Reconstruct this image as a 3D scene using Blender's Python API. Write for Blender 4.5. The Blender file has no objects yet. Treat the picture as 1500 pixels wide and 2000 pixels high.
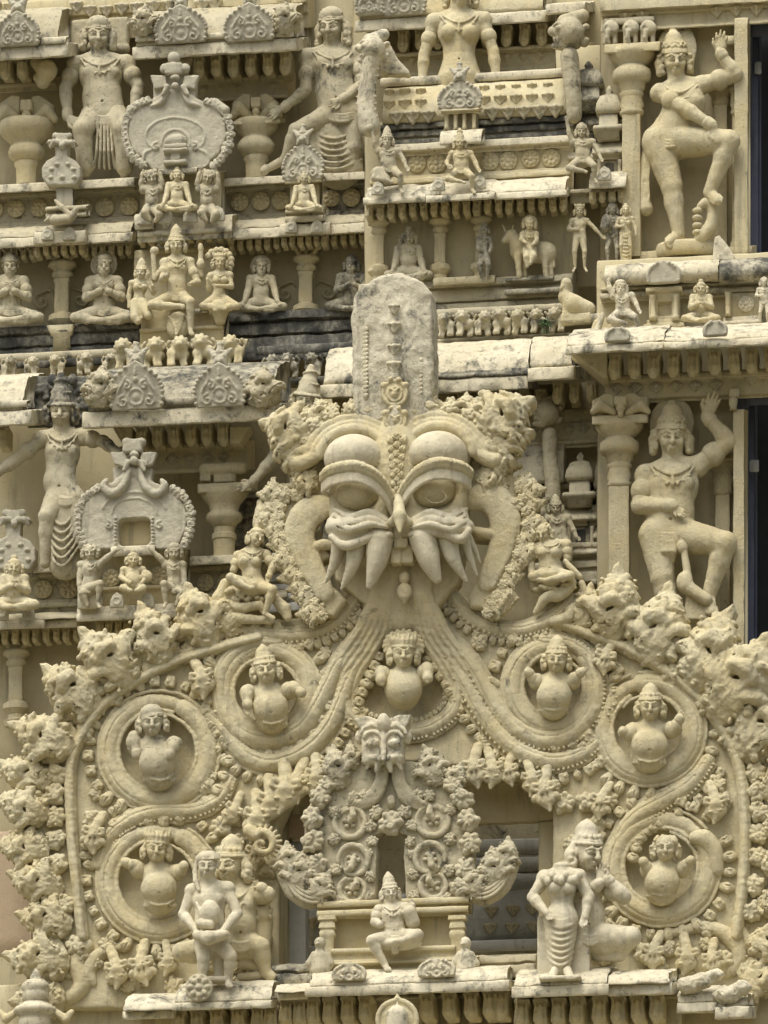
import bpy, math, random
import numpy as np
random.seed(7); RNG = np.random.default_rng(7)
PX = .004                      # metres per photo pixel on the plane Y = 0
CD, CA, TE, CZ = 45., math.radians(8.5), .30, 1.6
SA, CO = math.sin(CA), math.cos(CA)
CAM = np.array([CD*SA, -CD*CO, CZ])
scene = bpy.context.scene
COL = scene.collection

def P(px, py, Y=0.):
    """the point at depth Y (metres behind the arch's front plane) seen at px, py"""
    dx = (px-750)*PX; dz = TE*CD+(1000-py)*PX
    d = np.array([-SA*CD+CO*dx, CO*CD+SA*dx, dz])
    return CAM+d*((Y-CAM[1])/d[1])

# ---------------------------------------------------------------- noise
_TAB = RNG.random((32, 32, 32, 3)).astype(np.float32)*2-1
def noise3(V):
    i = np.floor(V).astype(np.int64); f = (V-i).astype(np.float32); f = f*f*(3-2*f); i &= 31; j = (i+1) & 31
    r = 0
    for a, ax in ((0, i[:, 0]), (1, j[:, 0])):
        wa = f[:, 0] if a else 1-f[:, 0]
        for b, by in ((0, i[:, 1]), (1, j[:, 1])):
            wb = f[:, 1] if b else 1-f[:, 1]
            for c, cz in ((0, i[:, 2]), (1, j[:, 2])):
                wc = f[:, 2] if c else 1-f[:, 2]
                r = r+_TAB[ax, by, cz]*(wa*wb*wc)[:, None]
    return r
def wobble(V, amp=1.2, size=14):
    """hand-made unevenness: amp and size in photo pixels"""
    if amp <= 0 or len(V) == 0: return V
    s = size*PX
    return V+noise3(V/s)*(amp*PX)+noise3(V/(s*.37)+9.3)*(amp*.4*PX)

# ---------------------------------------------------------------- meshes
class M:
    """vertices + faces (tris/quads/ngons) gathered before they become one mesh"""
    def __init__(s): s.V = []; s.F = []; s.n = 0
    def add(s, V, F):
        V = np.asarray(V, float)
        s.V.append(V); s.F.append((F, s.n)); s.n += len(V); return s
    def addm(s, m, R=None, t=None, sc=1.):
        V, F = m
        W = V*sc
        if R is not None: W = W@np.asarray(R).T
        if t is not None: W = W+np.asarray(t)
        return s.add(W, F)
    def arrays(s):
        V = np.concatenate(s.V) if s.V else np.zeros((0, 3))
        loops, starts, k = [], [], 0
        for F, o in s.F:
            if isinstance(F, np.ndarray):
                loops.append((F+o).ravel()); starts.append(k+np.arange(len(F))*F.shape[1]); k += F.size
            else:
                for f in F: loops.append(np.array(f)+o); starts.append(np.array([k])); k += len(f)
        return V, np.concatenate(loops).astype(np.int32), np.concatenate(starts).astype(np.int32)
    def mesh(s, name, mat, smooth=True, wob=0, size=14, origin=None):
        V, L, S = s.arrays()
        V = wobble(V, wob, size)
        if origin is not None: V = V-np.asarray(origin)
        me = bpy.data.meshes.new(name)
        me.vertices.add(len(V)); me.vertices.foreach_set('co', V.astype(np.float32).ravel())
        me.loops.add(len(L)); me.loops.foreach_set('vertex_index', L)
        me.polygons.add(len(S)); me.polygons.foreach_set('loop_start', S)
        me.update(calc_edges=True)
        me.polygons.foreach_set('use_smooth', np.full(len(S), bool(smooth)))
        if mat: me.materials.append(mat)
        return me

LABELS = {}
def tag(o, label, cat, group=None, kind=None):
    if label: o['label'] = label
    if cat: o['category'] = cat
    if group: o['group'] = group
    if kind: o['kind'] = kind
    if label: LABELS.setdefault(label, []).append(o.name)
    return o
def thing(name, label, cat, loc=(0, 0, 0), group=None):
    o = bpy.data.objects.new(name, None); COL.objects.link(o); o.empty_display_size = .1
    o.location = [float(v) for v in loc]
    return tag(o, label, cat, group)
def obj(name, m, mat, parent=None, smooth=True, wob=0, size=14, sharp=None):
    org = np.array(parent_loc(parent)) if parent else np.zeros(3)
    me = m.mesh(name, mat, smooth, wob, size, org)
    if sharp:
        try: me.set_sharp_from_angle(angle=math.radians(sharp))
        except Exception: pass
    o = bpy.data.objects.new(name, me); COL.objects.link(o)
    if parent: o.parent = parent
    return o
def parent_loc(p):
    l = np.array(p.location)
    while p.parent: p = p.parent; l = l+np.array(p.location)
    return l
def inst(name, me, parent, loc, R=None, sc=1.):
    from mathutils import Matrix
    o = bpy.data.objects.new(name, me); COL.objects.link(o)
    if parent: o.parent = parent; loc = np.array(loc)-parent_loc(parent)
    m = Matrix.Identity(4)
    R = np.eye(3) if R is None else R
    for i in range(3):
        for j in range(3): m[i][j] = float(R[i][j])*(sc if np.isscalar(sc) else sc[j])
        m[i][3] = float(loc[i])
    o.matrix_local = m
    return o
def rotY(a):
    """turn in the facade plane, degrees, clockwise as the photo shows it"""
    a = math.radians(a); c, s = math.cos(a), math.sin(a)
    return np.array([[c, 0, s], [0, 1, 0], [-s, 0, c]])
def rotZ(a):
    a = math.radians(a); c, s = math.cos(a), math.sin(a)
    return np.array([[c, -s, 0], [s, c, 0], [0, 0, 1]])
def rotX(a):
    a = math.radians(a); c, s = math.cos(a), math.sin(a)
    return np.array([[1, 0, 0], [0, c, -s], [0, s, c]])

# ---------------------------------------------------------------- carving (distance fields)
def nets(F, o, v):
    S = F < 0
    c = np.zeros(np.array(F.shape)-1, np.int8)
    for a in (0, 1):
        for b in (0, 1):
            for d in (0, 1): c += S[a:S.shape[0]-1+a, b:S.shape[1]-1+b, d:S.shape[2]-1+d]
    act = (c > 0) & (c < 8)
    idx = np.full(c.shape, -1, np.int32)
    ijk = np.argwhere(act); n = len(ijk)
    if n == 0: return np.zeros((0, 3)), np.zeros((0, 4), np.int32)
    idx[act] = np.arange(n)
    pos = np.zeros((n, 3), np.float32); cnt = np.zeros(n, np.float32)
    for ax in range(3):
        e = np.eye(3, dtype=int)[ax]; oth = [q for q in range(3) if q != ax]
        for a in (0, 1):
            for b in (0, 1):
                cc = np.zeros(3, int); cc[oth[0]] = a; cc[oth[1]] = b
                p0 = ijk+cc; p1 = p0+e
                f0 = F[p0[:, 0], p0[:, 1], p0[:, 2]]; f1 = F[p1[:, 0], p1[:, 1], p1[:, 2]]
                m = (f0 < 0) != (f1 < 0)
                t = f0[m]/(f0[m]-f1[m])
                q = np.repeat(cc[None].astype(np.float32), m.sum(), 0); q[:, ax] += t
                pos[m] += q; cnt[m] += 1
    V = (ijk+pos/cnt[:, None])*v+o
    quads = []
    for ax in range(3):
        a, b = [(1, 2), (2, 0), (0, 1)][ax]
        s0 = np.take(S, range(0, S.shape[ax]-1), ax); s1 = np.take(S, range(1, S.shape[ax]), ax)
        ed = np.argwhere(s0 != s1)
        k = (ed[:, a] > 0) & (ed[:, b] > 0) & (ed[:, a] < c.shape[a]) & (ed[:, b] < c.shape[b])
        ed = ed[k]
        ins = S[ed[:, 0], ed[:, 1], ed[:, 2]]
        da = np.eye(3, dtype=int)[a]; db = np.eye(3, dtype=int)[b]
        g = lambda q: idx[q[:, 0], q[:, 1], q[:, 2]]
        Q = np.stack([g(ed-da-db), g(ed-db), g(ed), g(ed-da)], 1)
        Q[~ins] = Q[~ins][:, ::-1]
        quads.append(Q)
    Q = np.concatenate(quads)
    return V, Q[(Q >= 0).all(1)]

class Sc:
    """A sculpture: rounded solids blended on a voxel grid. Points are (px, py, d):
    photo pixels and d pixels towards the viewer from the plane Y; local=True uses plain local axes."""
    def __init__(s, Y=0., vox=2., local=False):
        s.Y = Y; s.v = vox*PX; s.local = local; s.ops = []
    def p(s, q):
        x, y = q[0], q[1]; d = q[2] if len(q) > 2 else 0
        if s.local: return np.array([x*PX, -d*PX, -y*PX])
        return P(x, y, s.Y-d*PX)
    def _op(s, lo, hi, fn, k, mode): s.ops.append((np.asarray(lo), np.asarray(hi), fn, k*PX, mode)); return s
    def cap(s, a, b, ra, rb=None, k=3, mode='u', fl=1.):
        """tapered limb; fl < 1 flattens it front to back"""
        rb = ra if rb is None else rb
        A, B = s.p(a), s.p(b); ra *= PX; rb *= PX; r = max(ra, rb)
        bx = B-A; bx[1] /= fl; L2 = max(float(bx@bx), 1e-12)
        def fn(X, Y, Z):
            x = X-A[0]; y = (Y-A[1])/fl; z = Z-A[2]
            t = np.clip((x*bx[0]+y*bx[1]+z*bx[2])/L2, 0, 1)
            return (np.sqrt((x-t*bx[0])**2+(y-t*bx[1])**2+(z-t*bx[2])**2)-(ra+(rb-ra)*t))*min(1, fl*1.2 if fl < 1 else 1)
        return s._op(np.minimum(A, B)-r, np.maximum(A, B)+r, fn, k, mode)
    def ell(s, c, r, R=None, k=3, mode='u', rot=0):
        """ellipsoid: r = (across, up, depth) in pixels"""
        C = s.p(c); rr = np.array([r[0], r[2], r[1]])*PX
        R = rotY(rot) if R is None else R
        e = np.sqrt(((R*rr[None, :])**2).sum(1))
        def fn(X, Y, Z):
            x, y, z = X-C[0], Y-C[1], Z-C[2]
            u = [(R[0][i]*x+R[1][i]*y+R[2][i]*z) for i in range(3)]
            k0 = np.sqrt((u[0]/rr[0])**2+(u[1]/rr[1])**2+(u[2]/rr[2])**2)
            k1 = np.sqrt((u[0]/rr[0]**2)**2+(u[1]/rr[1]**2)**2+(u[2]/rr[2]**2)**2)+1e-9
            return k0*(k0-1)/k1
        return s._op(C-e, C+e, fn, k, mode)
    def box(s, c, h, rd=2, R=None, k=0, mode='u', rot=0, taper=0):
        """rounded box, half sizes h = (across, up, depth); taper narrows the top"""
        C = s.p(c); H = np.array([h[0], h[2], h[1]])*PX; rd *= PX
        R = rotY(rot) if R is None else R
        e = np.sqrt(((R*H[None, :])**2).sum(1))*1.2+abs(taper)*H[0]
        def fn(X, Y, Z):
            x, y, z = X-C[0], Y-C[1], Z-C[2]
            u = [(R[0][i]*x+R[1][i]*y+R[2][i]*z) for i in range(3)]
            hx = H[0]
            if taper: hx = H[0]*(1-taper*np.clip(u[2]/H[2], -1, 1))
            q0, q1, q2 = abs(u[0])-hx+rd, abs(u[1])-H[1]+rd, abs(u[2])-H[2]+rd
            return np.sqrt(np.maximum(q0, 0)**2+np.maximum(q1, 0)**2+np.maximum(q2, 0)**2)+np.minimum(np.maximum(np.maximum(q0, q1), q2), 0)-rd
        return s._op(C-e, C+e, fn, k, mode)
    def poly(s, pts, d0, d1, rd=2, k=0, mode='u'):
        """flat plate with the outline pts (pixels), from depth d0 to d1"""
        W = np.array([s.p((x, y, (d0+d1)/2)) for x, y in pts]); y0 = s.p((pts[0][0], pts[0][1], d0))[1]; y1 = s.p((pts[0][0], pts[0][1], d1))[1]
        ym, hy = (y0+y1)/2, abs(y1-y0)/2; Q = W[:, [0, 2]]; rd *= PX
        def fn(X, Y, Z):
            X2, Z2 = X[:, 0, :], Z[:, 0, :]
            X2, Z2 = np.broadcast_arrays(X2, Z2)
            dm = np.full(X2.shape, 1e9); ins = np.zeros(X2.shape, bool)
            n = len(Q)
            for i in range(n):
                a, b = Q[i], Q[(i+1) % n]; e = b-a; L = max(e@e, 1e-12)
                t = np.clip(((X2-a[0])*e[0]+(Z2-a[1])*e[1])/L, 0, 1)
                dm = np.minimum(dm, (X2-a[0]-t*e[0])**2+(Z2-a[1]-t*e[1])**2)
                cr = ((a[1] > Z2) != (b[1] > Z2))
                with np.errstate(divide='ignore', invalid='ignore'):
                    ins ^= cr & (X2 < (b[0]-a[0])*(Z2-a[1])/(b[1]-a[1]+1e-15)+a[0])
            d2 = np.where(ins, -np.sqrt(dm), np.sqrt(dm))[:, None, :]
            q0 = d2+rd; q1 = abs(Y-ym)-hy+rd
            return np.sqrt(np.maximum(q0, 0)**2+np.maximum(q1, 0)**2)+np.minimum(np.maximum(q0, q1), 0)-rd
        lo = np.array([Q[:, 0].min(), ym-hy, Q[:, 1].min()]); hi = np.array([Q[:, 0].max(), ym+hy, Q[:, 1].max()])
        return s._op(lo, hi, fn, k, mode)
    def tube(s, pts, r, k=1, mode='u', fl=1.):
        n = len(pts)
        rs = r if hasattr(r, '__len__') else [r]*n
        if len(rs) != n: rs = np.interp(np.linspace(0, 1, n), np.linspace(0, 1, len(rs)), rs)
        for i in range(n-1): s.cap(pts[i], pts[i+1], rs[i], rs[i+1], k, mode, fl)
        return s
    def arc(s, c, R, a0, a1, r, n=14, k=1, mode='u', d=0, sy=1., fl=1.):
        """arc in the picture plane; degrees, 0 = right, 90 = up"""
        pts = []
        for i in range(n+1):
            a = math.radians(a0+(a1-a0)*i/n); Ri = R[0]+(R[1]-R[0])*i/n if hasattr(R, '__len__') else R
            pts.append((c[0]+Ri*math.cos(a), c[1]-Ri*math.sin(a)*sy, (c[2] if len(c) > 2 else 0)+d))
        return s.tube(pts, r, k, mode, fl)
    def build(s, wob=0., size=10):
        lo = np.min([o[0] for o in s.ops if o[4] == 'u'], 0)-3*s.v; hi = np.max([o[1] for o in s.ops if o[4] == 'u'], 0)+3*s.v
        lo = np.floor(lo/s.v)*s.v
        n = np.ceil((hi-lo)/s.v).astype(int)+1
        G = np.full(n, 1., np.float32)
        ax = [(lo[i]+np.arange(n[i])*s.v).astype(np.float32) for i in range(3)]
        for a, b, fn, k, mode in s.ops:
            m = k+2.5*s.v
            i0 = np.clip(np.floor((a-m-lo)/s.v).astype(int), 0, n); i1 = np.clip(np.ceil((b+m-lo)/s.v).astype(int)+1, 0, n)
            if (i1 <= i0).any(): continue
            sl = tuple(slice(i0[q], i1[q]) for q in range(3))
            d = fn(ax[0][sl[0]][:, None, None], ax[1][sl[1]][None, :, None], ax[2][sl[2]][None, None, :]).astype(np.float32)
            g = G[sl]
            if mode == 'u':
                if k > 0:
                    h = np.clip(.5+.5*(g-d)/k, 0, 1); G[sl] = g*(1-h)+d*h-k*h*(1-h)
                else: G[sl] = np.minimum(g, d)
            else:
                if k > 0:
                    G[sl] = -(np.minimum(-g, d)-np.maximum(k-abs(-g-d), 0)**2/(4*k))
                else: G[sl] = np.maximum(g, -d)
        V, F = nets(G, lo, s.v)
        if wob: V = wobble(V, wob, size)
        return V, F
    def obj(s, name, mat, parent=None, wob=.5, size=10):
        V, F = s.build(wob, size)
        return obj(name, M().add(V, F), mat, parent)

# ---------------------------------------------------------------- turned and run mouldings
def mould(x0, x1, prof, Y, back=40, step=12, ch=2., wob=.9, m=None, size=16):
    """A moulding run along the facade from px x0 to x1; prof = [(d, py), ...] top to bottom"""
    m = m or M(); xc = (x0+x1)/2
    pr = [(-back, prof[0][1])]+list(prof)+[(-back, prof[-1][1])]
    # chamfer sharp corners a little
    W = [P(xc, py, Y-d*PX)[1:] for d, py in pr]; W = np.array(W)
    Q = []
    for i, w in enumerate(W):
        if 0 < i < len(W)-1:
            a, b = W[i-1]-w, W[i+1]-w; la, lb = np.linalg.norm(a), np.linalg.norm(b)
            c = min(ch*PX, la*.33, lb*.33)
            if la > 1e-6 and lb > 1e-6 and c > 1e-5: Q += [w+a/la*c, w+b/lb*c]; continue
        Q.append(w)
    # subdivide tall faces
    Q2 = [Q[0]]
    for a, b in zip(Q, Q[1:]):
        n = max(1, int(np.linalg.norm(b-a)/(step*1.3*PX)))
        for i in range(1, n+1): Q2.append(a+(b-a)*i/n)
    Q = np.array(Q2); k = len(Q)
    ym = Q[:, 0].min(); X0 = P(x0, prof[0][1], ym)[0]; X1 = P(x1, prof[0][1], ym)[0]
    n = max(2, int((X1-X0)/(step*PX)))
    cen = Q.mean(0); c = ch*PX
    xs = [X0]+list(np.linspace(X0+c, X1-c, n))+[X1]
    V = []
    for i, x in enumerate(xs):
        q = Q
        if i in (0, len(xs)-1):
            dlt = Q-cen; q = cen+dlt*(1-c/np.maximum(np.linalg.norm(dlt, axis=1, keepdims=True), c*3))
        V.append(np.column_stack([np.full(k, x), q]))
    nr = len(xs); V = np.concatenate(V)
    I = np.arange(nr-1)[:, None]*k; J = np.arange(k)[None]; J2 = (J+1) % k
    F = np.stack([(I+J), (I+k+J), (I+k+J2), (I+J2)], -1).reshape(-1, 4)[:, ::-1]
    fan = [[(nr-1)*k+j for j in range(k)][::-1], [j for j in range(k)]]
    m.add(wobble(V, wob, size), F); m.add(np.zeros((0, 3)), []); 
    m.F.append((fan, m.n-len(V)))
    return m
def slab(x0, y0, x1, y1, Y, back=60, m=None, wob=.8, ch=2.5, step=14):
    return mould(x0, x1, [(0, y0), (0, y1)], Y, back, step, ch, wob, m)
def rbox(x0, y0, x1, y1, Y, back=40, m=None, wob=.7, ch=2): return slab(x0, y0, x1, y1, Y, back, m, wob, ch)
def lathe(px, prof, Y, seg=20, kind='round', m=None, wob=.6, sx=1., sd=1., dx=0):
    """turned post: prof = [(py, r), ...] top to bottom, pixels"""
    m = m or M(); rings = []
    if kind == 'round': T = np.linspace(0, 2*np.pi, seg, endpoint=False); sh = np.column_stack([np.cos(T), np.sin(T)])
    else:
        nn = 4 if kind == 'square' else 8; pts = []
        off = math.pi/nn; Rr = 1/math.cos(off)
        for i in range(nn):
            a0 = off+i*2*math.pi/nn; a1 = off+(i+1)*2*math.pi/nn
            p0 = np.array([math.cos(a0), math.sin(a0)])*Rr; p1 = np.array([math.cos(a1), math.sin(a1)])*Rr
            for t in ((.06, .35, .65, .94) if nn == 4 else (.1, .9)): pts.append(p0+(p1-p0)*t)
        sh = np.array(pts)
    k = len(sh)
    pr = []
    for i, (py, r) in enumerate(prof):
        if pr and abs(py-pr[-1][0]) > 24:
            n = int(abs(py-pr[-1][0])/16); a = pr[-1]
            for j in range(1, n): pr.append((a[0]+(py-a[0])*j/n, a[1]+(r-a[1])*j/n))
        pr.append((py, r))
    V = []
    for py, r in pr:
        c = P(px, py, Y); V.append(np.column_stack([c[0]+sh[:, 0]*r*PX*sx, c[1]+sh[:, 1]*r*PX*sd, np.full(k, c[2])]))
    nr = len(pr); V = np.concatenate(V)
    I = np.arange(nr-1)[:, None]*k; J = np.arange(k)[None]; J2 = (J+1) % k
    F = np.stack([I+J, I+k+J, I+k+J2, I+J2], -1).reshape(-1, 4)
    o = m.n
    m.add(wobble(V, wob, 14), F); m.F.append(([list(range(k))[::-1] if 0 else list(range(k)), [(nr-1)*k+j for j in range(k)][::-1]], o))
    return m
# ---------------------------------------------------------------- weathered lime plaster
def plaster(name, base=(.625, .56, .365), alt=(.57, .485, .28), grey=(.38, .355, .265), lich=.0, speck=.5, greyamt=.35, bump=.35, white=.3, streak=.42):
    m = bpy.data.materials.new(name); m.use_nodes = True
    nt = m.node_tree; N = nt.nodes; L = nt.links
    bs = N['Principled BSDF']; bs.inputs['Roughness'].default_value = .9
    bs.inputs['Specular IOR Level'].default_value = .25
    geo = N.new('ShaderNodeNewGeometry')
    def tex(scale, detail=5, rough=.6, sc=None, dist=0):
        t = N.new('ShaderNodeTexNoise'); t.inputs['Scale'].default_value = scale; t.inputs['Detail'].default_value = detail
        t.inputs['Roughness'].default_value = rough; t.inputs['Distortion'].default_value = dist
        if sc:
            mp = N.new('ShaderNodeMapping'); mp.inputs['Scale'].default_value = sc
            L.new(geo.outputs['Position'], mp.inputs['Vector']); L.new(mp.outputs[0], t.inputs['Vector'])
        else: L.new(geo.outputs['Position'], t.inputs['Vector'])
        return t.outputs['Fac']
    def ramp(f, a, b, va=0., vb=1.):
        r = N.new('ShaderNodeMapRange'); r.inputs['From Min'].default_value = a; r.inputs['From Max'].default_value = b
        r.inputs['To Min'].default_value = va; r.inputs['To Max'].default_value = vb
        L.new(f, r.inputs['Value']); return r.outputs[0]
    def mul(a, b):
        q = N.new('ShaderNodeMath'); q.operation = 'MULTIPLY'
        for i, v in enumerate((a, b)):
            if isinstance(v, float): q.inputs[i].default_value = v
            else: L.new(v, q.inputs[i])
        return q.outputs[0]
    def mix(f, a, b):
        q = N.new('ShaderNodeMix'); q.data_type = 'RGBA'
        if isinstance(f, float): q.inputs[0].default_value = f
        else: L.new(f, q.inputs[0])
        for i, v in ((6, a), (7, b)):
            if isinstance(v, tuple): q.inputs[i].default_value = (*v, 1)
            else: L.new(v, q.inputs[i])
        return q.outputs[2]
    c = mix(ramp(tex(3.1, 6), .38, .62), base, alt)                                   # broad cream/ochre drift
    c = mix(mul(ramp(tex(9, 6, .7, (1, 1, .55)), .44, .66), greyamt), c, grey)            # grey weathering, drawn down by rain
    c = mix(mul(ramp(tex(14, 7, .75), .55, .75), white), c, (.66, .62, .50))             # bleached, worn whitewash
    c = mix(mul(ramp(tex(38, 4, .7), .60, .74), .45), c, (.33, .27, .15))                # brown water marks
    c = mix(mul(ramp(tex(6.5, 6, .65, (1.7, 1.7, .2)), .56, .70), streak), c, (.17, .16, .125))                # rain streaks
    if lich > 0:
        t = ramp(tex(5.5, 8, .72, (1, 1, .8), .4), .66-.30*lich, .76-.22*lich)
        c = mix(mul(t, .92), c, (.045, .047, .043))
        t = ramp(tex(22, 6, .8), .64-.2*lich, .72-.14*lich); c = mix(mul(t, .75), c, (.07, .07, .06))
    t = ramp(tex(55, 3, .6), .725-.05*speck, .77-.05*speck); c = mix(mul(t, .8), c, (.05, .048, .042))   # mould specks
    t = ramp(tex(17, 8, .8), .70-.05*speck, .76-.05*speck); c = mix(mul(t, .6), c, (.10, .095, .08))
    L.new(c, bs.inputs['Base Color'])
    b = N.new('ShaderNodeBump'); b.inputs['Strength'].default_value = bump; b.inputs['Distance'].default_value = .018
    ad = N.new('ShaderNodeMath'); ad.operation = 'ADD'
    L.new(tex(70, 6, .7), ad.inputs[0]); L.new(mul(tex(22, 5, .6), .8), ad.inputs[1])
    L.new(ad.outputs[0], b.inputs['Height']); L.new(b.outputs[0], bs.inputs['Normal'])
    return m
CREAM = plaster('cream plaster', lich=.12, bump=.55, greyamt=.42, speck=.7)
CROWNM = plaster('bleached stained plaster', base=(.66, .61, .46), alt=(.59, .535, .385), greyamt=.38, lich=.40, speck=1.2, white=.6, bump=.7)
WALLM = plaster('wall plaster', base=(.565, .50, .32), alt=(.515, .445, .265), lich=.08, speck=.2, greyamt=.3, bump=.2, white=.12)
OCHRE = plaster('ochre cream plaster', base=(.58, .515, .335), alt=(.54, .46, .26), greyamt=.15, white=.25, speck=.4)
STONE = plaster('greyed plaster', base=(.53, .48, .335), alt=(.47, .415, .27), greyamt=.55, lich=.34, speck=.6)
PALE = plaster('bleached plaster', base=(.68, .625, .46), alt=(.61, .545, .38), greyamt=.42, lich=.44, speck=.8, white=.6)
CLEAN = plaster('pale clean plaster', base=(.66, .605, .445), alt=(.60, .535, .37), greyamt=.38, lich=.12, speck=.7, white=.5)
MOSSY = plaster('blackened plaster', base=(.50, .46, .34), alt=(.42, .38, .27), greyamt=.6, lich=.72, speck=.9)
BLACK = plaster('lichen-black and niche-shade plaster', base=(.34, .32, .25), alt=(.26, .25, .20), greyamt=.8, lich=.95, speck=.9, white=.12)  # lichen growth; also paints the niche shade on the miniature shrines
GREYED = plaster('blue-grey cement', base=(.52, .52, .47), alt=(.45, .45, .40), grey=(.36, .36, .33), greyamt=.4, lich=.15, white=.15)
CEMENT = plaster('unpainted cement', base=(.53, .495, .375), alt=(.48, .44, .33), grey=(.36, .34, .27), greyamt=.4, lich=.10, speck=.6, bump=.5)
def flat(name, col, rough=.7):
    m = bpy.data.materials.new(name); m.use_nodes = True; b = m.node_tree.nodes['Principled BSDF']; nt = m.node_tree
    t = nt.nodes.new('ShaderNodeTexNoise'); t.inputs['Scale'].default_value = 12; r = nt.nodes.new('ShaderNodeMix'); r.data_type = 'RGBA'
    g = nt.nodes.new('ShaderNodeNewGeometry'); nt.links.new(g.outputs['Position'], t.inputs['Vector'])
    nt.links.new(t.outputs['Fac'], r.inputs[0]); r.inputs[6].default_value = (*[c*.7 for c in col], 1); r.inputs[7].default_value = (*[c*1.2 for c in col], 1)
    nt.links.new(r.outputs[2], b.inputs['Base Color']); b.inputs['Roughness'].default_value = rough
    return m
DARKBLUE = flat('dark blue paint', (.10, .11, .15), .5)
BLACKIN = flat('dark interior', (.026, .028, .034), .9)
GROUNDM = flat('dull ground', (.16, .145, .10), .95)
PINK = plaster('bare pinkish render', base=(.50, .39, .27), alt=(.45, .35, .23), greyamt=.15, white=.1, speck=.2)
LEAFG = flat('green leaf', (.06, .11, .035), .6)

# ---------------------------------------------------------------- camera and daylight
cam = bpy.data.cameras.new('camera'); co = bpy.data.objects.new('camera', cam); COL.objects.link(co)
cam.sensor_width = 36; cam.lens = 36*CD/8.; cam.shift_y = TE*CD/8.; cam.clip_end = 500; cam.clip_start = 1
co.location = CAM; co.rotation_euler = (math.pi/2, 0, CA); scene.camera = co
w = bpy.data.worlds.new('World'); scene.world = w; w.use_nodes = True
SUN_EL, SUN_AZ = math.radians(64), math.radians(-28)       # high, in front of the facade, a little from the left
sky = w.node_tree.nodes.new('ShaderNodeTexSky'); sky.sky_type = 'NISHITA'; sky.sun_disc = False
sky.sun_elevation = SUN_EL; sky.sun_rotation = math.pi-SUN_AZ; sky.air_density = 1.0; sky.dust_density = 6.0; sky.ozone_density = 1.0
hs = w.node_tree.nodes.new('ShaderNodeHueSaturation'); hs.inputs['Saturation'].default_value = .35      # white overcast
w.node_tree.links.new(sky.outputs[0], hs.inputs['Color']); w.node_tree.links.new(hs.outputs[0], w.node_tree.nodes['Background'].inputs[0]); w.node_tree.nodes['Background'].inputs[1].default_value = .10
sl = bpy.data.lights.new('sun', 'SUN'); sl.energy = 1.45; sl.angle = math.radians(38); sl.color = (1, .95, .84)
so = bpy.data.objects.new('sun', sl); COL.objects.link(so)
from mathutils import Vector
sdir = Vector((math.sin(SUN_AZ)*math.cos(SUN_EL), -math.cos(SUN_AZ)*math.cos(SUN_EL), math.sin(SUN_EL)))
so.rotation_euler = sdir.to_track_quat('Z', 'Y').to_euler(); so.location = sdir*30
scene.view_settings.view_transform = 'Standard'; scene.view_settings.look = 'None'; scene.view_settings.gamma = 1
scene.view_settings.exposure = .69
def smooth(pts, n=6):
    p = np.array([list(q)+[0]*(3-len(q)) for q in pts], float); p = np.vstack([2*p[0]-p[1], p, 2*p[-1]-p[-2]]); o = []
    for i in range(1, len(p)-2):
        for t in np.linspace(0, 1, n, endpoint=False):
            a, b, c, d = p[i-1:i+3]
            o.append(tuple(.5*((2*b)+(-a+c)*t+(2*a-5*b+4*c-d)*t*t+(-a+3*b-3*c+d)*t**3)))
    o.append(tuple(p[-2])); return o
# ---------------------------------------------------------------- carved ornaments, modelled once in local pixels and copied
def L(vox=2.): return Sc(0, vox, True)
def tmesh(name, sc, mat, wob=.5):
    V, F = sc.build(wob); return M().add(V, F).mesh(name, mat)
TONGUE = L(1.8); TONGUE.box((0, 12, -26), (10, 19, 26), 3); TONGUE.box((0, -2, -12), (11, 4, 18), 2).cap((0, 6, 0), (0, 26, 4), 8, 10, 4, fl=.8).cap((0, 26, 4), (0, 33, 2), 9, 6, 4, fl=.7).cap((0, 6, 9), (0, 12, 11), 3.5, 4, 1)
TONGUE.cap((0, 17, 11), (0, 25, 12), 4.5, 6, 1).cap((-6, 2, 8), (-8, 24, 8), 2, 2.5, 1).cap((6, 2, 8), (8, 24, 8), 2, 2.5, 1)
TONGUE_A = TONGUE.build(1.)
t = L(1.5)
t.ell((0, 0, 0), (15, 15, 5), k=1)
for q in range(8): t.ell((9.5*math.cos(q*math.pi/4), 9.5*math.sin(q*math.pi/4), 3.5), (4.6, 3.4, 4.5), rot=q*45, k=.8)
t.ell((0, 0, 5), (4, 4, 4), k=.5); t.arc((0, 0, 3), 14.2, 0, 360, 1.8, 18)
ROSE_A = t.build(.5)
t = L(1.5); t.poly([(0, -15), (15, 0), (0, 15), (-15, 0)], -3, 3, 2); t.poly([(0, -9), (9, 0), (0, 9), (-9, 0)], 2, 7, 2); t.ell((0, 0, 7), (3.5, 3.5, 3))
DIAM_A = t.build(.5)
t = L(1.4); t.box((0, -4, 1), (12, 2.5, 6), 1.5); t.poly([(-12, -3), (12, -3), (1.5, 12), (-1.5, 12)], -4, 4, 1.5, 1); t.cap((0, -3, 8), (0, 9, 3), 3.5, 1, 3)
STUD_A = t.build(.4)
# small rounded antefix and the pearl-like drop
t = L(1.6); t.poly([(-13, 0), (-14, -14), (-9, -24), (0, -30), (9, -24), (14, -14), (13, 0)], -3, 4, 3); t.arc((0, -13, 4), 7, 0, 360, 1.6, 12)
ANTE_A = t.build(.8)

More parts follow.
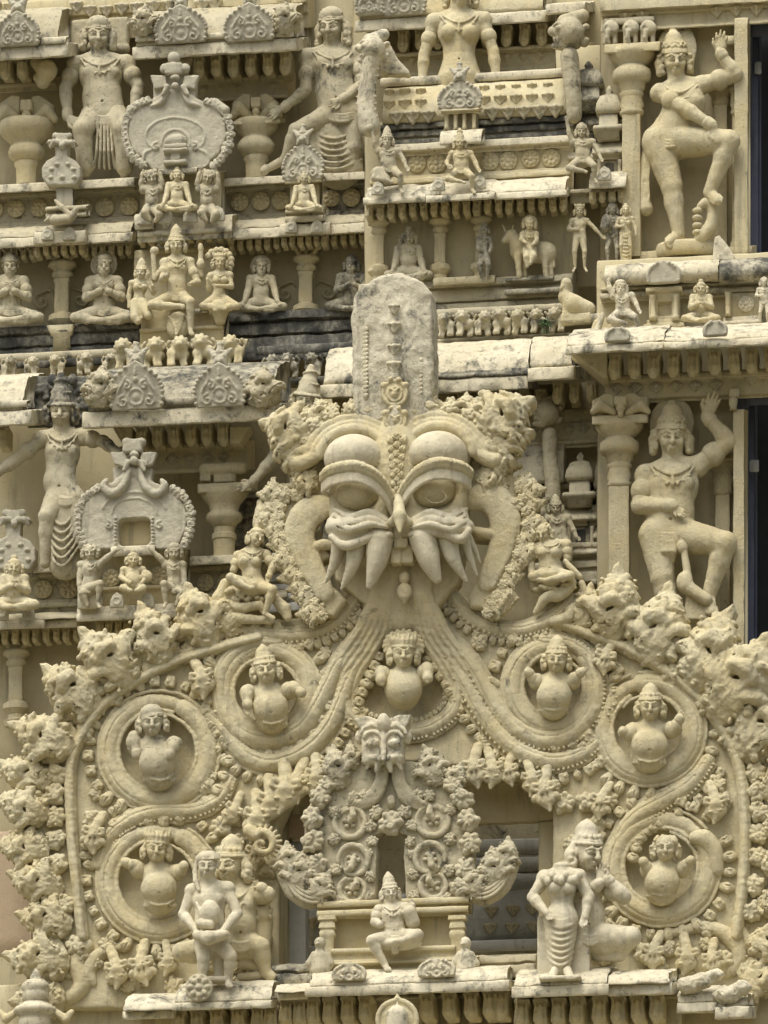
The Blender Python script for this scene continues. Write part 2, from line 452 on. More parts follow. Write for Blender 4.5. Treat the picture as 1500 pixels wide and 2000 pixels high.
def volute(t, c, R, a0, turns, r0, r1, d=0, sgn=1, n=22):
    pts, rr = [], []
    for i in range(n+1):
        f = i/n; a = math.radians(a0+sgn*360*turns*f); q = R*(1-f*.86)
        pts.append((c[0]+q*math.cos(a), c[1]-q*math.sin(a), d+4*f)); rr.append(r0+(r1-r0)*f)
    t.tube(pts, rr, 1)
def leaf_tuft(seed, vox=1.5, h=100., w=80.):
    """flame: a thick block of curling leaf, blunt-toothed outline, deep S-shaped creases and one hooked curl; foot at (0, 0)"""
    r = random.Random(seed); t = L(vox); sd = 1 if seed % 2 else -1; u = w/80.; out = []
    prof = [(.20, .06), (.40, -.02), (.50, -.14), (.56, -.28), (.53, -.44), (.44, -.60), (.32, -.74), (.18, -.88)]
    for i, (a, b) in enumerate(prof):                       # blunt ragged teeth
        f = 1+r.uniform(-.08, .08); out.append((a*f, b)); 
        if i > 1: out.append(((a+.07)*f, b-.035)); out.append(((a-.03)*f, b-.085))
    left = [(-x*w, y*h) for x, y in out]
    out2 = []
    for i, (a, b) in enumerate(prof):
        f = 1+r.uniform(-.10, .06); out2.append((a*f, b))
        if i > 1: out2.append(((a+.06)*f, b-.04)); out2.append(((a-.02)*f, b-.09))
    right = [(x*w, y*h) for x, y in out2]
    tip = [(-w*.11, -h*.97), (sd*w*.04, -h*1.14), (sd*w*.15, -h*1.06), (w*.15, -h*.93)]
    t.poly(left+(tip if sd > 0 else [(-w*.15, -h*.93), (sd*w*.15, -h*1.06), (sd*w*.04, -h*1.14), (w*.11, -h*.97)])+right[::-1], -24, 3, 5)
    t.ell((0, -h*.44, 2), (w*.45, h*.50, 17), k=5)
    for q in range(6):                                       # curling ribs that fan out from the foot
        f = q/5*2-1; e = r.uniform(.85, 1.1); cv = 1 if f > 0 else -1; lean = sd*.10
        pth = smooth([(f*w*.14, 5, 5), (f*w*.20+lean*w*.3, -h*.20, 13), ((f*.30+lean)*w, -h*(.46-.10*abs(f))*e, 15), ((f*.46+lean+.04*cv)*w, -h*(.78-.34*abs(f))*e, 11), ((f*.60+lean*.6+.06*cv)*w, -h*(.72-.34*abs(f))*e, 7)], 4)
        n = len(pth); t.tube(pth, [3*u, 7*u, 9*u, 8*u, 4*u], 4)
        t.tube([(x+3*u, y, d+6) for x, y, d in pth[3:n-3]], 1.7, 1.5, 'c'); t.tube([(x-8*u, y+2, d-1) for x, y, d in pth[4:n-4]], 2.5, 2.5, 'c')
        for k in (5, 9, 12): p_ = pth[min(k, n-1)]; t.ell((p_[0]+cv*7*u, p_[1]+r.uniform(-6, 4), p_[2]), (r.uniform(5, 8)*u, r.uniform(3.5, 5)*u, 6), rot=r.uniform(0, 180), k=1.2)
    for v in (.22, .74):                                      # crosswise ruffles
        y = -h*(v+r.uniform(-.04, .04)); rf = [(w*x, y+h*.045*math.sin(x*14+r.uniform(0, 6))+abs(x)*h*.12, 15-18*x*x) for x in np.linspace(-.36, .36, 9)]; t.tube(rf, [3*u, 5*u, 6*u, 5*u, 3*u], 2)
    cx, cy = sd*w*r.uniform(.0, .10), -h*r.uniform(.46, .58)                       # hooked curl with a hollow under it
    t.ell((cx+sd*w*.03, cy+h*.06, 20), (w*.09, h*.032, 7), k=4, mode='c', rot=sd*25)
    t.tube([(cx-sd*w*.20, cy+h*.14, 12), (cx-sd*w*.17, cy-h*.01, 18), (cx-sd*w*.02, cy-h*.08, 22), (cx+sd*w*.14, cy-h*.03, 22), (cx+sd*w*.16, cy+h*.07, 18)], [6*u, 9.5*u, 11*u, 9.5*u, 6*u], 1.5)
    for q in range(4):
        x, y = r.uniform(-.38, .38)*w, -h*r.uniform(.02, .26); t.ell((x, y, 9), (w*.12, h*.07, 10), rot=r.uniform(-40, 40), k=1.5); t.tube([(x-w*.10, y+2, 18), (x, y-2, 19), (x+w*.10, y+3, 17)], 1.8, 1.5, 'c')
    for q in range(16): t.ell((r.uniform(-.42, .42)*w, -h*r.uniform(.0, .86), r.uniform(10, 15)), (r.uniform(2.5, 4.5)*u, r.uniform(2.5, 4)*u, 4), k=1)
    V, F = t.build(1.5, 8); m = M(); m.add(V, F); return m
def arr(m):
    """one (V, quads) pair of a gathered mesh made of quads only"""
    return np.concatenate(m.V), np.concatenate([F+o for F, o in m.F])
def leaf_bud(seed, vox=1.6):
    """small knot of curled leaf about 40 px across"""
    r = random.Random(seed); t = L(vox); sd = r.choice((-1, 1))
    t.ell((0, 0, 0), (18, 15, 11), k=1, rot=r.uniform(-20, 20))
    n = r.choice((5, 6)); a00 = r.uniform(0, 360)
    for q in range(n):
        a = math.radians(a00+q*200/(n-1)); ex = r.uniform(.85, 1.1)
        t.ell((13*ex*math.cos(a), -11*ex*math.sin(a), 4), (9.5, 7, 8), rot=-math.degrees(a), k=2.5)
    for q in range(n-1):
        a = math.radians(a00+(q+.5)*200/(n-1)); t.cap((6*math.cos(a), -5*math.sin(a), 13), (20*math.cos(a), -18*math.sin(a), 9), 1.5, 1.3, 1, 'c')
    volute(t, (4*math.cos(math.radians(a00-80)), -4*math.sin(math.radians(a00-80))), 8.5, a00+180, 1.15, 4.4, 2.6, 9, sd, 14)
    for q in range(7): a = r.uniform(0, 6.28); R = r.uniform(2, 15); t.ell((R*math.cos(a), -R*math.sin(a), r.uniform(9, 12)), (r.uniform(2.5, 5), r.uniform(2, 3.5), 4), rot=r.uniform(0, 180), k=1)
    t.ell((15*math.cos(math.radians(a00-70)), -13*math.sin(math.radians(a00-70)), 5), (7, 6, 7), k=2)
    return t
def leaf_spray(seed, vox=1.4):
    """drooping leaf, root at (0, 0): a fluted neck swelling into a lobed blade whose tip hangs 74 px below"""
    r = random.Random(seed+5); t = L(vox); s = r.choice((-1, 1)); b = r.uniform(-3, 3)
    t.tube([(-s*4, -8, 3), (0, 10, 8), (s*4, 26, 11), (s*4, 38, 10)], [9, 9, 10, 13], 2, fl=.8)
    t.ell((s*3, 48, 6), (19+b, 18, 10), k=4); t.cap((s*3, 56, 6), (-s*2, 75, 7), 11, 3, 3, fl=.8)
    if seed % 2:
        for q in range(5): t.ell((s*3+(-18+q*9), 58-abs(q-2)*5, 8), (6, 9, 7), rot=(q-2)*-14, k=1.5)
        for q in range(4): t.tube([(s*3-9+q*6, 36, 17), (s*3-13.5+q*9, 56, 15)], 1.6, 1, 'c')
    else: t.arc((s*9, 46, 14), 7, 0, 300, 2.2, 12, 1); t.ell((-s*6, 54, 14), (4, 3, 3), k=1)
    for sd in (-1, 1): t.tube([(s*4+sd*6, 28, 12), (s*4+sd*16, 26, 14), (s*4+sd*18, 34, 13), (s*4+sd*12, 37, 14)], [5, 5, 4.5, 3.5], 1)
    for q in (-1, 0, 1): t.tube([(-s*4+q*4, -4, 12), (q*4, 10, 17), (s*4+q*5, 28, 20)], 1.3, .8, 'c')
    V, F = t.build(.7, 9); m = M(); m.add(V, F); return m
PETAL = L(1.4).tube([(0, 5, 0), (0, -6, 4), (0, -12, 2)], [8, 10, 7], 2, fl=.8).cap((-2, 3, 11), (-3, -10, 10), 1.4, 1.4, .8, 'c').ell((5, -5, 10), (3.5, 5, 3), k=1).build(.9, 7)
PETAL_B = L(1.4).box((0, -3, 3), (9, 9, 8), 4).ell((0, -11, 4), (8, 5, 6), k=2).ell((-3, -3, 11), (3, 4, 3), k=1).cap((4, 2, 12), (3, -11, 10), 1.3, 1.3, .8, 'c').build(1., 7)
def gable(w, h, relief=True, vox=1.8, fin=True):
    """horseshoe gable (ogee tile with scroll relief), foot centred on (0, 0)"""
    t = L(vox); o = []
    prof = [(.49, 0), (.48, .08), (.52, .20), (.53, .38), (.50, .54), (.43, .68), (.32, .79), (.20, .87), (.11, .95), (0, 1.02)]
    o = [(w*a, -h*b) for a, b in prof]; o += [(-x, y) for x, y in reversed(o[:-1])]
    t.poly(o, -10, 2, 2.5)
    for sd in (-1, 1):
        for i in range(9):
            f = i/8; a, b = np.interp(f, [0, .3, .7, 1], [.50, .53, .44, .2]), np.interp(f, [0, .3, .7, 1], [.1, .40, .66, .87])
            t.ell((sd*w*a, -h*b, 0), (4.2, 4.2, 6), k=1.5)
        if relief:
            volute(t, (sd*w*.26, -h*.17), w*.12, 90, 1.2, 2.6, 1.6, 2, -sd, 12)
            volute(t, (sd*w*.17, -h*.50), w*.09, 90, 1.1, 2.4, 1.5, 2, sd, 12)
            t.tube([(sd*w*.40, -h*.12, 1), (sd*w*.36, -h*.38, 3), (sd*w*.20, -h*.66, 2)], [2.5, 3, 2], 1)
    if relief:
        t.arc((0, -h*.26, 2), w*.15, 0, 360, 2.4, 14); t.ell((0, -h*.26, 0), (w*.08, h*.10, 5), k=1); t.ell((0, -h*.62, 1), (w*.06, h*.07, 5), k=1)
        t.cap((0, -h*.72, 2), (0, -h*.86, 2), 3.2, 2, 1)
    return t
def tuft_finial(vox=1.6):
    """lion-mask finial: two ears, brow, muzzle, knob on top"""
    t = L(vox); t.box((0, -12, 0), (15, 13, 9), 4, taper=-.15)
    for sd in (-1, 1):
        t.cap((sd*8, -20, 2), (sd*21, -31, 0), 8, 4, 2, fl=.6); t.ell((sd*8, -16, 9), (4.5, 4, 4)); t.cap((sd*5, -9, 9), (sd*12, 2, 6), 5, 3, 2)
        t.cap((sd*3, -24, 8), (sd*13, -24, 6), 2.5, 2, 1)
    t.cap((0, -16, 9), (0, -7, 12), 3.5, 4.5, 1); t.cap((0, -26, 2), (0, -38, 2), 8, 5, 2); t.ell((0, -40, 2), (7, 5, 6), k=1)
    return t
def lion(seed=0, vox=1.6):
    """small crouching lion with its head turned out, 36 px wide, 46 px tall, feet at y = 0"""
    t = L(vox); s = 1 if seed % 2 else -1
    t.cap((-s*9, -19, -2), (s*8, -20, 2), 8, 9, 4); t.ell((-s*4, -32, 8), (10.5, 11, 9), k=3)
    for q in range(9):
        a = math.radians(q*40); t.ell((-s*4+11*math.cos(a), -32+11*math.sin(a), 5), (3.6, 3.6, 3.6), k=1)
    t.ell((-s*4, -29, 16), (5.5, 4.5, 5), k=1.5); t.cap((-s*4-5, -25, 18), (-s*4+5, -25, 18), 1.2, 1.2, .5, 'c')
    for q in (-1, 1): t.ell((-s*4+q*4.5, -35, 15.5), (2.3, 2.3, 2), k=.5)
    for x, d in ((-11, 6), (-5, 8), (7, -1), (12, 2)): t.tube([(s*x*-1 if 0 else -s*-x*0+x, -18, d), (x+s*1.5, -8, d+1), (x, -1, d+3)], [4.4, 3, 3.6], 2)
    t.tube([(s*13, -22, -2), (s*18, -32, -2), (s*13, -38, 0)], [2.6, 2.2, 3.4], 1)
    return t
LION_A = [lion(0).build(.5), lion(1).build(.5)]
FIN_A = tuft_finial().build(.6)
GAB = {}
def place(m, A, px, py, Y, sc=1., rot=0, flip=False, R=None, d=0):
    V, F = A; V = V*sc
    if flip: V = V*np.array([-1, 1, 1]); F = F[:, ::-1]
    return m.addm((V, F), R=rotY(rot) if R is None else R, t=P(px, py, Y-d*PX))
def gable_on(parent, px, py, w, h, Y, mat, fin=True, tilt=12, fs=.8, name='gable', relief=True):
    key = (w, h, relief)
    if key not in GAB: GAB[key] = gable(w, h, relief).build(.6)
    m = M(); place(m, GAB[key], px, py, Y, R=rotX(tilt))
    g = obj(name, m, mat, parent)
    if fin:
        f = M(); place(f, FIN_A, px, py-h*.95, Y+h*.95*PX*math.sin(math.radians(tilt))*.6, fs); obj('finial', f, mat, g)
    return g
BUD_A = [leaf_bud(q, 1.8).build(.5) for q in range(4)]
TUFT_A = [arr(leaf_tuft(q, 1.9)) for q in range(11, 17)]
ACA_A = TUFT_A[:4]
# ================================================================ the tower's masonry
def dentils(parent, xs, y, Y, sc=1., mat=CREAM, name='bracket', each=True, flipd=0):
    xs = list(xs); m = M()
    for i, x in enumerate(xs):
        yy = y+(x-(xs[0]+xs[-1])/2)*-.045
        if each:
            mm = M(); place(mm, TONGUE_A, x, yy, Y, sc*random.uniform(.96, 1.05), random.uniform(-3, 3)); obj(name, mm, mat, parent)
        else: place(m, TONGUE_A, x, yy, Y, sc*random.uniform(.93, 1.07), random.uniform(-4, 4))
    if not each: obj(name+'_row', m, mat, parent)
def ar(a, b, n): return [a+(b-a)*i/(n-1) for i in range(n)]
def roses(parent, pts, Y, A=None, name='rosette', mat=CREAM, sc=1.):
    for x, y in pts:
        m = M(); place(m, A or ROSE_A, x, y, Y-(.008 if A is None else 0), sc*(1.16 if A is None else 1)*random.uniform(.93, 1.06), random.uniform(-20, 20) if A is None else random.uniform(-3, 3)); obj(name, m, mat, parent)
def wall(label, x0, y0, x1, y1, Y, mat=WALLM, back=70):
    o = obj('temple_wall', slab(x0, y0, x1, y1, Y, back, wob=1.2, step=30), mat); return tag(o, label, 'wall')
def cornice(label, parts, Y, mat=PALE, kap=None, kmat=None, loc=None):
    """parts = [(x0, y0, x1, y1, dY)] fascia slabs; kap = [(x0, x1, prof)] curved roofs above them"""
    x, y = parts[0][0], parts[0][3]
    t = thing('cornice', label, 'cornice', P(x, y, Y))
    for x0, y0, x1, y1, dy in parts: obj('slab', slab(x0, y0, x1, y1, Y+dy, 190, wob=1.7, ch=3), mat, t, sharp=50)
    for x0, x1, prof in kap or []: obj('curved_roof', mould(x0, x1, prof, Y, 230, ch=4, wob=2.6), kmat or mat, t)
    return t
def kapota(yt, yb, depth, belly=.55):
    n = 7; r = []
    for i in range(n+1):
        f = i/n; r.append((-depth+depth*math.sin(f*math.pi/2)*.94, yt+(yb-yt)*(1-math.cos(f*math.pi/2))**.85))
    return r
def band(label, x0, x1, prof, Y, mat=CREAM, name='moulded_band', cat='moulding', wob=.9):
    t = thing(name, label, cat, P(x0, prof[-1][1], Y))
    obj('moulding', mould(x0, x1, prof, Y, 90, wob=wob), mat, t, sharp=50); return t
def steps(y0, ws):
    """moulding profile: ws = [(height, d), ...] from the top"""
    pr, y = [], y0
    for h, d in ws: pr += [(d, y), (d, y+h)]; y += h
    return pr
def pilaster(label, px, Y, prof, mat=CREAM, shaft=None, abacus=None, base=None, top=None, seg=24):
    """prof = capital bell; shaft = (kind, [(py, r)]); abacus = (x0, y0, x1, y1)"""
    t = thing('pilaster', label, 'pilaster', P(px, prof[-1][0], Y))
    obj('capital', lathe(px, prof, Y, seg, sd=.8), mat, t)
    if shaft: obj('shaft', lathe(px, shaft[1], Y, seg, shaft[0], sd=.8), mat, t, sharp=40)
    if abacus: obj('abacus', slab(*abacus, Y-.12, 70), mat, t, sharp=40)
    if base: obj('base', lathe(px, base[1], Y, seg, base[0], sd=.8), mat, t, sharp=40)
    if top:
        s = Sc(Y, 2.); top(s); s.obj('bracket_capital', mat, t)
    return t
def palm(cx, y, w, h, post=True):
    """bracket above the abacus: two drooping half leaves and a little post"""
    def f(s):
        for sd in (-1, 1):
            s.tube([(cx+sd*w*.12, y-h*.1, 8), (cx+sd*w*.36, y-h*.45, 16), (cx+sd*w*.5, y-h*.15, 12)], [h*.16, h*.24, h*.14], 2)
            s.poly([(cx+sd*w*.1, y), (cx+sd*w*.52, y-h*.1), (cx+sd*w*.5, y-h*.6), (cx+sd*w*.25, y-h*.95), (cx+sd*w*.1, y-h*.9)], -12, 9, 3)
        s.box((cx, y-h*.62, 22), (w*.11, h*.2, 9), 2); s.cap((cx, y-h*.42, 22), (cx, y, 20), w*.07, w*.05, 1); s.ell((cx, y-h*.3, 22), (w*.09, h*.12, 8))
    return f

# core of the tower, reaching down to the ground
tag(obj('ground', M().add([(-160, -160, 0), (160, -160, 0), (160, 160, 0), (-160, 160, 0)], [[0, 1, 2, 3]]), GROUNDM), None, None, kind='structure')
tag(obj('temple_wall', mould(-420, 1900, [(0, -700), (0, 2350)], 2.75, 700, 80, 2, 1.5), WALLM), 'deepest back wall of the tower seen in the gaps between the storeys', 'wall')
b = M()
for x0, x1, z0, z1, y0, y1 in ((-6.4, 6.4, 0, 8.2, -.2, 4.5), (-7.2, 7.2, 0, 5.2, -1.2, 5.2), (-7.5, 7.5, 5.2, 5.7, -1.5, 5.4)):
    b.add([(x0, y0, z0), (x1, y0, z0), (x1, y1, z0), (x0, y1, z0), (x0, y0, z1), (x1, y0, z1), (x1, y1, z1), (x0, y1, z1)],
          [[0, 1, 5, 4], [1, 2, 6, 5], [2, 3, 7, 6], [3, 0, 4, 7], [4, 5, 6, 7]])
tag(obj('tower_base', b, WALLM, smooth=False), 'plain lower storeys of the tower carrying the carved front', 'tower')

# ---------------------------------------------------------------- upper left storey
wall('flat niche wall behind the seated king and the leaning lady at upper left', -90, -80, 735, 372, 2.4)
t = band('weathered flower band along the very top left edge above the gabled cornices', -70, 600, steps(-40, [(30, 0), (34, 12), (20, 4), (30, -4)]), 2.0, OCHRE)
roses(t, [(-10, 12), (22, 14), (128, 26), (150, 12), (176, 20), (208, 20), (238, 16), (268, 14), (300, 12), (330, 10), (395, 10), (420, 8), (555, 6)], 1.95, STUD_A, 'stud', PALE, 1.25)
c = cornice('short cornice slab at upper left edge left of the seated king', [(-80, 90, 132, 117, 0)], 1.45, PALE, [(-80, 112, kapota(20, 90, 60))], STONE)
gable_on(c, 36, 90, 82, 68, 1.42, CEMENT, fs=1.0)
obj('shelf', slab(80, 72, 128, 86, 1.43, 40), PALE, c)
dentils(c, [-20, 12, 45], 118, 1.75, 1.1); s = Sc(1.75, 2.); s.tube([(70, 122, 0), (92, 138, 14), (84, 160, 6), (72, 152, 4)], [12, 20, 13, 8], 4); s.obj('corner_bracket', CREAM, c)
c = cornice('long cornice with two grey scroll gables between the seated king and the leaning lady', [(258, 83, 578, 108, 0)], 1.45, PALE, [(266, 572, kapota(16, 83, 60))], STONE)
gable_on(c, 354, 84, 100, 74, 1.42, CEMENT, fs=.9); gable_on(c, 488, 80, 96, 74, 1.42, CEMENT, fs=.9)
for x0, y0, x1, y1 in ((264, 68, 304, 81), (400, 64, 444, 76), (536, 60, 574, 72)): obj('shelf', slab(x0, y0, x1, y1, 1.43, 40), PALE, c)
for x, y, fl in ((280, 66, 1), (556, 62, 0)):
    m = M(); place(m, arr(leaf_tuft(3+fl, h=55., w=50.)), x, y, 1.43, flip=bool(fl)); obj('corner_leaf', m, STONE, c)
dentils(c, ar(388, 558, 6), 112, 1.72, 1.05)
s = Sc(1.72, 2.); s.tube([(372, 116, 0), (352, 132, 14), (362, 150, 6)], [10, 16, 9], 4); s.obj('corner_bracket', CREAM, c)
t = band('frieze of dark diamonds under the brackets right of the horseshoe gable with a cream finial', 372, 560, steps(148, [(8, 20), (6, 12), (26, 4), (8, 12)]), 1.98)
roses(t, [(398, 176), (432, 174), (466, 172), (536, 168)], 1.97, DIAM_A, 'diamond', CREAM, .75)
t = band('plain moulded band under the short cornice beside the seated king', -70, 108, steps(155, [(8, 16), (8, 22), (10, 6)]), 1.98)
pilaster('bulbous pilaster with a leafy abacus left of the seated king', 52, 1.85, [(240, 56), (248, 58), (258, 57), (266, 50), (280, 34), (284, 30), (288, 34), (297, 38), (306, 37), (313, 28), (317, 24)],
         shaft=('oct', [(317, 24), (324, 25), (330, 21), (362, 20)]), top=palm(52, 242, 110, 56))
pilaster('bulbous pilaster between the horseshoe gable and the leaning lady', 500, 1.85, [(238, 44), (244, 46), (252, 44), (266, 30), (270, 27), (274, 32), (283, 38), (294, 38), (302, 28), (306, 24)],
         shaft=('oct', [(306, 24), (312, 25), (318, 21), (350, 20)]), abacus=(455, 234, 546, 243), top=palm(500, 234, 90, 52))
t = band('upper left ledge carrying the seated king', -80, 262, steps(356, [(17, 0)]), 1.62, PALE)
t = band('ledge under the bulbous pilaster right of the horseshoe gable', 436, 562, steps(346, [(15, 0)]), 1.62, PALE)
t = band('ledge under the leaning lady', 628, 735, steps(337, [(15, 0)]), 1.62, PALE)
pr = lambda y: steps(y, [(10, 10), (4, 4), (44, 0), (6, 8), (10, 14), (5, 6), (8, 18), (10, 20)])
t = band('rosette band beneath the seated king at left', -80, 280, pr(372), 1.85, STONE); roses(t, [(-10, 410), (32, 409), (77, 408), (163, 408), (205, 406), (253, 404)], 1.845)
t = band('rosette band beneath the bulbous pilaster right of the horseshoe gable', 430, 640, pr(358), 1.85, STONE); roses(t, [(468, 396), (510, 394), (548, 393)], 1.845)
t = band('short blackened rosette band beneath the leaning lady', 636, 735, pr(352), 1.85, MOSSY); roses(t, [(648, 388), (687, 387)], 1.845)
c = cornice('low ledge over the two praying sages at left', [(-80, 462, 258, 481, 0), (64, 452, 166, 476, -.1)], 1.55, PALE, [(-80, 256, kapota(442, 462, 34)), (68, 162, [(-30, 440), (-8, 446), (-4, 452)])], STONE)
for x in (93, 135): m = M(); place(m, ANTE_A, x, 470, 1.44, .95); obj('antefix', m, CEMENT, c)
dentils(c, ar(-20, 62, 6)+ar(168, 252, 6), 484, 1.72, .62, each=False, name='dentil'); dentils(c, ar(72, 160, 6), 478, 1.64, .62, each=False, name='dentil')
c = cornice('low ledge with two round stubs over the bearded sage in the middle bay', [(446, 441, 734, 461, 0), (545, 437, 643, 459, -.1)], 1.55, PALE, [(446, 730, kapota(424, 441, 34)), (550, 638, [(-30, 424), (-8, 430), (-4, 437)])], STONE)
for x in (569, 619): m = M(); place(m, ANTE_A, x, 456, 1.44, .95); obj('antefix', m, CEMENT, c)
dentils(c, ar(452, 540, 6)+ar(652, 725, 5), 463, 1.72, .62, each=False, name='dentil'); dentils(c, ar(555, 634, 6), 461, 1.64, .62, each=False, name='dentil')

# ---------------------------------------------------------------- sages' storey
wall('niche wall behind the praying sages at left', -90, 476, 735, 660, 1.98)
def small_pilaster(label, px, y0, y1, Y, r=14, mat=CREAM, kind='square'):
    h = y1-y0; q = lambda f: y0+h*f
    return pilaster(label, px, Y, [(q(0), r*1.9), (q(.05), r*2.0), (q(.07), r*1.5), (q(.11), r*1.1), (q(.13), r*1.4), (q(.17), r*1.5), (q(.20), r*1.1), (q(.22), r)], mat,
        shaft=(kind, [(q(.22), r), (q(.25), r*1.12), (q(.28), r*.95), (q(.66), r*1.0)]),
        base=('round', [(q(.66), r*1.15), (q(.70), r*1.9), (q(.77), r*2.0), (q(.82), r*1.5), (q(.84), r*1.25), (q(.90), r*1.3), (q(.92), r*1.9), (q(1), r*1.6)]),
        top=lambda s: [s.tube([(px+sd*r*.2, y0-1, 4), (px+sd*r*1.0, y0-7, 8), (px+sd*r*1.5, y0-20, 8)], [4, 5, 6], 2) for sd in (-1, 1)]+[s.cap((px, y0, 4), (px, y0-22, 6), 4, 4, 1), s.box((px, y0-22, 4), (r*1.8, 4, 8), 2)])
small_pilaster('pilaster standing between the two praying sages', 122, 514, 662, 1.82, 15)
small_pilaster('pilaster right of the bearded sage in the middle bay', 598, 503, 640, 1.82, 14)
t = band('blackened stepped base under the two praying sages', -80, 270, steps(636, [(14, 14), (5, 4), (20, 8), (4, 0), (24, 6), (14, 14)]), 1.72, BLACK, wob=2)
obj('pier', lathe(122, [(640, 30), (658, 22), (661, 18), (690, 18)], 1.72, kind='square', sd=.6), CREAM, t)
t = band('blackened stepped base under the bearded sage and the dark sage', 446, 735, steps(606, [(16, 16), (6, 2), (22, 8), (5, -2), (26, 8), (20, 14)]), 1.72, BLACK, wob=2)
def lion_row(label, xs, y, Y, sc=1., mat=CREAM, rails=(), railmat=None):
    t = thing('lion_frieze', label, 'frieze', P(xs[0], y, Y))
    for i, x in enumerate(xs):
        m = M(); place(m, LION_A[i % 2], x, y+(x-xs[0])*-.04, Y, sc*random.uniform(.94, 1.06), flip=random.random() < .4); obj('lion', m, mat, t)
    for x0, y0, x1, y1, dy in rails: obj('rail', slab(x0, y0, x1, y1, Y+dy, 26), railmat or mat, t)
    return t
lion_row('worn frieze of small lion masks at far left below the blackened base', [18, 62, 112, 166, 214], 738, 1.45, .95, STONE, [(-80, 688, 240, 703, .04), (-80, 738, 240, 748, .06)])
lion_row('frieze of little pale lions under the enthroned god', [246, 300, 348, 398, 456], 722, 1.22, 1.36, CREAM, [(226, 668, 482, 680, .05), (220, 720, 490, 728, .05)])
lion_row('blackened scrap of lion frieze left of the tall crown block', [530, 566, 612], 740, 1.3, 1.1, MOSSY, [(500, 672, 700, 690, .1), (500, 736, 700, 750, .1)], BLACK)

# ---------------------------------------------------------------- middle left storey
wall('niche wall behind the moustached guard at left', -90, 770, 735, 1120, 1.35)
c = cornice('cornice slab at left edge beside the moustached guard', [(-90, 804, 60, 834, 0)], .25, PALE, [(-90, 44, kapota(735, 804, 80))], PALE)
obj('shelf', slab(-60, 784, 52, 797, .24, 40), PALE, c); dentils(c, [-30, 5], 838, .6, 1.)
c = cornice('long cornice with two grey scroll gables above the horseshoe niche', [(160, 797, 537, 829, 0)], .25, PALE, [(172, 532, kapota(716, 797, 110))], MOSSY)
gable_on(c, 267, 800, 102, 92, .2, CEMENT, fs=1.0); gable_on(c, 430, 795, 96, 84, .2, CEMENT, fs=1.05)
for x0, y0, x1, y1 in ((172, 780, 216, 794), (318, 776, 380, 790), (482, 772, 532, 786)): obj('shelf', slab(x0, y0, x1, y1, .23, 40), MOSSY, c)
for x, fl in ((196, 1), (512, 0)):
    m = M(); place(m, arr(leaf_tuft(5+fl, h=70., w=64.)), x, 790, .22, flip=bool(fl)); obj('corner_leaf', m, STONE, c)
dentils(c, [277, 308, 340, 373, 405, 437], 835, .62, 1.05)
for x0, x1 in ((222, 262), (492, 452)):
    s = Sc(.62, 2.); s.poly([(x0, 838), (x1, 838), (x1, 872), ((x0+x1)/2, 872)], -30, 12, 3); s.obj('corner_bracket', CREAM, c)
t = band('diamond frieze beside the finial of the lower horseshoe niche', 232, 480, steps(866, [(12, 22), (5, 8), (32, 2), (9, 12)]), .85)
roses(t, [(337, 897), (370, 896), (405, 894), (437, 892)], .845, DIAM_A, 'diamond', STONE)
pilaster('stout pilaster with a cushion capital right of the lower horseshoe niche', 438, .75, [(960, 50), (972, 44), (986, 32), (1000, 28), (1004, 34), (1010, 37), (1017, 36), (1024, 26), (1030, 24)],
         shaft=('round', [(1030, 22), (1042, 21), (1044, 25), (1054, 25), (1056, 22), (1092, 21)]), abacus=(386, 943, 492, 961),
         top=lambda s: [s.cap((400, 917, 10), (472, 914, 10), 12, 12, 2), s.box((402, 928, 6), (11, 14, 10), 2), s.box((440, 932, 4), (22, 12, 10), 2)])
t = band('ledge beneath the moustached guard', 60, 168, steps(1098, [(19, 0)]), .62, PALE)
t = band('ledge beneath the stout pilaster', 364, 540, steps(1084, [(17, 0)]), .62, PALE)
pr = lambda y: steps(y, [(10, 12), (5, 4), (40, 0), (6, 8), (10, 14), (10, 6)])
t = band('rosette band below the moustached guard', -80, 168, pr(1118), .8, STONE); roses(t, [(85, 1152), (136, 1152), (-20, 1158)], .795)
t = band('rosette band below the stout pilaster', 350, 560, pr(1102), .8, STONE); roses(t, [(402, 1139), (444, 1138)], .795)
wall('plain wall behind the lower left leaf flames', -90, 1110, 735, 1480, 1.0)
c = cornice('small ledge below the praying dwarf at left edge', [(-90, 1213, 86, 1230, 0), (86, 1210, 150, 1226, .06)], .5, PALE, [(-90, 150, kapota(1200, 1213, 30))], STONE)
for x in (5, 56): m = M(); place(m, ANTE_A, x, 1212, .46, .95); obj('antefix', m, CEMENT, c)
dentils(c, ar(-10, 150, 9), 1233, .72, .66, each=False, name='dentil')
small_pilaster('small pilaster at left edge above the leaf flames', 32, 1272, 1420, .85, 14)

# ---------------------------------------------------------------- barrel-roofed shrine in the upper middle
wall('wall behind the lady torso at the top', 690, -80, 1200, 300, 2.3)
c = cornice('top cornice crossing behind the lady torso', [(694, 30, 1066, 53, 0), (1066, 6, 1142, 27, -.1)], 1.68, PALE, [(700, 1060, kapota(-30, 30, 50))], CREAM)
gable_on(c, 722, 30, 52, 60, 1.65, CEMENT, fin=False); gable_on(c, 790, 30, 82, 70, 1.65, CEMENT, fin=False)
dentils(c, [788, 821, 854, 952, 990, 1025, 1058, 1091], 58, 1.92, 1.)
t = band('band with small blocks beneath the brackets behind the lady torso', 735, 1150, steps(94, [(8, 18), (5, 6), (26, 2), (10, 12)]), 2.0)
roses(t, [(772, 118), (805, 117), (990, 112), (1022, 110), (1054, 109)], 1.99, DIAM_A, 'diamond', CREAM, .75)
wall('shrine wall with little niches under the barrel roof', 712, 230, 1120, 600, 1.4)
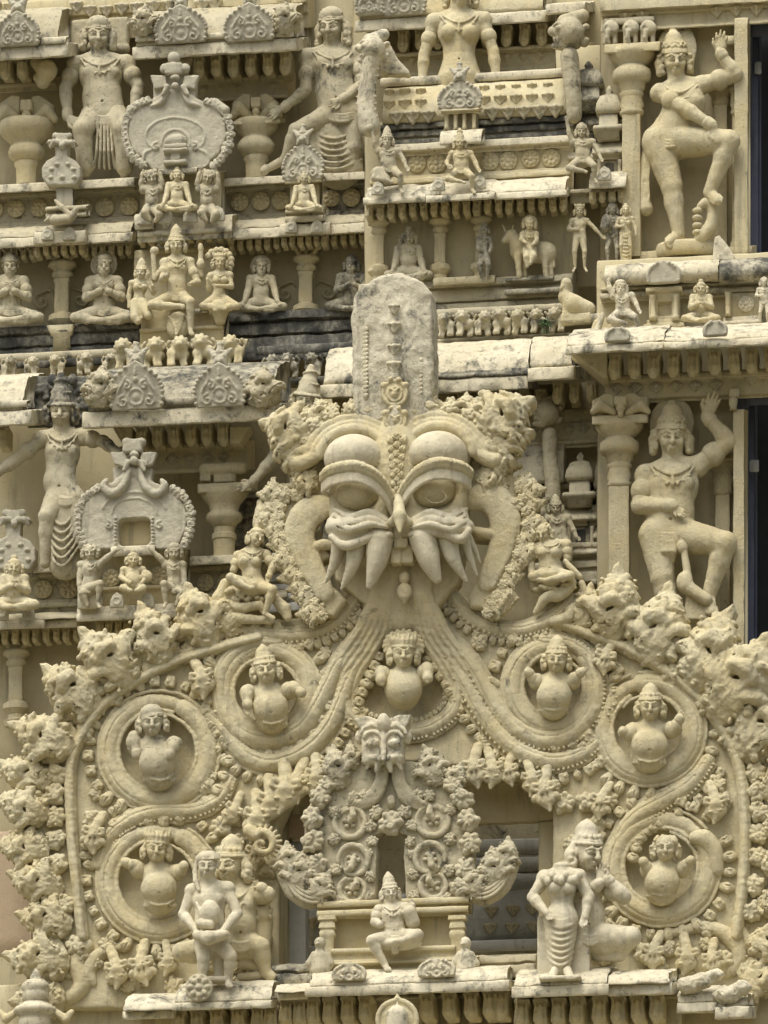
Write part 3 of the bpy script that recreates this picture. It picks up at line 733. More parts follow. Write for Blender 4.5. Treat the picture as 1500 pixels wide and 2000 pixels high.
t = thing('barrel_roof', 'wagon-vault roof with rows of diamond studs in the upper middle', 'roof', P(745, 235, 1.4))
obj('ridge', slab(742, 143, 1108, 160, 1.5, 90), PALE, t)
obj('vault', mould(746, 1104, [(-40, 158), (-14, 163), (6, 172), (20, 184), (28, 198), (32, 214), (30, 226), (22, 235)], 1.45, 90, ch=3, wob=1.6), CREAM, t)
for j, (y, d, sc, of) in enumerate(((174, 9, .85, 0), (196, 27, 1.05, 0), (222, 32, 1.3, 15))):
    for i in range(12):
        x = 760+of+i*31
        if 850 < x < 940 or x > 1098: continue
        m = M(); place(m, STUD_A, x, y-(x-925)*.045, 1.45, sc*random.uniform(.9, 1.08), d=d, flip=False); obj('stud', m, CREAM if j < 2 else STONE, t)
t = band('blackened mouldings under the barrel roof', 742, 1112, steps(235, [(10, 18), (4, 6), (12, 12), (4, 4), (10, 14)]), 1.42, BLACK, wob=1.8)
t = band('pale ledge under the barrel roof', 735, 1115, steps(274, [(14, 28), (10, 14), (6, 6)]), 1.42, PALE)
t = band('rosette band of the barrel-roofed shrine', 722, 1115, steps(303, [(34, 4), (5, 12), (10, 18), (6, 8)]), 1.42, CREAM)
roses(t, [(815, 320), (853, 320), (957, 316), (993, 315), (1037, 311), (1077, 310)], 1.405)
c = cornice('stepped eaves of the barrel-roofed shrine', [(708, 384, 830, 397, 0), (830, 379, 966, 392, -.09), (966, 374, 1106, 387, 0)], 1.0, PALE, [(712, 1104, kapota(356, 382, 60)), (836, 960, kapota(354, 380, 60))], PALE)
for x, y in ((738, 382), (857, 374), (937, 370)): m = M(); place(m, ANTE_A, x, y, .96, .95); obj('antefix', m, CEMENT, c)
dentils(c, ar(722, 1100, 19), 397, 1.2, .68, each=False, name='dentil')
for i, px in enumerate((740, 860, 940)):
    small_pilaster(('pilaster left of the plump meditating figure', 'pilaster right of the plump meditating figure', 'pilaster with a clinging figure left of the bull rider')[i], px, 432-i*3, 562-i*3, 1.32, 11)
t = band('stepped base of the barrel-roofed shrine', 700, 1118, steps(545, [(14, 20), (5, 8), (24, 12), (4, 2), (14, 12)]), 1.35, STONE)
obj('step', slab(846, 540, 966, 556, 1.2, 40), CREAM, t); obj('step', slab(985, 563, 1096, 573, 1.2, 40), MOSSY, t)
lion_row('frieze of little lions beneath the bull rider', [872, 908, 944, 980, 1016, 1052, 1088], 658, 1.05, 1.12, STONE, [(852, 598, 1112, 612, .04), (852, 656, 1112, 664, .05)])
c = cornice('eroded middle cornice behind the tall crown block', [(625, 743, 1030, 770, 0), (1030, 717, 1121, 743, -.14)], .6, PALE, [(632, 1030, kapota(672, 743, 90)), (1034, 1116, kapota(658, 717, 60))], PALE)
obj('shelf', mould(850, 1030, steps(722, [(6, 0), (8, 6)]), .62, 40, wob=2), MOSSY, c)
dentils(c, [660, 693, 870, 903, 957, 990, 1023, 1056], 776, .95, 1.); dentils(c, [1090, 1123, 1156], 752, .8, 1.)
wall('wall below the eroded middle cornice', 560, 760, 1175, 1240, 1.3)
t = band('mouldings right of the monster face behind the elephant-trunk post', 1000, 1185, steps(800, [(20, 6), (6, 0), (34, 4), (8, 14), (8, 6)]), 1.12, CREAM)
roses(t, [(1010, 842), (1040, 841), (1110, 838), (1140, 836), (1168, 835)], 1.1, DIAM_A, 'diamond', STONE, .9)
t = band('stepped wall mouldings behind the right horn of the monster face', 980, 1185, steps(946, [(10, 12), (6, 2), (24, 6), (6, 14), (5, 4), (26, 0), (8, 10), (6, 18), (14, 6)]), 1.12, STONE, wob=1.4)
t = band('stepped wall mouldings left of the monster face', 455, 660, steps(960, [(10, 12), (6, 2), (24, 6), (6, 14), (5, 4), (40, 0), (8, 10), (6, 18), (14, 6)]), 1.15, MOSSY, wob=1.4)
t = band('pale weathered roof edge behind the right horn of the monster face', 960, 1100, [(-20, 868), (4, 884), (8, 940), (2, 946)], 1.0, PALE)

# ---------------------------------------------------------------- right bay, upper niche
wall('niche wall behind the upper dancing god at right', 1172, -80, 1462, 522, 1.45)
t = band('moulded lintel over the upper dancing god', 1172, 1540, steps(-20, [(32, 26), (10, 12), (26, 4), (6, 10)]), 1.3, CREAM)
roses(t, [(1222, 34), (1256, 32), (1400, 22), (1438, 20), (1478, 18)], 1.28, STUD_A, 'stud', CREAM, 1.2)
t = thing('window', 'tall dark window recess beside the upper dancing god', 'window', P(1480, 500, 1.3))
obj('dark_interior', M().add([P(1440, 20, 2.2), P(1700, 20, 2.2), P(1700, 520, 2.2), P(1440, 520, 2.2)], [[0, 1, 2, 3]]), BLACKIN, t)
obj('reveal', slab(1440, 28, 1463, 505, 1.42, 170), DARKBLUE, t); obj('lintel', slab(1463, 22, 1700, 66, 1.5, 150), DARKBLUE, t); obj('inner_frame', slab(1468, 66, 1482, 500, 1.75, 60), DARKBLUE, t)
obj('latch', slab(1474, 120, 1487, 145, 1.7, 8), GREYED, t); obj('sill', slab(1463, 496, 1700, 508, 1.5, 150), STONE, t)
obj('frame', mould(1434, 1460, [(0, 35), (0, 505)], 1.2, 70), CREAM, t); obj('frame', slab(1412, 70, 1436, 88, 1.22, 50), CREAM, t)
def niche_pilaster(label, px, Y, y0, r, shaft_to, sq):
    return pilaster(label, px, Y, [(y0+17, 48), (y0+28, 46), (y0+40, 36), (y0+46, 27), (y0+49, 30), (y0+56, 38), (y0+66, 39), (y0+76, 37), (y0+79, 28), (y0+92, 26), (y0+95, 22), (y0+100, 25), (y0+106, 22), (y0+110, 21), (y0+122, 25), (y0+132, 21), (y0+135, 25), (y0+140, 24), (y0+144, 20)],
        shaft=('square', [(y0+144, sq), (shaft_to, sq)]), abacus=(px-54, y0, px+54, y0+18))
p = niche_pilaster('square pilaster with a cushion capital left of the upper dancing god', 1234, 1.25, 84, 36, 505, 18)
for x, sd in ((1192, 1), (1232, 1), (1266, -1)):      # little elephants' heads and forelegs on the abacus
    s = Sc(1.2, 1.7); s.ell((x, 56, 4), (17, 17, 12)); s.tube([(x-4, 62, 14), (x-6, 74, 15), (x-3, 84, 13)], [6, 4.5, 3.5], 2); s.ell((x+9, 54, 12), (8, 10, 4)); s.cap((x-10, 64, 4), (x-10, 84, 4), 5, 5, 2); s.cap((x+9, 66, 4), (x+9, 84, 4), 5, 5, 2); s.ell((x-9, 50, 14), (2.5, 2.5, 3)); s.obj('elephant', STONE, p)
obj('block_band', slab(1180, 34, 1278, 48, 1.22, 50), STONE, p)
pilaster('slim paired pilaster right of the upper dancing god', 1408, 1.38, [(168, 26), (182, 25), (190, 17), (200, 19), (208, 15)], shaft=('square', [(208, 13), (480, 13)]), abacus=(1380, 156, 1440, 168))
pilaster('thin round pilaster against the upper window frame', 1436, 1.3, [(168, 12), (176, 13), (182, 9), (205, 10), (212, 7), (220, 10), (226, 6)], shaft=('round', [(226, 6), (470, 6.5), (476, 10), (486, 11)]))
t = band('plinth under the upper dancing god', 1236, 1468, steps(486, [(16, 30), (8, 18), (10, 34)]), 1.35, CREAM)
wall('set-back wall between the barrel-roofed shrine and the upper dancing god', 1085, 90, 1200, 560, 1.6)
def turret(label, px, Y, y0, w, h, mat=STONE):
    q = lambda f: y0+h*f
    t = thing('miniature_shrine', label, 'shrine', P(px, q(1), Y))
    obj('dome', lathe(px, [(q(0), 2), (q(.05), w*.12), (q(.08), w*.08), (q(.12), w*.3), (q(.2), w*.42), (q(.27), w*.46), (q(.30), w*.40)], Y, 16, 'square'), mat, t)
    obj('neck', lathe(px, [(q(.30), w*.34), (q(.42), w*.34), (q(.43), w*.52), (q(.47), w*.54), (q(.48), w*.4), (q(.55), w*.4)], Y, 16, 'square'), mat, t)
    obj('eaves', mould(px-w*.6, px+w*.6, [(-14, q(.55)), (6, q(.63)), (6, q(.66)), (-8, q(.67)), (-8, q(.72))], Y-.06, 40), mat, t)
    b = obj('body', slab(px-w*.42, q(.72), px+w*.42, q(.92), Y, 40), mat, t)
    obj('niche', slab(px-w*.16, q(.75), px+w*.16, q(.90), Y-.004, 3), BLACK, b)  # flat panel on the body's face; its black paints a niche's shade
    for sd in (-1, 1): obj('post', lathe(px+sd*w*.36, [(q(.72), 5), (q(.75), 4), (q(.88), 4), (q(.92), 6)], Y-.04, 10), mat, t)
    obj('base', mould(px-w*.6, px+w*.6, steps(q(.92), [(h*.04, 8), (h*.04, 14)]), Y-.02, 40), PALE, t)
    return t
turret('stained miniature shrine left of the square upper pilaster', 1190, 1.32, 168, 56, 200)
turret('weathered block shrine behind the raised-arm figure on the right shrine end', 1150, 1.45, 120, 70, 190, MOSSY)
t = band('sloping eaves piece with an antefix below the stained miniature shrine', 1150, 1222, [(-26, 336), (-4, 350), (2, 362), (2, 368)], 1.1, PALE)
m = M(); place(m, ANTE_A, 1181, 354, 1.06, 1.0); obj('antefix', m, CEMENT, t)
t = band('small toothed band under the sloping eaves piece', 1112, 1222, steps(368, [(8, 0), (20, -14)]), 1.2, STONE); dentils(t, ar(1158, 1214, 4), 372, 1.22, .7, each=False, name='dentil')

# ---------------------------------------------------------------- right bay, balcony storey
wall('wall of the small balcony under the upper dancing god', 1165, 500, 1560, 665, .95)
t = thing('roll_roof', 'rounded pale roof edge of the balcony with a stained right half', 'roof', P(1180, 560, .8))
ro = lambda y0, y1, r: [(-r+r*math.sin(a), y0+(y1-y0)*(1-math.cos(a))/2) for a in np.linspace(.15, math.pi-.2, 9)]
obj('roll', mould(1180, 1402, ro(512, 556, 34), .72, 60, wob=2), PALE, t); obj('roll', mould(1404, 1560, ro(503, 552, 38), .68, 60, wob=1.6), MOSSY, t)
gable_on(t, 1296, 553, 60, 44, .66, CEMENT, fin=False, tilt=4, relief=False)
t = band('thin ledge and shadowed band under the rounded roof edge', 1172, 1560, steps(553, [(6, 10), (5, 2), (10, 14), (8, 4)]), .9, STONE)
t = thing('window_shrine', 'little niche shrine with an empty window on the balcony', 'shrine', P(1298, 640, .8))
s = Sc(.82, 1.8); s.box((1298, 604, 0), (30, 30, 14), 2); s.box((1298, 603, 12), (14, 14, 12), 2, mode='c'); s.box((1298, 570, 4), (36, 5, 16), 2); s.box((1298, 633, 2), (34, 5, 16), 2); s.box((1298, 641, 4), (40, 5, 18), 2); s.obj('frame', CREAM, t)
for x in (1276, 1320): obj('post', lathe(x, [(577, 7), (582, 5), (588, 4.5), (615, 5), (618, 8), (626, 8)], .74, 12), CREAM, t)
obj('dark_back', slab(1284, 588, 1312, 618, .84, 3), STONE, t)
t = thing('rosette_panel', 'framed rosette panel on the balcony right of the praying figure', 'panel', P(1450, 630, .8))
obj('panel', slab(1418, 572, 1482, 620, .84, 40), CREAM, t); m = M(); place(m, ROSE_A, 1458, 594, .835, 1.0); obj('rosette', m, PALE, t); obj('post', lathe(1422, [(572, 7), (578, 5), (612, 5), (618, 8)], .8, 12), CREAM, t); obj('base', mould(1412, 1486, steps(618, [(8, 4), (8, 12)]), .82, 40), PALE, t)
c = cornice('big projecting cornice of the right bay under the balcony', [(1103, 672, 1298, 688, 0), (1298, 662, 1560, 677, -.04)], 0., PALE, [(1106, 1296, kapota(640, 672, 150)), (1297, 1560, kapota(634, 662, 150))], PALE)
gable_on(c, 1206, 667, 42, 28, -.02, CEMENT, fin=False, tilt=2, relief=False); gable_on(c, 1397, 656, 40, 30, -.06, CEMENT, fin=False, tilt=2, relief=False)
dentils(c, [1201, 1239, 1278, 1316, 1354, 1396, 1433, 1468, 1504], 692, .36, 1.15)
s = Sc(.36, 2.2); s.poly([(1112, 690), (1190, 690), (1190, 748), (1180, 748)], -60, 14, 4); s.obj('corner_bracket', CREAM, c)
t = band('moulded frieze with diamonds above the lower dancing god', 1180, 1560, steps(726, [(14, 18), (4, 6), (30, 2), (8, -8)]), .55, CREAM)
roses(t, [(1205, 757), (1241, 756), (1282, 755), (1320, 753), (1358, 752), (1398, 750), (1467, 738)], .535, DIAM_A, 'diamond', STONE, 1.0)

# ---------------------------------------------------------------- right bay, lower niche
wall('niche wall behind the lower dancing god at right', 1166, 740, 1452, 1420, .8)
p = niche_pilaster('square pilaster with a cushion capital left of the lower dancing god', 1210, .58, 810, 36, 1300, 20)
s = Sc(.5, 1.8); palm(1212, 810, 108, 42)(s); s.obj('bracket_capital', CREAM, p)
s = Sc(.55, 1.8); s.cap((1258, 782, 4), (1258, 796, 6), 11, 9, 1); s.cap((1258, 792, 6), (1258, 808, 6), 7, 8, 1); s.obj('bracket_capital', CREAM, p)
pilaster('slim pilaster behind the raised arm of the lower dancing god', 1412, .72, [(900, 28), (912, 26), (924, 18), (940, 22), (950, 18), (962, 20), (970, 15)], shaft=('square', [(970, 14), (1300, 14)]), abacus=(1382, 886, 1436, 900))
t = thing('window', 'tall dark window recess beside the lower dancing god', 'window', P(1480, 1260, .6))
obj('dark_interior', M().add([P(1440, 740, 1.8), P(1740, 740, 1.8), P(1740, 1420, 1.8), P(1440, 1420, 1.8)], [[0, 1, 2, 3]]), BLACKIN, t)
obj('reveal', slab(1440, 745, 1455, 1400, .72, 180), DARKBLUE, t); obj('lintel', slab(1455, 740, 1740, 786, .72, 170), DARKBLUE, t); obj('inner_frame', slab(1460, 786, 1474, 1400, 1.1, 60), DARKBLUE, t); obj('latch', slab(1464, 898, 1482, 922, .95, 8), GREYED, t)
obj('frame', mould(1432, 1453, [(0, 800), (0, 1400)], .45, 90), CREAM, t); obj('frame', slab(1424, 758, 1444, 776, .42, 40), CREAM, t); obj('knob', lathe(1432, [(776, 6), (780, 9), (790, 8), (797, 6), (801, 8)], .44, 12), CREAM, t)
turret('grey miniature shrine right of the elephant-trunk post', 1134, .95, 884, 62, 200, STONE)
turret('half-hidden miniature shrine behind the seated lady right of the monster face', 1178, .98, 880, 40, 260, STONE)
t = band('stepped base mouldings behind the lady on the right shoulder', 1040, 1198, steps(1060, [(10, 16), (6, 4), (14, 10), (6, 2), (14, 12), (8, 4), (20, 10)]), .95, STONE, wob=1.5)
t = band('grey stepped mouldings in the gap left of the monster face', 520, 640, steps(1120, [(14, 8), (6, -2), (12, 6), (5, -2), (14, 8), (6, 0), (16, 10)]), .8, GREYED, wob=1.5)

# ---------------------------------------------------------------- behind the opening of the arch
wall('shadowed wall seen through the opening of the arch', 440, 1380, 1180, 1960, 1.55, STONE)
t = thing('plaster_beam', 'heavy plastered beam across the opening of the arch at right', 'beam', P(990, 1606, .6))
obj('beam', mould(880, 1120, steps(1440, [(92, 0), (74, -8)]), .27, 60), OCHRE, t); obj('soffit', slab(900, 1600, 1110, 1610, .34, 190), STONE, t)
obj('post', slab(1052, 1604, 1110, 1920, .29, 60), OCHRE, t)
t = thing('plaster_beam', 'pinkish beam end over the grey post at left of the opening', 'beam', P(580, 1636, .6))
obj('beam', slab(555, 1590, 640, 1636, .3, 60), PINK, t); obj('post', slab(560, 1644, 597, 1900, .36, 40), GREYED, t); obj('post', slab(500, 1480, 562, 1910, .28, 60), OCHRE, t)
t = thing('masonry_course', 'grey stone courses above the small vaulted roof inside the opening', 'masonry', P(990, 1740, 1.3))
for x0, y0, x1, y1 in ((900, 1640, 985, 1672), (988, 1638, 1070, 1670), (900, 1675, 1010, 1704), (1013, 1673, 1070, 1702), (900, 1707, 1070, 1738)): obj('block', slab(x0, y0, x1, y1, 1.25, 60), GREYED, t)
t = thing('barrel_roof', 'small grey vaulted roof with diamond studs inside the opening', 'roof', P(990, 1835, 1.))
obj('vault', mould(600, 1090, ro(1744, 1850, 40), .95, 70, wob=1.5), GREYED, t)
for x, y in ((960, 1778), (1002, 1776), (1040, 1774), (958, 1812), (1000, 1811), (1042, 1808), (612, 1800)): m = M(); place(m, STUD_A, x, y, .95, 1.15, d=4 if y < 1790 else 2); obj('stud', m, STONE, t)
obj('ledge', slab(600, 1840, 1090, 1862, .85, 60), GREYED, t)

# ---------------------------------------------------------------- bottom ledges
wall('wall of the lowest storey under the bottom ledges', -90, 1900, 1600, 2300, .12)
c = cornice('central bottom ledge carrying the small shrine of the seated god', [(595, 1921, 994, 1941, 0), (540, 1938, 600, 1953, .12)], -.75, PALE, [(604, 988, kapota(1893, 1921, 60)), (536, 606, kapota(1922, 1938, 50))], PALE)
dentils(c, [560, 586, 612, 645, 680, 714, 834, 877, 920, 958, 980], 1950, -.42, 1.35)
m = M(); place(m, gable(58, 34).build(.5), 682, 1915, -.76); obj('gable', m, PALE, c); m = M(); place(m, gable(64, 36).build(.5), 853, 1908, -.76); obj('gable', m, PALE, c)
t = band('rough frieze below the central bottom ledge', 540, 1010, steps(1944, [(8, 16), (56, 0), (30, 12)]), -.12, CREAM)
c = cornice('left bottom ledge carrying the bagpiper', [(334, 1956, 530, 1971, 0), (238, 1974, 338, 1990, .1)], -.7, PALE, [(342, 528, kapota(1918, 1956, 70)), (240, 346, kapota(1942, 1974, 60))], PALE)
m = M(); place(m, ROSE_A, 390, 1930, -.72, 1.7); obj('round_boss', m, STONE, c)
dentils(c, [350, 386, 424, 466, 505, 530], 1976, -.4, 1.35)
t = band('frieze below the left bottom ledge', 300, 540, steps(1966, [(6, 16), (60, 0)]), -.1, CREAM)
c = cornice('right bottom ledge carrying the headless lady', [(1000, 1924, 1188, 1946, 0), (1186, 1921, 1312, 1944, .06)], -.75, PALE, [(1004, 1186, kapota(1893, 1924, 70)), (1188, 1306, kapota(1896, 1921, 60))], PALE)
dentils(c, [1020, 1056, 1092, 1128, 1172, 1208, 1245, 1282], 1954, -.42, 1.35)
t = band('frieze below the right bottom ledge', 1010, 1330, steps(1946, [(8, 14), (70, 0)]), -.12, CREAM)
c = cornice('broken lower ledge with eroded lumps at bottom right', [(1322, 1958, 1400, 1978, 0), (1396, 1966, 1462, 1990, -.05)], -.6, PALE, [(1324, 1400, kapota(1926, 1958, 50)), (1398, 1460, kapota(1940, 1966, 50))], PALE)
s = Sc(-.6, 2.2)
for x, y, r in ((1345, 1925, 20), (1372, 1916, 18), (1420, 1944, 22), (1446, 1930, 18), (1398, 1905, 14)): s.ell((x, y, 0), (r*1.2, r*.8, r), k=6)
s.obj('rubble', PALE, c, wob=3)
t = band('crumbled brick course between the left statues and the small shrine', 520, 626, steps(1884, [(14, 4), (5, -3), (20, 6)]), -.3, MOSSY, wob=3)
t = band('crumbled brick course between the small shrine and the headless lady', 926, 1046, steps(1866, [(14, 4), (5, -3), (24, 6)]), -.3, STONE, wob=3)
t = thing('crest', 'round crest with a small dome in the middle of the bottom edge', 'crest', P(776, 2010, -.8))
s = Sc(-.8, 1.8); s.ell((776, 1992, 0), (42, 42, 10)); s.arc((776, 1992, 6), 38, 0, 360, 5, 26); s.cap((776, 1950, 6), (776, 1942, 6), 7, 2, 2); s.obj('disc', CREAM, t)
s = Sc(-.84, 1.8); s.cap((776, 1984, 8), (776, 2040, 8), 20, 22, 1); s.ell((776, 1984, 8), (19, 15, 14)); s.cap((776, 1974, 8), (776, 1958, 8), 5, 2, 2); s.arc((776, 1990, 8), 19, 180, 360, 3, 12, sy=.2); s.obj('dome', PALE, t)

# low-relief vine scrolls on the niche walls beside the sages and the lower pilaster
for lb, x0, y0, Y, fl in (('faint vine scroll on the wall left of the haloed sage', 158, 585, 1.965, -1), ('faint vine scroll on the wall right of the turbaned sage', 82, 588, 1.965, 1), ('faint vine scroll left of the pilaster beside the bearded sage', 556, 572, 1.965, 1), ('faint vine scroll right of the pilaster beside the bearded sage', 640, 570, 1.965, -1)):
    s = Sc(Y, 1.6); volute(s, (x0, y0), 17, 90, 1.3, 2.6, 1.6, 2, fl, 22); volute(s, (x0-fl*10, y0+26), 11, -90, 1.2, 2.4, 1.6, 2, -fl, 18); s.tube(smooth([(x0, y0-17, 2), (x0+fl*14, y0-22, 2), (x0+fl*22, y0-12, 2)]), [2.4, 2.4, 1.6], 1)
    tag(s.obj('vine_relief', WALLM), lb, 'relief')
# ================================================================ the great arch (torana)
TUFTS = [leaf_tuft(q).mesh('leaf_flame', CREAM) for q in range(1, 9)]
BUDS = [tmesh('leaf_knot', leaf_bud(q), CREAM, 1.1) for q in range(6)]
BUDS_G = [tmesh('leaf_knot', leaf_bud(q), STONE, 1.1) for q in range(3)]
TUFTS_G = [leaf_tuft(q).mesh('leaf_flame', STONE) for q in range(3)]
SPRAYS = [leaf_spray(q).mesh('leaf_spray', CREAM) for q in range(4)]
TOR = thing('arch_torana', 'huge scrollwork arch of lime plaster filling the lower half of the photo', 'arch', P(785, 1960, 0))
OUT_L = [(110, 1975), (96, 1880), (70, 1780), (62, 1650), (62, 1520), (90, 1420), (160, 1370), (216, 1326), (306, 1286), (412, 1248), (470, 1214), (560, 1218), (640, 1205), (705, 1150)]
OUT_R = [(868, 1150), (930, 1205), (1010, 1222), (1090, 1192), (1150, 1226), (1240, 1256), (1318, 1302), (1384, 1362), (1440, 1428), (1486, 1500), (1506, 1650), (1500, 1800), (1480, 1975)]
HOLE = [(548, 1925), (546, 1610), (578, 1545), (640, 1505), (760, 1488), (880, 1498), (960, 1506), (1045, 1532), (1082, 1585), (1078, 1925)]
RINGS = [(522, 1352, 84), (310, 1468, 97), (308, 1722, 98), (1082, 1340, 80), (1268, 1424, 90), (1292, 1694, 94)]
s = Sc(0, 3.2); s.poly(OUT_L+OUT_R, -60, 0, 4); s.poly(HOLE, -90, 60, 6, 4, 'c')
for x, y, R in RINGS: s.ell((x, y, 6), (R*.90, R*.90, 36), k=6, mode='c')
s.ell((785, 1345, 6), (84, 84, 34), k=8, mode='c')
# neck: a trumpet of flowing folds below the jaws
for sd, x0 in ((-1, 738), (1, 832)):
    for i, f in enumerate((0, .25, .5, .75, 1.)):
        s.tube([(x0-sd*34*f+sd*0, 1085, 42), (x0-sd*30*f+sd*6, 1165, 36), (x0+sd*(40-52*f), 1238, 18-4*f), (x0+sd*(92-60*f), 1310, 6), (x0+sd*(122-60*f), 1380, 0)], [11, 10, 10, 9, 7], 5)
s.cap((785, 1080, 20), (785, 1200, 10), 62, 40, 10, fl=.6)
for sd, x0 in ((-1, 738), (1, 832)):
    for f in (-.12, .12, .37, .62, .87, 1.1): s.tube(smooth([(x0-sd*34*f, 1085, 54), (x0-sd*30*f+sd*6, 1165, 47), (x0+sd*(40-52*f), 1238, 27-4*f), (x0+sd*(92-60*f), 1310, 14), (x0+sd*(122-60*f), 1380, 5)]), 2.4, 2.5, 'c')
s.obj('plate', CREAM, TOR, wob=1.2, size=22)
RIM_L = [(162, 1830), (152, 1740), (142, 1640), (138, 1560), (139, 1500), (151, 1455), (178, 1406), (215, 1366), (270, 1329), (335, 1296), (420, 1268), (505, 1246)]
RIM_R = [(1085, 1214), (1150, 1239), (1230, 1270), (1300, 1311), (1360, 1360), (1408, 1420), (1438, 1480), (1452, 1550), (1456, 1650), (1450, 1740), (1438, 1830)]
for rim in (RIM_L, RIM_R):
    s = Sc(0, 2.2); q = smooth(rim)
    s.tube([(x, y, 6) for x, y, _ in q], 12, 1, fl=1.3); s.tube([(x, y, 18) for x, y, _ in q], 6, 2)
    s.obj('rim', CREAM, TOR, wob=.9)
# S-shaped streams that flow out of the monster's mouth and wind into rings
STREAMS = [
 [(738, 1170), (712, 1228), (660, 1300), (625, 1372), (588, 1424), (530, 1447), (476, 1436), (440, 1395), (430, 1345), (444, 1292), (490, 1258), (545, 1256)],
 [(716, 1260), (682, 1330), (650, 1410), (600, 1466), (535, 1492), (478, 1476), (440, 1430), (410, 1398)],
 [(834, 1170), (862, 1228), (918, 1292), (962, 1368), (1000, 1418), (1056, 1446), (1112, 1438), (1156, 1394), (1166, 1340), (1150, 1288), (1112, 1258), (1060, 1252)],
 [(856, 1262), (905, 1330), (948, 1404), (1004, 1462), (1072, 1488), (1130, 1478), (1172, 1446)],
 [(1200, 1676), (1216, 1628), (1246, 1594), (1296, 1566), (1350, 1532), (1384, 1486)],
 [(196, 1690), (212, 1640), (250, 1606), (300, 1588), (380, 1584), (430, 1560), (452, 1520)],
 [(716, 1230), (690, 1290), (672, 1350), (690, 1402), (740, 1428), (800, 1432), (850, 1420), (890, 1384), (894, 1330), (872, 1270), (852, 1224)],
 [(440, 1198), (470, 1222), (530, 1240), (600, 1240), (660, 1214), (704, 1160), (716, 1110)],
 [(866, 1120), (880, 1162), (930, 1214), (1000, 1232), (1056, 1222), (1096, 1196), (1116, 1168)]]
def petals(m, q, off, sgn, pitch=19, sc=1., Y=0.):
    """row of petal beads beside the line q"""
    p = np.array(q)[:, :2]; seg = np.linalg.norm(np.diff(p, axis=0), axis=1); L = np.concatenate([[0], seg.cumsum()])
    for u in np.arange(pitch*.5, L[-1], pitch):
        i = min(np.searchsorted(L, u)-1, len(seg)-1); i = max(i, 0); t = (u-L[i])/max(seg[i], 1e-6); c = p[i]+(p[i+1]-p[i])*t
        d = (p[i+1]-p[i])/max(seg[i], 1e-6); nrm = np.array([d[1], -d[0]])*sgn
        x, y = c+nrm*off
        if 560 < x < 1070 and y > 1500: continue
        place(m, random.choice((PETAL, PETAL_B)), x, y, Y, sc*random.uniform(.85, 1.12), math.degrees(math.atan2(nrm[0], -nrm[1]))+random.uniform(-12, 12), d=3)
for i, st in enumerate(STREAMS):
    s = Sc(0, 2.); q = smooth(st, 7); n = len(q)
    r = {4: [14, 20, 14], 5: [14, 18, 10], 6: [9, 13, 15, 13, 9], 7: [10, 14, 14, 9], 8: [9, 14, 14, 10]}.get(i, [10, 19, 20, 18, 13])
    s.tube([(x, y, 2) for x, y, _ in q], r, 1, fl=1.)
    m = M()
    # a raised thread on either side of the roll
    rr = np.interp(np.linspace(0, 1, n), np.linspace(0, 1, len(r)), r); pq = np.array(q)[:, :2]
    tg = np.gradient(pq, axis=0); tg /= np.linalg.norm(tg, axis=1, keepdims=True)+1e-9; nm = np.column_stack([tg[:, 1], -tg[:, 0]])
    for o, rd in ((1.15, 3.4), (-1.15, 3.4)): s.tube([(*(pq[k]+nm[k]*rr[k]*o), 4) for k in range(n)], rd, 1.5)
    for o in (.52, -.42): s.tube([(*(pq[k]+nm[k]*rr[k]*o), 2+rr[k]*.93) for k in range(n)], 1.7, 1.2, 'c')
    L_ = np.concatenate([[0], np.linalg.norm(np.diff(pq, axis=0), axis=1).cumsum()])
    for u in np.arange(8, L_[-1], 8.5):
        k = min(int(np.searchsorted(L_, u)), n-1); s.ell((*(pq[k]+nm[k]*rr[k]*-.86), 2+rr[k]*.62), (3.2, 3.2, 3.2), k=.6)
    V, F = s.build(.9); m.add(V, F)
    if i in (7, 8):
        for off in (20,): petals(m, q, off, -1 if i == 7 else -1, 15, .8)
    elif i != 6: petals(m, q, 30, 1 if i in (0, 1, 5) else -1, 20, .95)
    else: petals(m, q, 22, 1, 13, .5)
    obj('scroll_stream', m, CREAM, TOR)
for i, (x, y, R) in enumerate(RINGS):
    s = Sc(0, 2.)
    a0, a1 = ((100, 440), (60, 420), (70, 420), (60, 400), (110, 460), (40, 395))[i]
    s.arc((x, y, 2), R, a0, a1, [12, 20, 20, 20, 18], 52, 1, fl=.8); s.arc((x, y, 6), R+22, a0, a1, 3.4, 48, 1.5); s.arc((x, y, 16), R+7, a0, a1, 1.5, 48, 1.2, 'c'); s.arc((x, y, 8), [R-16, R-24], a0+10, a1+40, [4, 5, 5, 3], 44, 2)
    m = M(); V, F = s.build(.9); m.add(V, F)
    q = [(x+R*math.cos(math.radians(a)), y-R*math.sin(math.radians(a))) for a in np.linspace(a0, a1, 60)]
    petals(m, q, 36, -1, 22, 1.05)
    obj('scroll_ring', m, CREAM, TOR)
def leafy(me, name, px, py, tx, ty, base, Y=0., d=0, parent=TOR, ext=100.):
    """copy of a leaf whose foot is at px,py and whose tip points to tx,ty"""
    L_ = math.hypot(tx-px, ty-py); a = math.degrees(math.atan2(tx-px, -(ty-py)))
    R = rotY(a)@rotX(random.uniform(-4, 10)); sc = L_/ext
    f = random.choice((-1, 1))
    return inst(name, me, parent, P(px, py, Y-d*PX), R, (sc*f*random.uniform(.80, .95), sc*1.0, sc*.96))
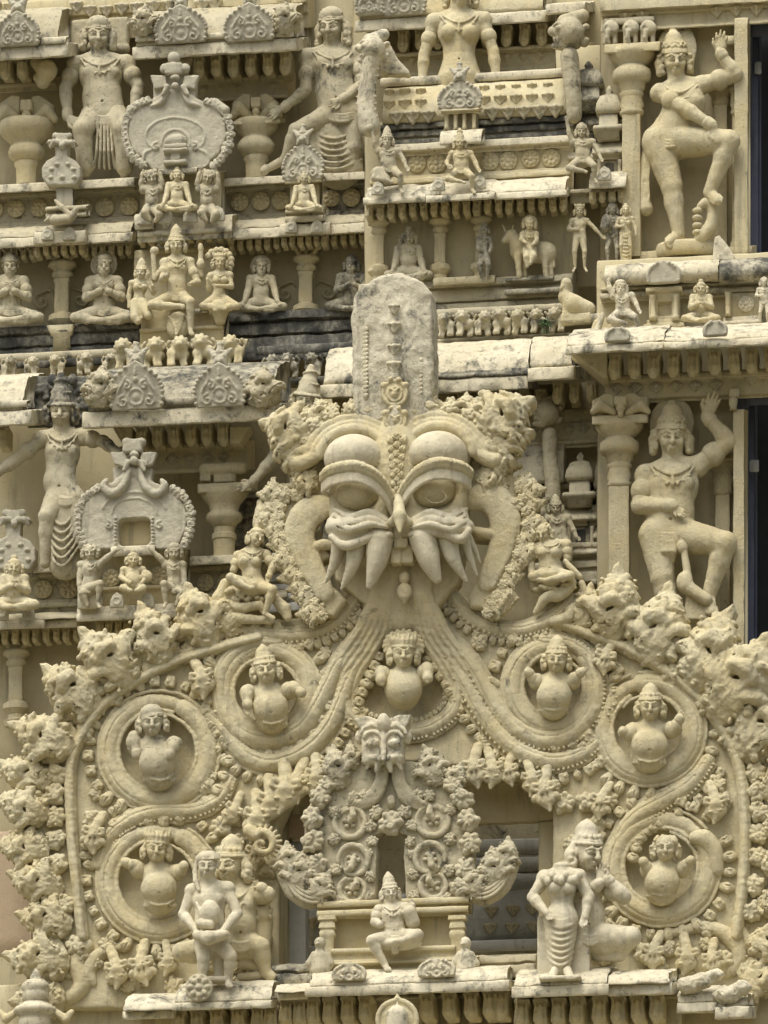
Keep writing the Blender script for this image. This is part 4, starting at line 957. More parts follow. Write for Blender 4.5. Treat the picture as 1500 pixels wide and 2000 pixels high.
FL = [(138, 1462, 20, 1404), (192, 1390, 84, 1304), (256, 1332, 158, 1236), (324, 1292, 272, 1184), (412, 1258, 362, 1146), (92, 1532, -6, 1484), (88, 1592, -8, 1556), (90, 1664, -6, 1644), (116, 1740, 18, 1708),
      (134, 1806, 34, 1786), (128, 1880, 10, 1866), (120, 1948, 20, 1950), (456, 1238, 430, 1160),
      (1194, 1244, 1212, 1114), (1276, 1290, 1310, 1146), (1356, 1342, 1422, 1196), (1404, 1400, 1502, 1258), (1440, 1470, 1548, 1376), (1494, 1550, 1580, 1500), (1496, 1620, 1584, 1590), (1494, 1690, 1580, 1680), (1486, 1762, 1570, 1770), (1468, 1838, 1560, 1862), (1450, 1896, 1540, 1930), (1136, 1226, 1150, 1142)]
for i, (x, y, tx, ty) in enumerate(FL): leafy(TUFTS[(i*5) % 8], 'leaf_flame', x, y, tx, ty, 0, 0., random.uniform(4, 14))
for x, y, sc in ((112, 1512, 1.1), (108, 1554, 1.15), (108, 1598, 1.1), (108, 1640, 1.1), (114, 1690, 1.15), (126, 1768, 1.1), (150, 1850, 1.1), (222, 1362, 1.), (290, 1312, 1.), (370, 1278, 1.), (166, 1430, 1.), (1236, 1268, 1.1), (1316, 1318, 1.2), (1382, 1376, 1.2), (1424, 1438, 1.2), (1476, 1512, 1.1), (1480, 1546, 1.1), (1482, 1588, 1.1), (1482, 1632, 1.1), (1480, 1676, 1.1), (1476, 1730, 1.1), (1470, 1780, 1.1)):
    inst('leaf_knot', random.choice(BUDS), TOR, P(x, y, -6*PX), rotY(random.uniform(0, 360)), sc)
# foliage knots filling the field between the rings
from math import hypot
lines = [np.array(smooth(q, 5))[:, :2] for q in STREAMS+[RIM_L, RIM_R]]
def poly_in(pt, po):
    x, y = pt; ins = False; n = len(po)
    for i in range(n):
        (x0, y0), (x1, y1) = po[i], po[(i+1) % n]
        if (y0 > y) != (y1 > y) and x < (x1-x0)*(y-y0)/(y1-y0)+x0: ins = not ins
    return ins
rr = random.Random(4); KN = []
INN = RIM_L+[(620, 1250), (785, 1230), (950, 1250)]+RIM_R+[(1420, 1940), (140, 1940)]
HB = [(525, 1960), (522, 1600), (560, 1525), (610, 1460), (680, 1380), (830, 1380), (900, 1440), (930, 1475), (1050, 1505), (1105, 1580), (1110, 1960)]
for _ in range(9000):
    x, y = rr.uniform(120, 1480), rr.uniform(1230, 1930); sz = rr.choice((.7, .85, 1.0, 1.15))
    if not poly_in((x, y), INN) or poly_in((x, y), HB): continue
    if any(hypot(x-a, y-b) < R+40+15*sz for a, b, R in RINGS) or hypot(x-785, y-1345) < 112: continue
    if min(np.hypot(l[:, 0]-x, l[:, 1]-y).min() for l in lines) < 22+15*sz: continue
    if any(hypot(x-a, y-b) < 17*(sz+c) for a, b, c in KN): continue
    KN.append((x, y, sz))
KN = KN[:58]
for x, y, sz in KN: inst('leaf_knot', rr.choice(BUDS), TOR, P(x, y, -3*PX), rotY(rr.uniform(0, 360)), sz)
# drooping leaves: fringe of the opening, feet of the arch
DR = [(560, 1500, 552, 1590), (590, 1496, 582, 1570), (620, 1486, 612, 1556), (648, 1474, 640, 1530), (530, 1530, 524, 1610), (930, 1468, 934, 1540), (958, 1474, 962, 1540), (996, 1480, 1000, 1536), (1034, 1494, 1040, 1556), (1066, 1510, 1074, 1584),
      (385, 1296, 402, 1366), (1196, 1258, 1180, 1318), (1392, 1540, 1398, 1608), (196, 1600, 184, 1668), (470, 1560, 440, 1610), (1186, 1540, 1170, 1600),
      (222, 1862, 232, 1932), (280, 1852, 288, 1926), (328, 1848, 326, 1906), (1286, 1832, 1276, 1896), (1340, 1836, 1338, 1904), (1392, 1846, 1400, 1906), (505, 1560, 496, 1640), (510, 1640, 500, 1700)]
for i, (x, y, tx, ty) in enumerate(DR):
    a = math.degrees(math.atan2(-(tx-x), ty-y)); sc = hypot(tx-x, ty-y)/70.
    inst('leaf_spray', SPRAYS[i % 4], TOR, P(x, y, -8*PX), rotY(a)@rotX(-6), (sc*1.12, sc*1.2, sc))
s = Sc(0, 2.); s.tube(smooth([(170, 1848), (150, 1880), (160, 1925), (130, 1950), (104, 1925), (118, 1898), (136, 1908)]), [14, 18, 16, 11, 9, 7], 1); s.tube(smooth([(245, 1848), (200, 1862), (176, 1890), (182, 1920)]), [9, 14, 14, 8], 2); s.obj('foot_scroll', CREAM, TOR, .9)
s = Sc(0, 2.); s.tube(smooth([(1300, 1826), (1380, 1812), (1430, 1836), (1444, 1876), (1420, 1900), (1392, 1890)]), [8, 13, 17, 15, 11, 8], 1); s.tube(smooth([(1440, 1800), (1470, 1850), (1500, 1866)]), [8, 12, 9], 1); s.obj('foot_scroll', CREAM, TOR, .9)
# the bare pinkish wall at the left edge and the pot finial below it
wall('bare pinkish cracked wall patch at the left edge behind the leaf flames', -90, 1625, 60, 1870, .45, PINK)
t = thing('pot_finial', 'ribbed pot finial with a pointed cap at bottom left', 'finial', P(66, 2010, -.3))
obj('pot', lathe(70, [(1892, 2), (1900, 6), (1908, 11), (1914, 12), (1916, 20), (1924, 27), (1932, 28), (1936, 25), (1940, 26), (1954, 27), (1956, 22), (1964, 30), (1970, 42), (1976, 44), (1982, 40), (1986, 32), (1996, 34), (2020, 36)], -.3, 28), PALE, t)
s = Sc(-.3, 1.6)
for q in range(16): s.ell((70+29*math.cos(q*.39), 1964, 29*math.sin(q*.39)), (3.6, 3.6, 3.6), k=.5)
for sd in (-1, 1): s.tube([(70+sd*40, 1978, 4), (70+sd*58, 1990, 4), (70+sd*70, 1976, 0)], [7, 9, 5], 2)
s.obj('bead_ring', CREAM, t)

# ================================================================ the monster face crowning the arch
K = thing('monster_face', 'great bulging-eyed monster mask with tusks and leafy horns crowning the arch', 'mask', P(780, 1150, -.1))
KY = -.10
s = Sc(KY, 2.4)
s.poly([(652, 940), (640, 860), (672, 810), (700, 790), (850, 780), (890, 806), (912, 870), (912, 1060), (900, 1140), (860, 1190), (720, 1190), (660, 1140), (648, 1060)], -46, 12, 8)
s.box((705, 985, 20), (58, 78, 44), 14, k=10); s.box((852, 982, 20), (62, 80, 44), 14, k=10); s.ell((780, 920, 10), (60, 120, 66), k=14); s.ell((782, 1066, 0), (100, 54, 46), k=10)
s.ell((704, 1012, 58), (50, 20, 20), k=10); s.ell((856, 1010, 58), (52, 20, 20), k=10)
for x, y in ((698, 960), (848, 956)): s.ell((x, y, 80), (50, 38, 40), k=8, mode='c')
s.obj('head', CREAM, K, wob=1.)
EARS = [[(540, 975), (556, 950), (600, 944), (644, 966), (650, 1004), (628, 1012), (614, 1034), (613, 1072), (642, 1078), (650, 1092), (630, 1104), (642, 1140), (664, 1160), (680, 1178), (656, 1210), (622, 1206), (584, 1140), (553, 1068), (534, 1010)],
        [(908, 964), (940, 934), (990, 926), (1028, 948), (1042, 1004), (1020, 1080), (988, 1150), (964, 1198), (920, 1190), (918, 1164), (944, 1116), (962, 1062), (926, 1058), (922, 1040), (962, 1034), (962, 1000), (938, 984), (912, 992)]]
for o, sx in zip(EARS, (-1, 1)):
    s = Sc(KY, 2.2); s.poly(o, -34, 8, 6)
    if sx < 0: path = [(640, 990, 14), (604, 1000, 16), (584, 1040, 14), (602, 1098, 12), (636, 1160, 12)]; inner = [(606, 1072, 8), (630, 1064, 14), (648, 1066, 16)]
    else: path = [(918, 980, 14), (958, 968, 16), (986, 1010, 14), (980, 1070, 12), (950, 1140, 12)]; inner = [(974, 1046, 10), (944, 1042, 16), (926, 1036, 18)]
    s.tube(smooth(path), [15, 24, 24, 21, 14], 6, fl=.38); s.tube(smooth(path), 2., 1, 'c'); s.tube(smooth([(x+sx*14, y+4, d) for x, y, d in path]), [5, 8, 8, 8, 6], 3)
    s.tube(smooth(inner), [7, 10, 8], 2)
    for q in range(4): s.tube(smooth([(x+sx*(4+6*q), y+3, d+3) for x, y, d in path[1:]]), 1.3, 1, 'c')
    s.obj('ear', CREAM, K, .8)
# brows: nested ridges over domed lids
for c, sx in (((692, 884), -1), ((856, 878), 1)):
    s = Sc(KY, 2.); x, y = c
    for i, (R, dd, r) in enumerate(((68, 46, 9), (80, 40, 7), (92, 34, 9))):
        s.arc((x, y+14, dd), R, 8 if sx > 0 else -22, 202 if sx > 0 else 172, r, 30, 3, sy=.88)
    s.tube(smooth([(x-sx*64, y+30, 44), (x-sx*74, y+62, 44), (x-sx*84, y+100, 46)]), [8, 7, 5], 3)
    s.tube(smooth([(x+sx*78, y+10, 36), (x+sx*108, y+22, 30), (x+sx*130, y+8, 24), (x+sx*126, y-16, 22)]), [12, 14, 11, 7], 3)
    s.tube(smooth([(x+sx*84, y-10, 34), (x+sx*112, y-2, 30), (x+sx*124, y-24, 26)]), [9, 10, 6], 3)
    s.tube(smooth([(x-sx*20, y+2, 78), (x-sx*34, y+12, 76), (x-sx*52, y+22, 64)]), [4, 4, 3], 1.5)
    s.obj('brow', CREAM, K, .8)
    m = M(); leaf = M()
    for q in range(9):
        a = math.radians((-8 if sx < 0 else 16)+q*20.5); px, py = x+104*math.cos(a), y+12-92*math.sin(a)
        place(m, BUD_A[q % 4], px, py, KY-.12, .84+.1*(q % 2), q*50); place(m, BUD_A[(q+1) % 4], px+4, py-13, KY-.07, .6, q*80)
    obj('brow_crest', m, CREAM, K)
    s = Sc(KY, 1.9); s.ell((x, y+14, 44), (59, 46, 64), k=2); s.box((x, y+74, 60), (90, 42, 90), 4, k=3, mode='c')
    s.obj('eyelid', CLEAN, K, .6)
    s = Sc(KY, 1.8)
    up = smooth([(x+sx*62, y+50, 62), (x+sx*42, y+36, 96), (x, y+29, 112), (x-sx*36, y+43, 102), (x-sx*60, y+68, 82), (x-sx*76, y+98, 62)])
    m = M(); m2 = M()
    for k_ in range(len(up)-1): s.cap(up[k_], up[k_+1], 6, 6, 1)
    for k_ in range(len(up)-1):
        for j in range(6):
            f = j/5; A_ = (up[k_][0], up[k_][1]+6+f*20, up[k_][2]+2-f*1); B_ = (up[k_+1][0], up[k_+1][1]+6+f*20, up[k_+1][2]+2-f*1); s.cap(A_, B_, 3.6, 3.6, 1)
    V, F = s.build(.5); m.add(V, F)
    obj('eyelid_rim', m, CLEAN, K)
    for k_ in range(0, len(up)-1):
        for f in (0, .5): place(m2, PETAL, up[k_][0]*(1-f)+up[k_+1][0]*f, up[k_][1]*(1-f)+up[k_+1][1]*f-1, KY-(up[k_][2]*(1-f)+up[k_+1][2]*f+5)*PX, .72, random.uniform(-14, 14))
    obj('lash_beads', m2, CREAM, K)
    s = Sc(KY, 1.8); s.ell((x+(6 if sx < 0 else -8), y+82, 46), (44, 34, 46), k=1)
    if sx > 0: s.arc((x-4, y+92, 84), 20, 0, 360, 1.6, 20, .6, sy=.6)
    s.obj('eyeball', CREAM, K, .4)
# nose, muzzle and lips
s = Sc(KY, 1.7)
s.tube([(778, 960, 62), (779, 985, 82), (780, 1008, 100), (781, 1038, 110)], [7, 10, 13, 4], 3)
for sd in (-1, 1): s.tube([(781+sd*4, 1008, 96), (781+sd*16, 1020, 88), (781+sd*26, 1026, 76)], [9, 8, 5], 3)
s.cap((770, 1042, 94), (764, 1050, 80), 7, 8, 2, 'c'); s.cap((792, 1042, 94), (798, 1050, 80), 7, 8, 2, 'c'); s.obj('nose', CREAM, K, .4)
s = Sc(KY, 1.8)
LIPS = [[(766, 1022), (764, 1047), (728, 1051), (693, 1065), (669, 1068), (646, 1051), (640, 1018), (662, 1000), (700, 1012)], [(800, 1022), (801, 1047), (832, 1042), (867, 1044), (901, 1056), (917, 1037), (913, 1000), (890, 996), (856, 1010)]]
for o, sd in zip(LIPS, (-1, 1)):
    cx = sum(q[0] for q in o)/9
    s.poly(o, 40, 74, 7, 4); s.ell((cx+sd*6, 1030, 62), (56, 22, 30), k=8)
    bt = [(q[0], q[1]-3, 78) for q in o[1:6]]; s.tube(smooth(bt), [5, 7, 8, 7, 5], 4)
    for i, dy in enumerate((-12, -24, -36)):
        w_ = smooth([(781+sd*22, 1036+dy*.55, 90-i*6), (781+sd*60, 1036+dy, 98-i*6), (781+sd*100, 1046+dy, 94-i*6), (781+sd*130, 1030+dy, 78-i*6)]); s.tube([(x_, y_, d_-7) for x_, y_, d_ in w_], [3, 5, 5, 3], 6); s.tube([(x_, y_+5, d_+1) for x_, y_, d_ in w_], 1.8, 2, 'c')
s.obj('upper_lip', CLEAN, K, .6)
for a, b, c_, ra, rb, bx in (((742, 1056, 62), (735, 1100, 62), (722, 1144, 56), 27, 7, 19), ((697, 1060, 54), (688, 1105, 54), (667, 1150, 44), 20, 3, 13), ((664, 1058, 44), (655, 1096, 42), (637, 1136, 34), 15, 3, 11),
                            ((826, 1052, 62), (838, 1092, 62), (853, 1130, 56), 27, 10, 21), ((874, 1050, 54), (886, 1092, 54), (911, 1136, 42), 20, 3, 14), ((904, 1046, 42), (916, 1082, 40), (931, 1122, 30), 12, 3, 7), ((912, 1044, 36), (926, 1070, 34), (937, 1098, 26), 8, 2.5, 5)):
    s = Sc(KY, 1.6); s.tube(smooth([a, b, c_], 5), [ra, bx, rb], 2); s.obj('tusk', CLEAN, K, .5)
s = Sc(KY, 1.6); s.box((775, 1086, 46), (11, 18, 12), 4); s.box((798, 1085, 46), (11, 18, 12), 4); s.box((784, 1064, 56), (14, 9, 12), 3); s.obj('front_teeth', CREAM, K, .4)
s = Sc(KY, 1.6)
for y, r in ((1128, 11), (1156, 15)): s.ell((790, y, 34), (r, r*1.15, 8), k=1); s.cap((790, y+r*.7, 34), (790, y+r*1.5, 33), r*.5, 2, 2)
s.obj('leaf_pendant', CREAM, K, .4)
# crown block with studs and medallions
s = Sc(-.12, 2.6)
s.poly([(694, 842), (692, 612), (699, 588), (714, 568), (736, 554), (762, 546), (790, 545), (816, 551), (837, 565), (848, 586), (851, 622), (851, 842)], -46, 34, 10)
s.ell((772, 720, 28), (66, 150, 14), k=12); s.cap((770, 610, 36), (772, 830, 42), 10, 16, 8)
s.tube([(697, 600, 32), (697, 835, 34)], 4, 2)
cr = s.obj('crown_block', CROWNM, K, wob=2.6, size=18)
for y, sc in ((602, .95), (638, 1.1), (681, 1.1), (716, 1.25)): m = M(); place(m, STUD_A, 770, y, -.12-49*PX, sc); obj('stud', m, PALE, cr)
for x0, y0, n, sc in ((715, 648, 17, .55), (822, 706, 9, .42)):
    m = M()
    for q in range(n): place(m, PETAL, x0, y0+q*8, -.12-35*PX, sc, 0)
    obj('bead_edge', m, PALE, cr)
for x, y, r in ((771, 768, 27), (772, 820, 23)):
    s = Sc(-.12, 1.6); s.ell((x, y, 44), (r, r, 12), k=1); s.arc((x, y, 52), r*.85, 0, 360, 3.4, 20, 1); s.arc((x, y+2, 54), r*.5, 0, 360, 2.6, 14, 1); s.ell((x, y+2, 54), (r*.28, r*.28, 8), k=1)
    for sd in (-1, 1): s.ell((x+sd*r*.8, y-r*.55, 50), (7, 7, 8), k=1); s.ell((x+sd*r*.3, y-r*.95, 52), (6, 6, 8), k=1)
    s.cap((x-8, y-r*.35, 56), (x, y-r*.15, 60), 2.5, 2.5, 1); s.cap((x+8, y-r*.35, 56), (x, y-r*.15, 60), 2.5, 2.5, 1); s.obj('medallion', CREAM, cr, .5)
m = M()
for q in range(7): 
    for sd in (-1, 0, 1): place(m, BUD_A[(q+sd) % 4] if sd == 0 else PETAL, 775+sd*(13-q*1.2), 852+q*17+(6 if sd else 0), KY-(74-abs(sd)*4)*PX, (.42 if sd == 0 else .72)-.03*q, 180+sd*20)
obj('bridge_ornament', m, CREAM, K)
# leafy horns, and the tongues of leaf along the ears
for pts, nm in (([(612, 858, 528, 822), (604, 886, 540, 860), (606, 910, 560, 908), (622, 936, 572, 944), (622, 838, 580, 806), (640, 826, 622, 786)], 'horn'), ([(936, 850, 1018, 792), (952, 876, 1022, 848), (950, 902, 1004, 906), (936, 928, 984, 944), (920, 836, 950, 784), (906, 826, 912, 778)], 'horn')):
    g = M(); base = Sc(KY, 2.4); sx = -1 if pts[0][0] < 780 else 1
    for x, y, tx, ty in pts: base.cap((x-sx*10, y, -6), ((x*.5+tx*.5), (y*.5+ty*.5), -4), 22, 17, 6, fl=.8)
    V, F = base.build(1.); g.add(V, F)
    for k_, (x, y, tx, ty) in enumerate(pts):
        V, F = TUFT_A[k_ % 6]; a = math.degrees(math.atan2(tx-x, -(ty-y))); sc = hypot(tx-x, ty-y)/88; f = random.choice((-1, 1)); g.addm((V*sc*np.array([f*1.1, 1.6, 1]), F if f > 0 else F[:, ::-1]), R=rotY(a), t=P(x, y, KY-10*PX))
    for k_ in range(16):
        x, y, tx, ty = pts[k_ % len(pts)]; f = random.uniform(0, .7); place(g, BUD_A[k_ % 4], x+(tx-x)*f+random.uniform(-10, 10), y+(ty-y)*f+random.uniform(-10, 10), KY-random.uniform(.04, .09), random.uniform(.45, .8), random.uniform(0, 360))
    obj(nm, g, CREAM, K)
for sx, e in ((-1, [(546, 965), (540, 1010), (556, 1062), (586, 1132), (622, 1196)]), (1, [(1022, 940), (1036, 1004), (1018, 1076), (984, 1146), (960, 1190)])):
    m = M(); q = smooth(e, 5)
    for k_ in range(0, len(q), 2):
        x, y, _ = q[k_]; place(m, ACA_A[k_ % 4], x-sx*12, y, KY-6*PX, .46*random.uniform(.85, 1.15), (90 if sx > 0 else -90)+random.uniform(-20, 20)-sx*12*(k_/len(q)-.5), flip=random.random() < .5); place(m, BUD_A[k_ % 4], x-sx*8, y+8, KY-12*PX, .55, random.uniform(0, 360))
    for k_ in range(5): place(m, BUD_A[k_ % 4], (565 if sx < 0 else 1004)+random.uniform(-22, 22), 972+random.uniform(-18, 18), KY-.05, random.uniform(.5, .8), random.uniform(0, 360))
    obj('leaf_fringe', m, CREAM, K)
# ================================================================ the small shrine standing in the opening
SH = thing('small_shrine', 'small plaster shrine with its own scroll arch standing in front of the big opening', 'shrine', P(768, 1905, -.35))
SY = -.32
s = Sc(SY, 2.2)
s.poly([(640, 1775), (604, 1740), (596, 1690), (598, 1600), (622, 1540), (660, 1505), (716, 1490), (806, 1490), (860, 1508), (905, 1545), (926, 1600), (928, 1690), (918, 1740), (886, 1775)], -34, 4, 4)
s.poly([(734, 1790), (738, 1660), (732, 1636), (764, 1622), (797, 1636), (790, 1660), (797, 1790)], -60, 40, 4, 2, 'c')
for sd in (-1, 1):
    for f in (0, .35, .7, 1): s.tube(smooth([(762+sd*(8+10*f), 1492, 16), (762+sd*(12+14*f), 1530, 14), (762+sd*(26+26*f), 1562, 10), (762+sd*(56+24*f), 1580-f*8, 6)]), [6, 6, 6, 4], 2)
s.ell((764, 1566, 12), (9, 14, 8)); s.obj('arch_plate', STONE, SH, 1.)
for x, y, R, a0, sg in ((683, 1606, 33, 80, -1), (690, 1680, 32, 240, 1), (688, 1738, 28, 70, -1), (845, 1602, 34, 100, 1), (840, 1676, 32, -60, -1), (846, 1730, 28, 110, 1)):
    s = Sc(SY, 1.5); s.ell((x, y, 2), (R, R, 9), k=1); s.ell((x, y, 12), (R*.78, R*.78, 13), k=2, mode='c'); s.arc((x, y, 7), R-3, a0, a0+310*sg, [3, 5.5, 6, 6, 4], 30, 1.5); s.tube([(x+R*.8*math.cos(math.radians(a0)), y-R*.8*math.sin(math.radians(a0)), 8), (x+R*.45*math.cos(math.radians(a0+sg*16)), y-R*.45*math.sin(math.radians(a0+sg*16)), 12), (x, y-2, 9)], [5, 7, 6], 2)
    for q in range(5): s.ell((x+10*math.cos(q*1.26+a0), y+9*math.sin(q*1.26+a0), 6), (5.5, 4.5, 5), k=1)
    m = M(); V, F = s.build(.9); m.add(V, F)
    petals(m, [(x+R*math.cos(math.radians(a)), y-R*math.sin(math.radians(a))) for a in np.linspace(a0, a0+300*sg, 30)], 10, -1 if sg > 0 else 1, 14, .66, SY)
    obj('scroll_ring', m, STONE, SH)
for i, (x, y, tx, ty) in enumerate([(664, 1536, 650, 1470), (856, 1530, 834, 1468), (690, 1500, 684, 1458), (880, 1540, 898, 1500)]):
    leafy(TUFTS_G[i % 3], 'leaf_flame', x, y, tx, ty, 0, SY, 6, SH, 84.)
rs = random.Random(12)
for x, y, sc in [(626, 1560, 1.2), (612, 1600, 1.25), (610, 1644, 1.25), (618, 1690, 1.2), (630, 1730, 1.1), (640, 1534, 1.), (904, 1560, 1.2), (916, 1604, 1.25), (918, 1650, 1.25), (910, 1696, 1.2), (900, 1734, 1.1), (884, 1536, 1.),
    (764, 1610, 1.35), (724, 1614, .8), (806, 1614, .8), (736, 1588, .9), (792, 1586, .9), (728, 1644, .7), (802, 1644, .7), (724, 1712, .7), (806, 1708, .7), (722, 1752, .7), (808, 1750, .7), (712, 1556, .9), (812, 1556, .9), (652, 1586, .8), (880, 1582, .8), (652, 1640, .8), (880, 1640, .8), (656, 1700, .8), (878, 1700, .8), (722, 1666, .55), (804, 1668, .6), (690, 1560, .8), (838, 1556, .8), (664, 1760, .8), (872, 1756, .8)]:
    inst('leaf_knot', rs.choice(BUDS_G), SH, P(x, y, SY-(6 if sc < 1 else 10)*PX), rotY(rs.uniform(0, 360)), sc*(.8 if sc < 1 else .92))
for sx, c in ((-1, (640, 1752)), (1, (912, 1744))):
    s = Sc(SY, 1.7); x, y = c
    s.tube(smooth([(x, y, 0), (x+sx*34, y+6, 4), (x+sx*66, y-16, 6), (x+sx*86, y-56, 4), (x+sx*80, y-78, 6), (x+sx*64, y-64, 8)]), [13, 18, 20, 15, 10, 6], 2, fl=.7)
    for f in (0, 1): s.tube(smooth([(x+sx*6, y+4-f*12, 14), (x+sx*38, y+2-f*14, 17), (x+sx*64, y-18-f*10, 18), (x+sx*78, y-54, 14)]), [2.5, 3.5, 3.5, 2], 1)
    m = M(); V, F = s.build(.7); m.add(V, F)
    for k_, (u, v, rt, sc) in enumerate(((30, -2, -30, .62), (56, -22, -8, .70), (72, -52, 10, .60))): V, F = TUFT_A[k_]; V = V*np.array([-sx, 1, 1]); m.addm((V, F if sx < 0 else F[:, ::-1]), R=rotY(sx*rt), t=P(x+sx*u, y+v+8, SY-14*PX), sc=sc)
    for q_ in range(3): V, F = (lambda z: z.build(.5))(Sc(SY, 1.7).tube(smooth([(x+sx*2, y+6-q_*7, 16), (x+sx*36, y+10-q_*8, 22), (x+sx*66, y-10-q_*8, 22), (x+sx*88-sx*q_*7, y-52, 16)]), [2.5, 4, 4, 2.5], 1)); m.add(V, F)
    obj('wing_scroll', m, STONE, SH)
s = Sc(SY-.06, 1.6)      # small mask on top
s.box((749, 1462, 0), (40, 34, 26), 8); s.poly([(694, 1408), (720, 1402), (750, 1412), (780, 1400), (806, 1400), (800, 1418), (786, 1436), (712, 1436), (700, 1420)], -14, 24, 4); s.ell((749, 1412, 26), (13, 18, 12)); 
for sd in (-1, 1):
    s.ell((749+sd*21, 1452, 26), (13, 9, 10), k=2); s.arc((749+sd*21, 1446, 27), 17, 20, 160, 3.5, 10, 1.5); s.arc((749+sd*23, 1440, 24), 22, 20, 160, 3.5, 10, 1.5); s.cap((749+sd*8, 1482, 26), (749+sd*34, 1478, 20), 7, 6, 2); s.cap((749+sd*10, 1490, 20), (749+sd*14, 1506, 18), 8, 4, 2); s.cap((749+sd*28, 1488, 16), (749+sd*34, 1502, 14), 6, 3, 2); s.ell((749+sd*46, 1440, 6), (9, 14, 10)); s.ell((749+sd*24, 1416, 22), (9, 6, 6))
s.tube([(749, 1430, 28), (749, 1460, 30), (749, 1484, 36)], [4, 6, 4], 2); s.obj('mask_finial', PALE, SH, .9)
obj('entablature', mould(618, 914, steps(1756, [(12, 20), (6, 8), (12, 26), (6, 10)]), SY, 50), CREAM, SH)
obj('back_panel', slab(634, 1780, 900, 1884, SY+.04, 60), OCHRE, SH)
for x in (640, 894): obj('post', lathe(x, [(1790, 17), (1798, 18), (1800, 12), (1806, 15), (1814, 16), (1817, 12), (1822, 15), (1830, 15), (1834, 12), (1880, 12), (1886, 18), (1896, 19)], SY-.06, 20, 'square', sd=.7), CREAM, SH, sharp=40)
obj('bench', mould(646, 888, steps(1850, [(10, 36), (16, 30), (6, 40)]), SY, 30), CREAM, SH); obj('base', mould(612, 930, steps(1872, [(12, 34), (8, 26), (16, 44)]), SY, 50), CREAM, SH)
# ================================================================ figures
class Head:
    def __init__(s, c, hr, yaw=0, roll=0, nod=0):
        s.c = c; s.r = hr
        cy, sy = math.cos(math.radians(yaw)), math.sin(math.radians(yaw)); cr, sr = math.cos(math.radians(roll)), math.sin(math.radians(roll)); cn, sn = math.cos(math.radians(nod)), math.sin(math.radians(nod))
        # columns: right, up, forward in (px right, px up, d) axes; yaw turns to the photo's right, roll leans the crown to the right, nod looks down
        Y = np.array([[cy, 0, sy], [0, 1, 0], [-sy, 0, cy]]); N = np.array([[1, 0, 0], [0, cn, -sn], [0, sn, cn]]); Rr = np.array([[cr, sr, 0], [-sr, cr, 0], [0, 0, 1]])
        s.A = Rr@Y@N@np.eye(3)
        s.A[:, 2] = Rr@Y@np.array([0, -sn, cn]); s.A[:, 1] = Rr@Y@np.array([0, cn, sn])
        T = np.array([[1, 0, 0], [0, 0, -1], [0, 1, 0]])          # (right, up, d) -> world (X, Y=-d, Z)
        W = T@s.A; s.R = np.column_stack([W[:, 0], -W[:, 2], W[:, 1]])   # world axes for the solids' (across, depth, up)
    def __call__(s, u, v, w=0):
        q = s.A@np.array([u, v, w])*s.r; return (s.c[0]+q[0], s.c[1]-q[1], (s.c[2] if len(s.c) > 2 else 0)+q[2])
def lerp(a, b, t): return tuple(a[i]+(b[i]-a[i])*t for i in range(3))
def v3(q): return (q[0], q[1], q[2] if len(q) > 2 else 0)
def carve_head(s, H, female=False, beard=False, mous=False, fine=True, broad=1.):
    r = H.r; e = lambda c, rr, k=2, m='u': s.ell(H(*c), (rr[0]*r, rr[1]*r, rr[2]*r), R=H.R, k=k*r/30, mode=m)
    e((0, .18, -.06), (.74*broad, .80, .84)); e((0, -.30, .12), (.62*broad, .62, .62), 6); e((0, -.74, .44), (.26, .20, .26), 5)
    for sd in (-1, 1):
        e((sd*.36, -.22, .52), (.26, .30, .22), 5)                                    # cheeks
        e((sd*.80*broad, -.02, -.02), (.10, .28, .18), 2)                              # ears
        e((sd*.33, .08, .80), (.25, .17, .16), 4, 'c')
        e((sd*.32, .07, .63), (.21, .12, .13), 1)
        if fine:
            s.tube([H(sd*.50, .06, .66), H(sd*.32, .17, .79), H(sd*.14, .06, .78)], .045*r, 1); s.tube([H(sd*.50, .04, .66), H(sd*.32, -.03, .76), H(sd*.14, .05, .77)], .03*r, .6)
        s.tube([H(sd*.60, .20, .56), H(sd*.34, .33, .78), H(sd*.10, .24, .84)], [.05*r, .08*r, .06*r], 2)
    s.cap(H(0, .22, .78), H(0, -.24, .98), .09*r, .14*r, 2.5*r/30); e((0, -.27, .90), (.19, .10, .16), 2)
    e((0, -.52, .74), (.24, .06, .13), 1); e((0, -.63, .71), (.19, .07, .13), 1); s.tube([H(-.24, -.57, .76), H(0, -.575, .88), H(.24, -.57, .76)], .022*r, .5, 'c')
    if mous: s.tube([H(-.46, -.40, .66), H(-.2, -.44, .86), H(0, -.40, .92), H(.2, -.44, .86), H(.46, -.40, .66)], [.03*r, .08*r, .07*r, .08*r, .03*r], 1)
    if beard: s.cap(H(0, -.78, .5), H(0, -1.35, .5), .44*r, .16*r, 4*r/30); s.cap(H(-.5, -.4, .3), H(-.2, -1.0, .45), .2*r, .16*r, 3); s.cap(H(.5, -.4, .3), H(.2, -1.0, .45), .2*r, .16*r, 3)
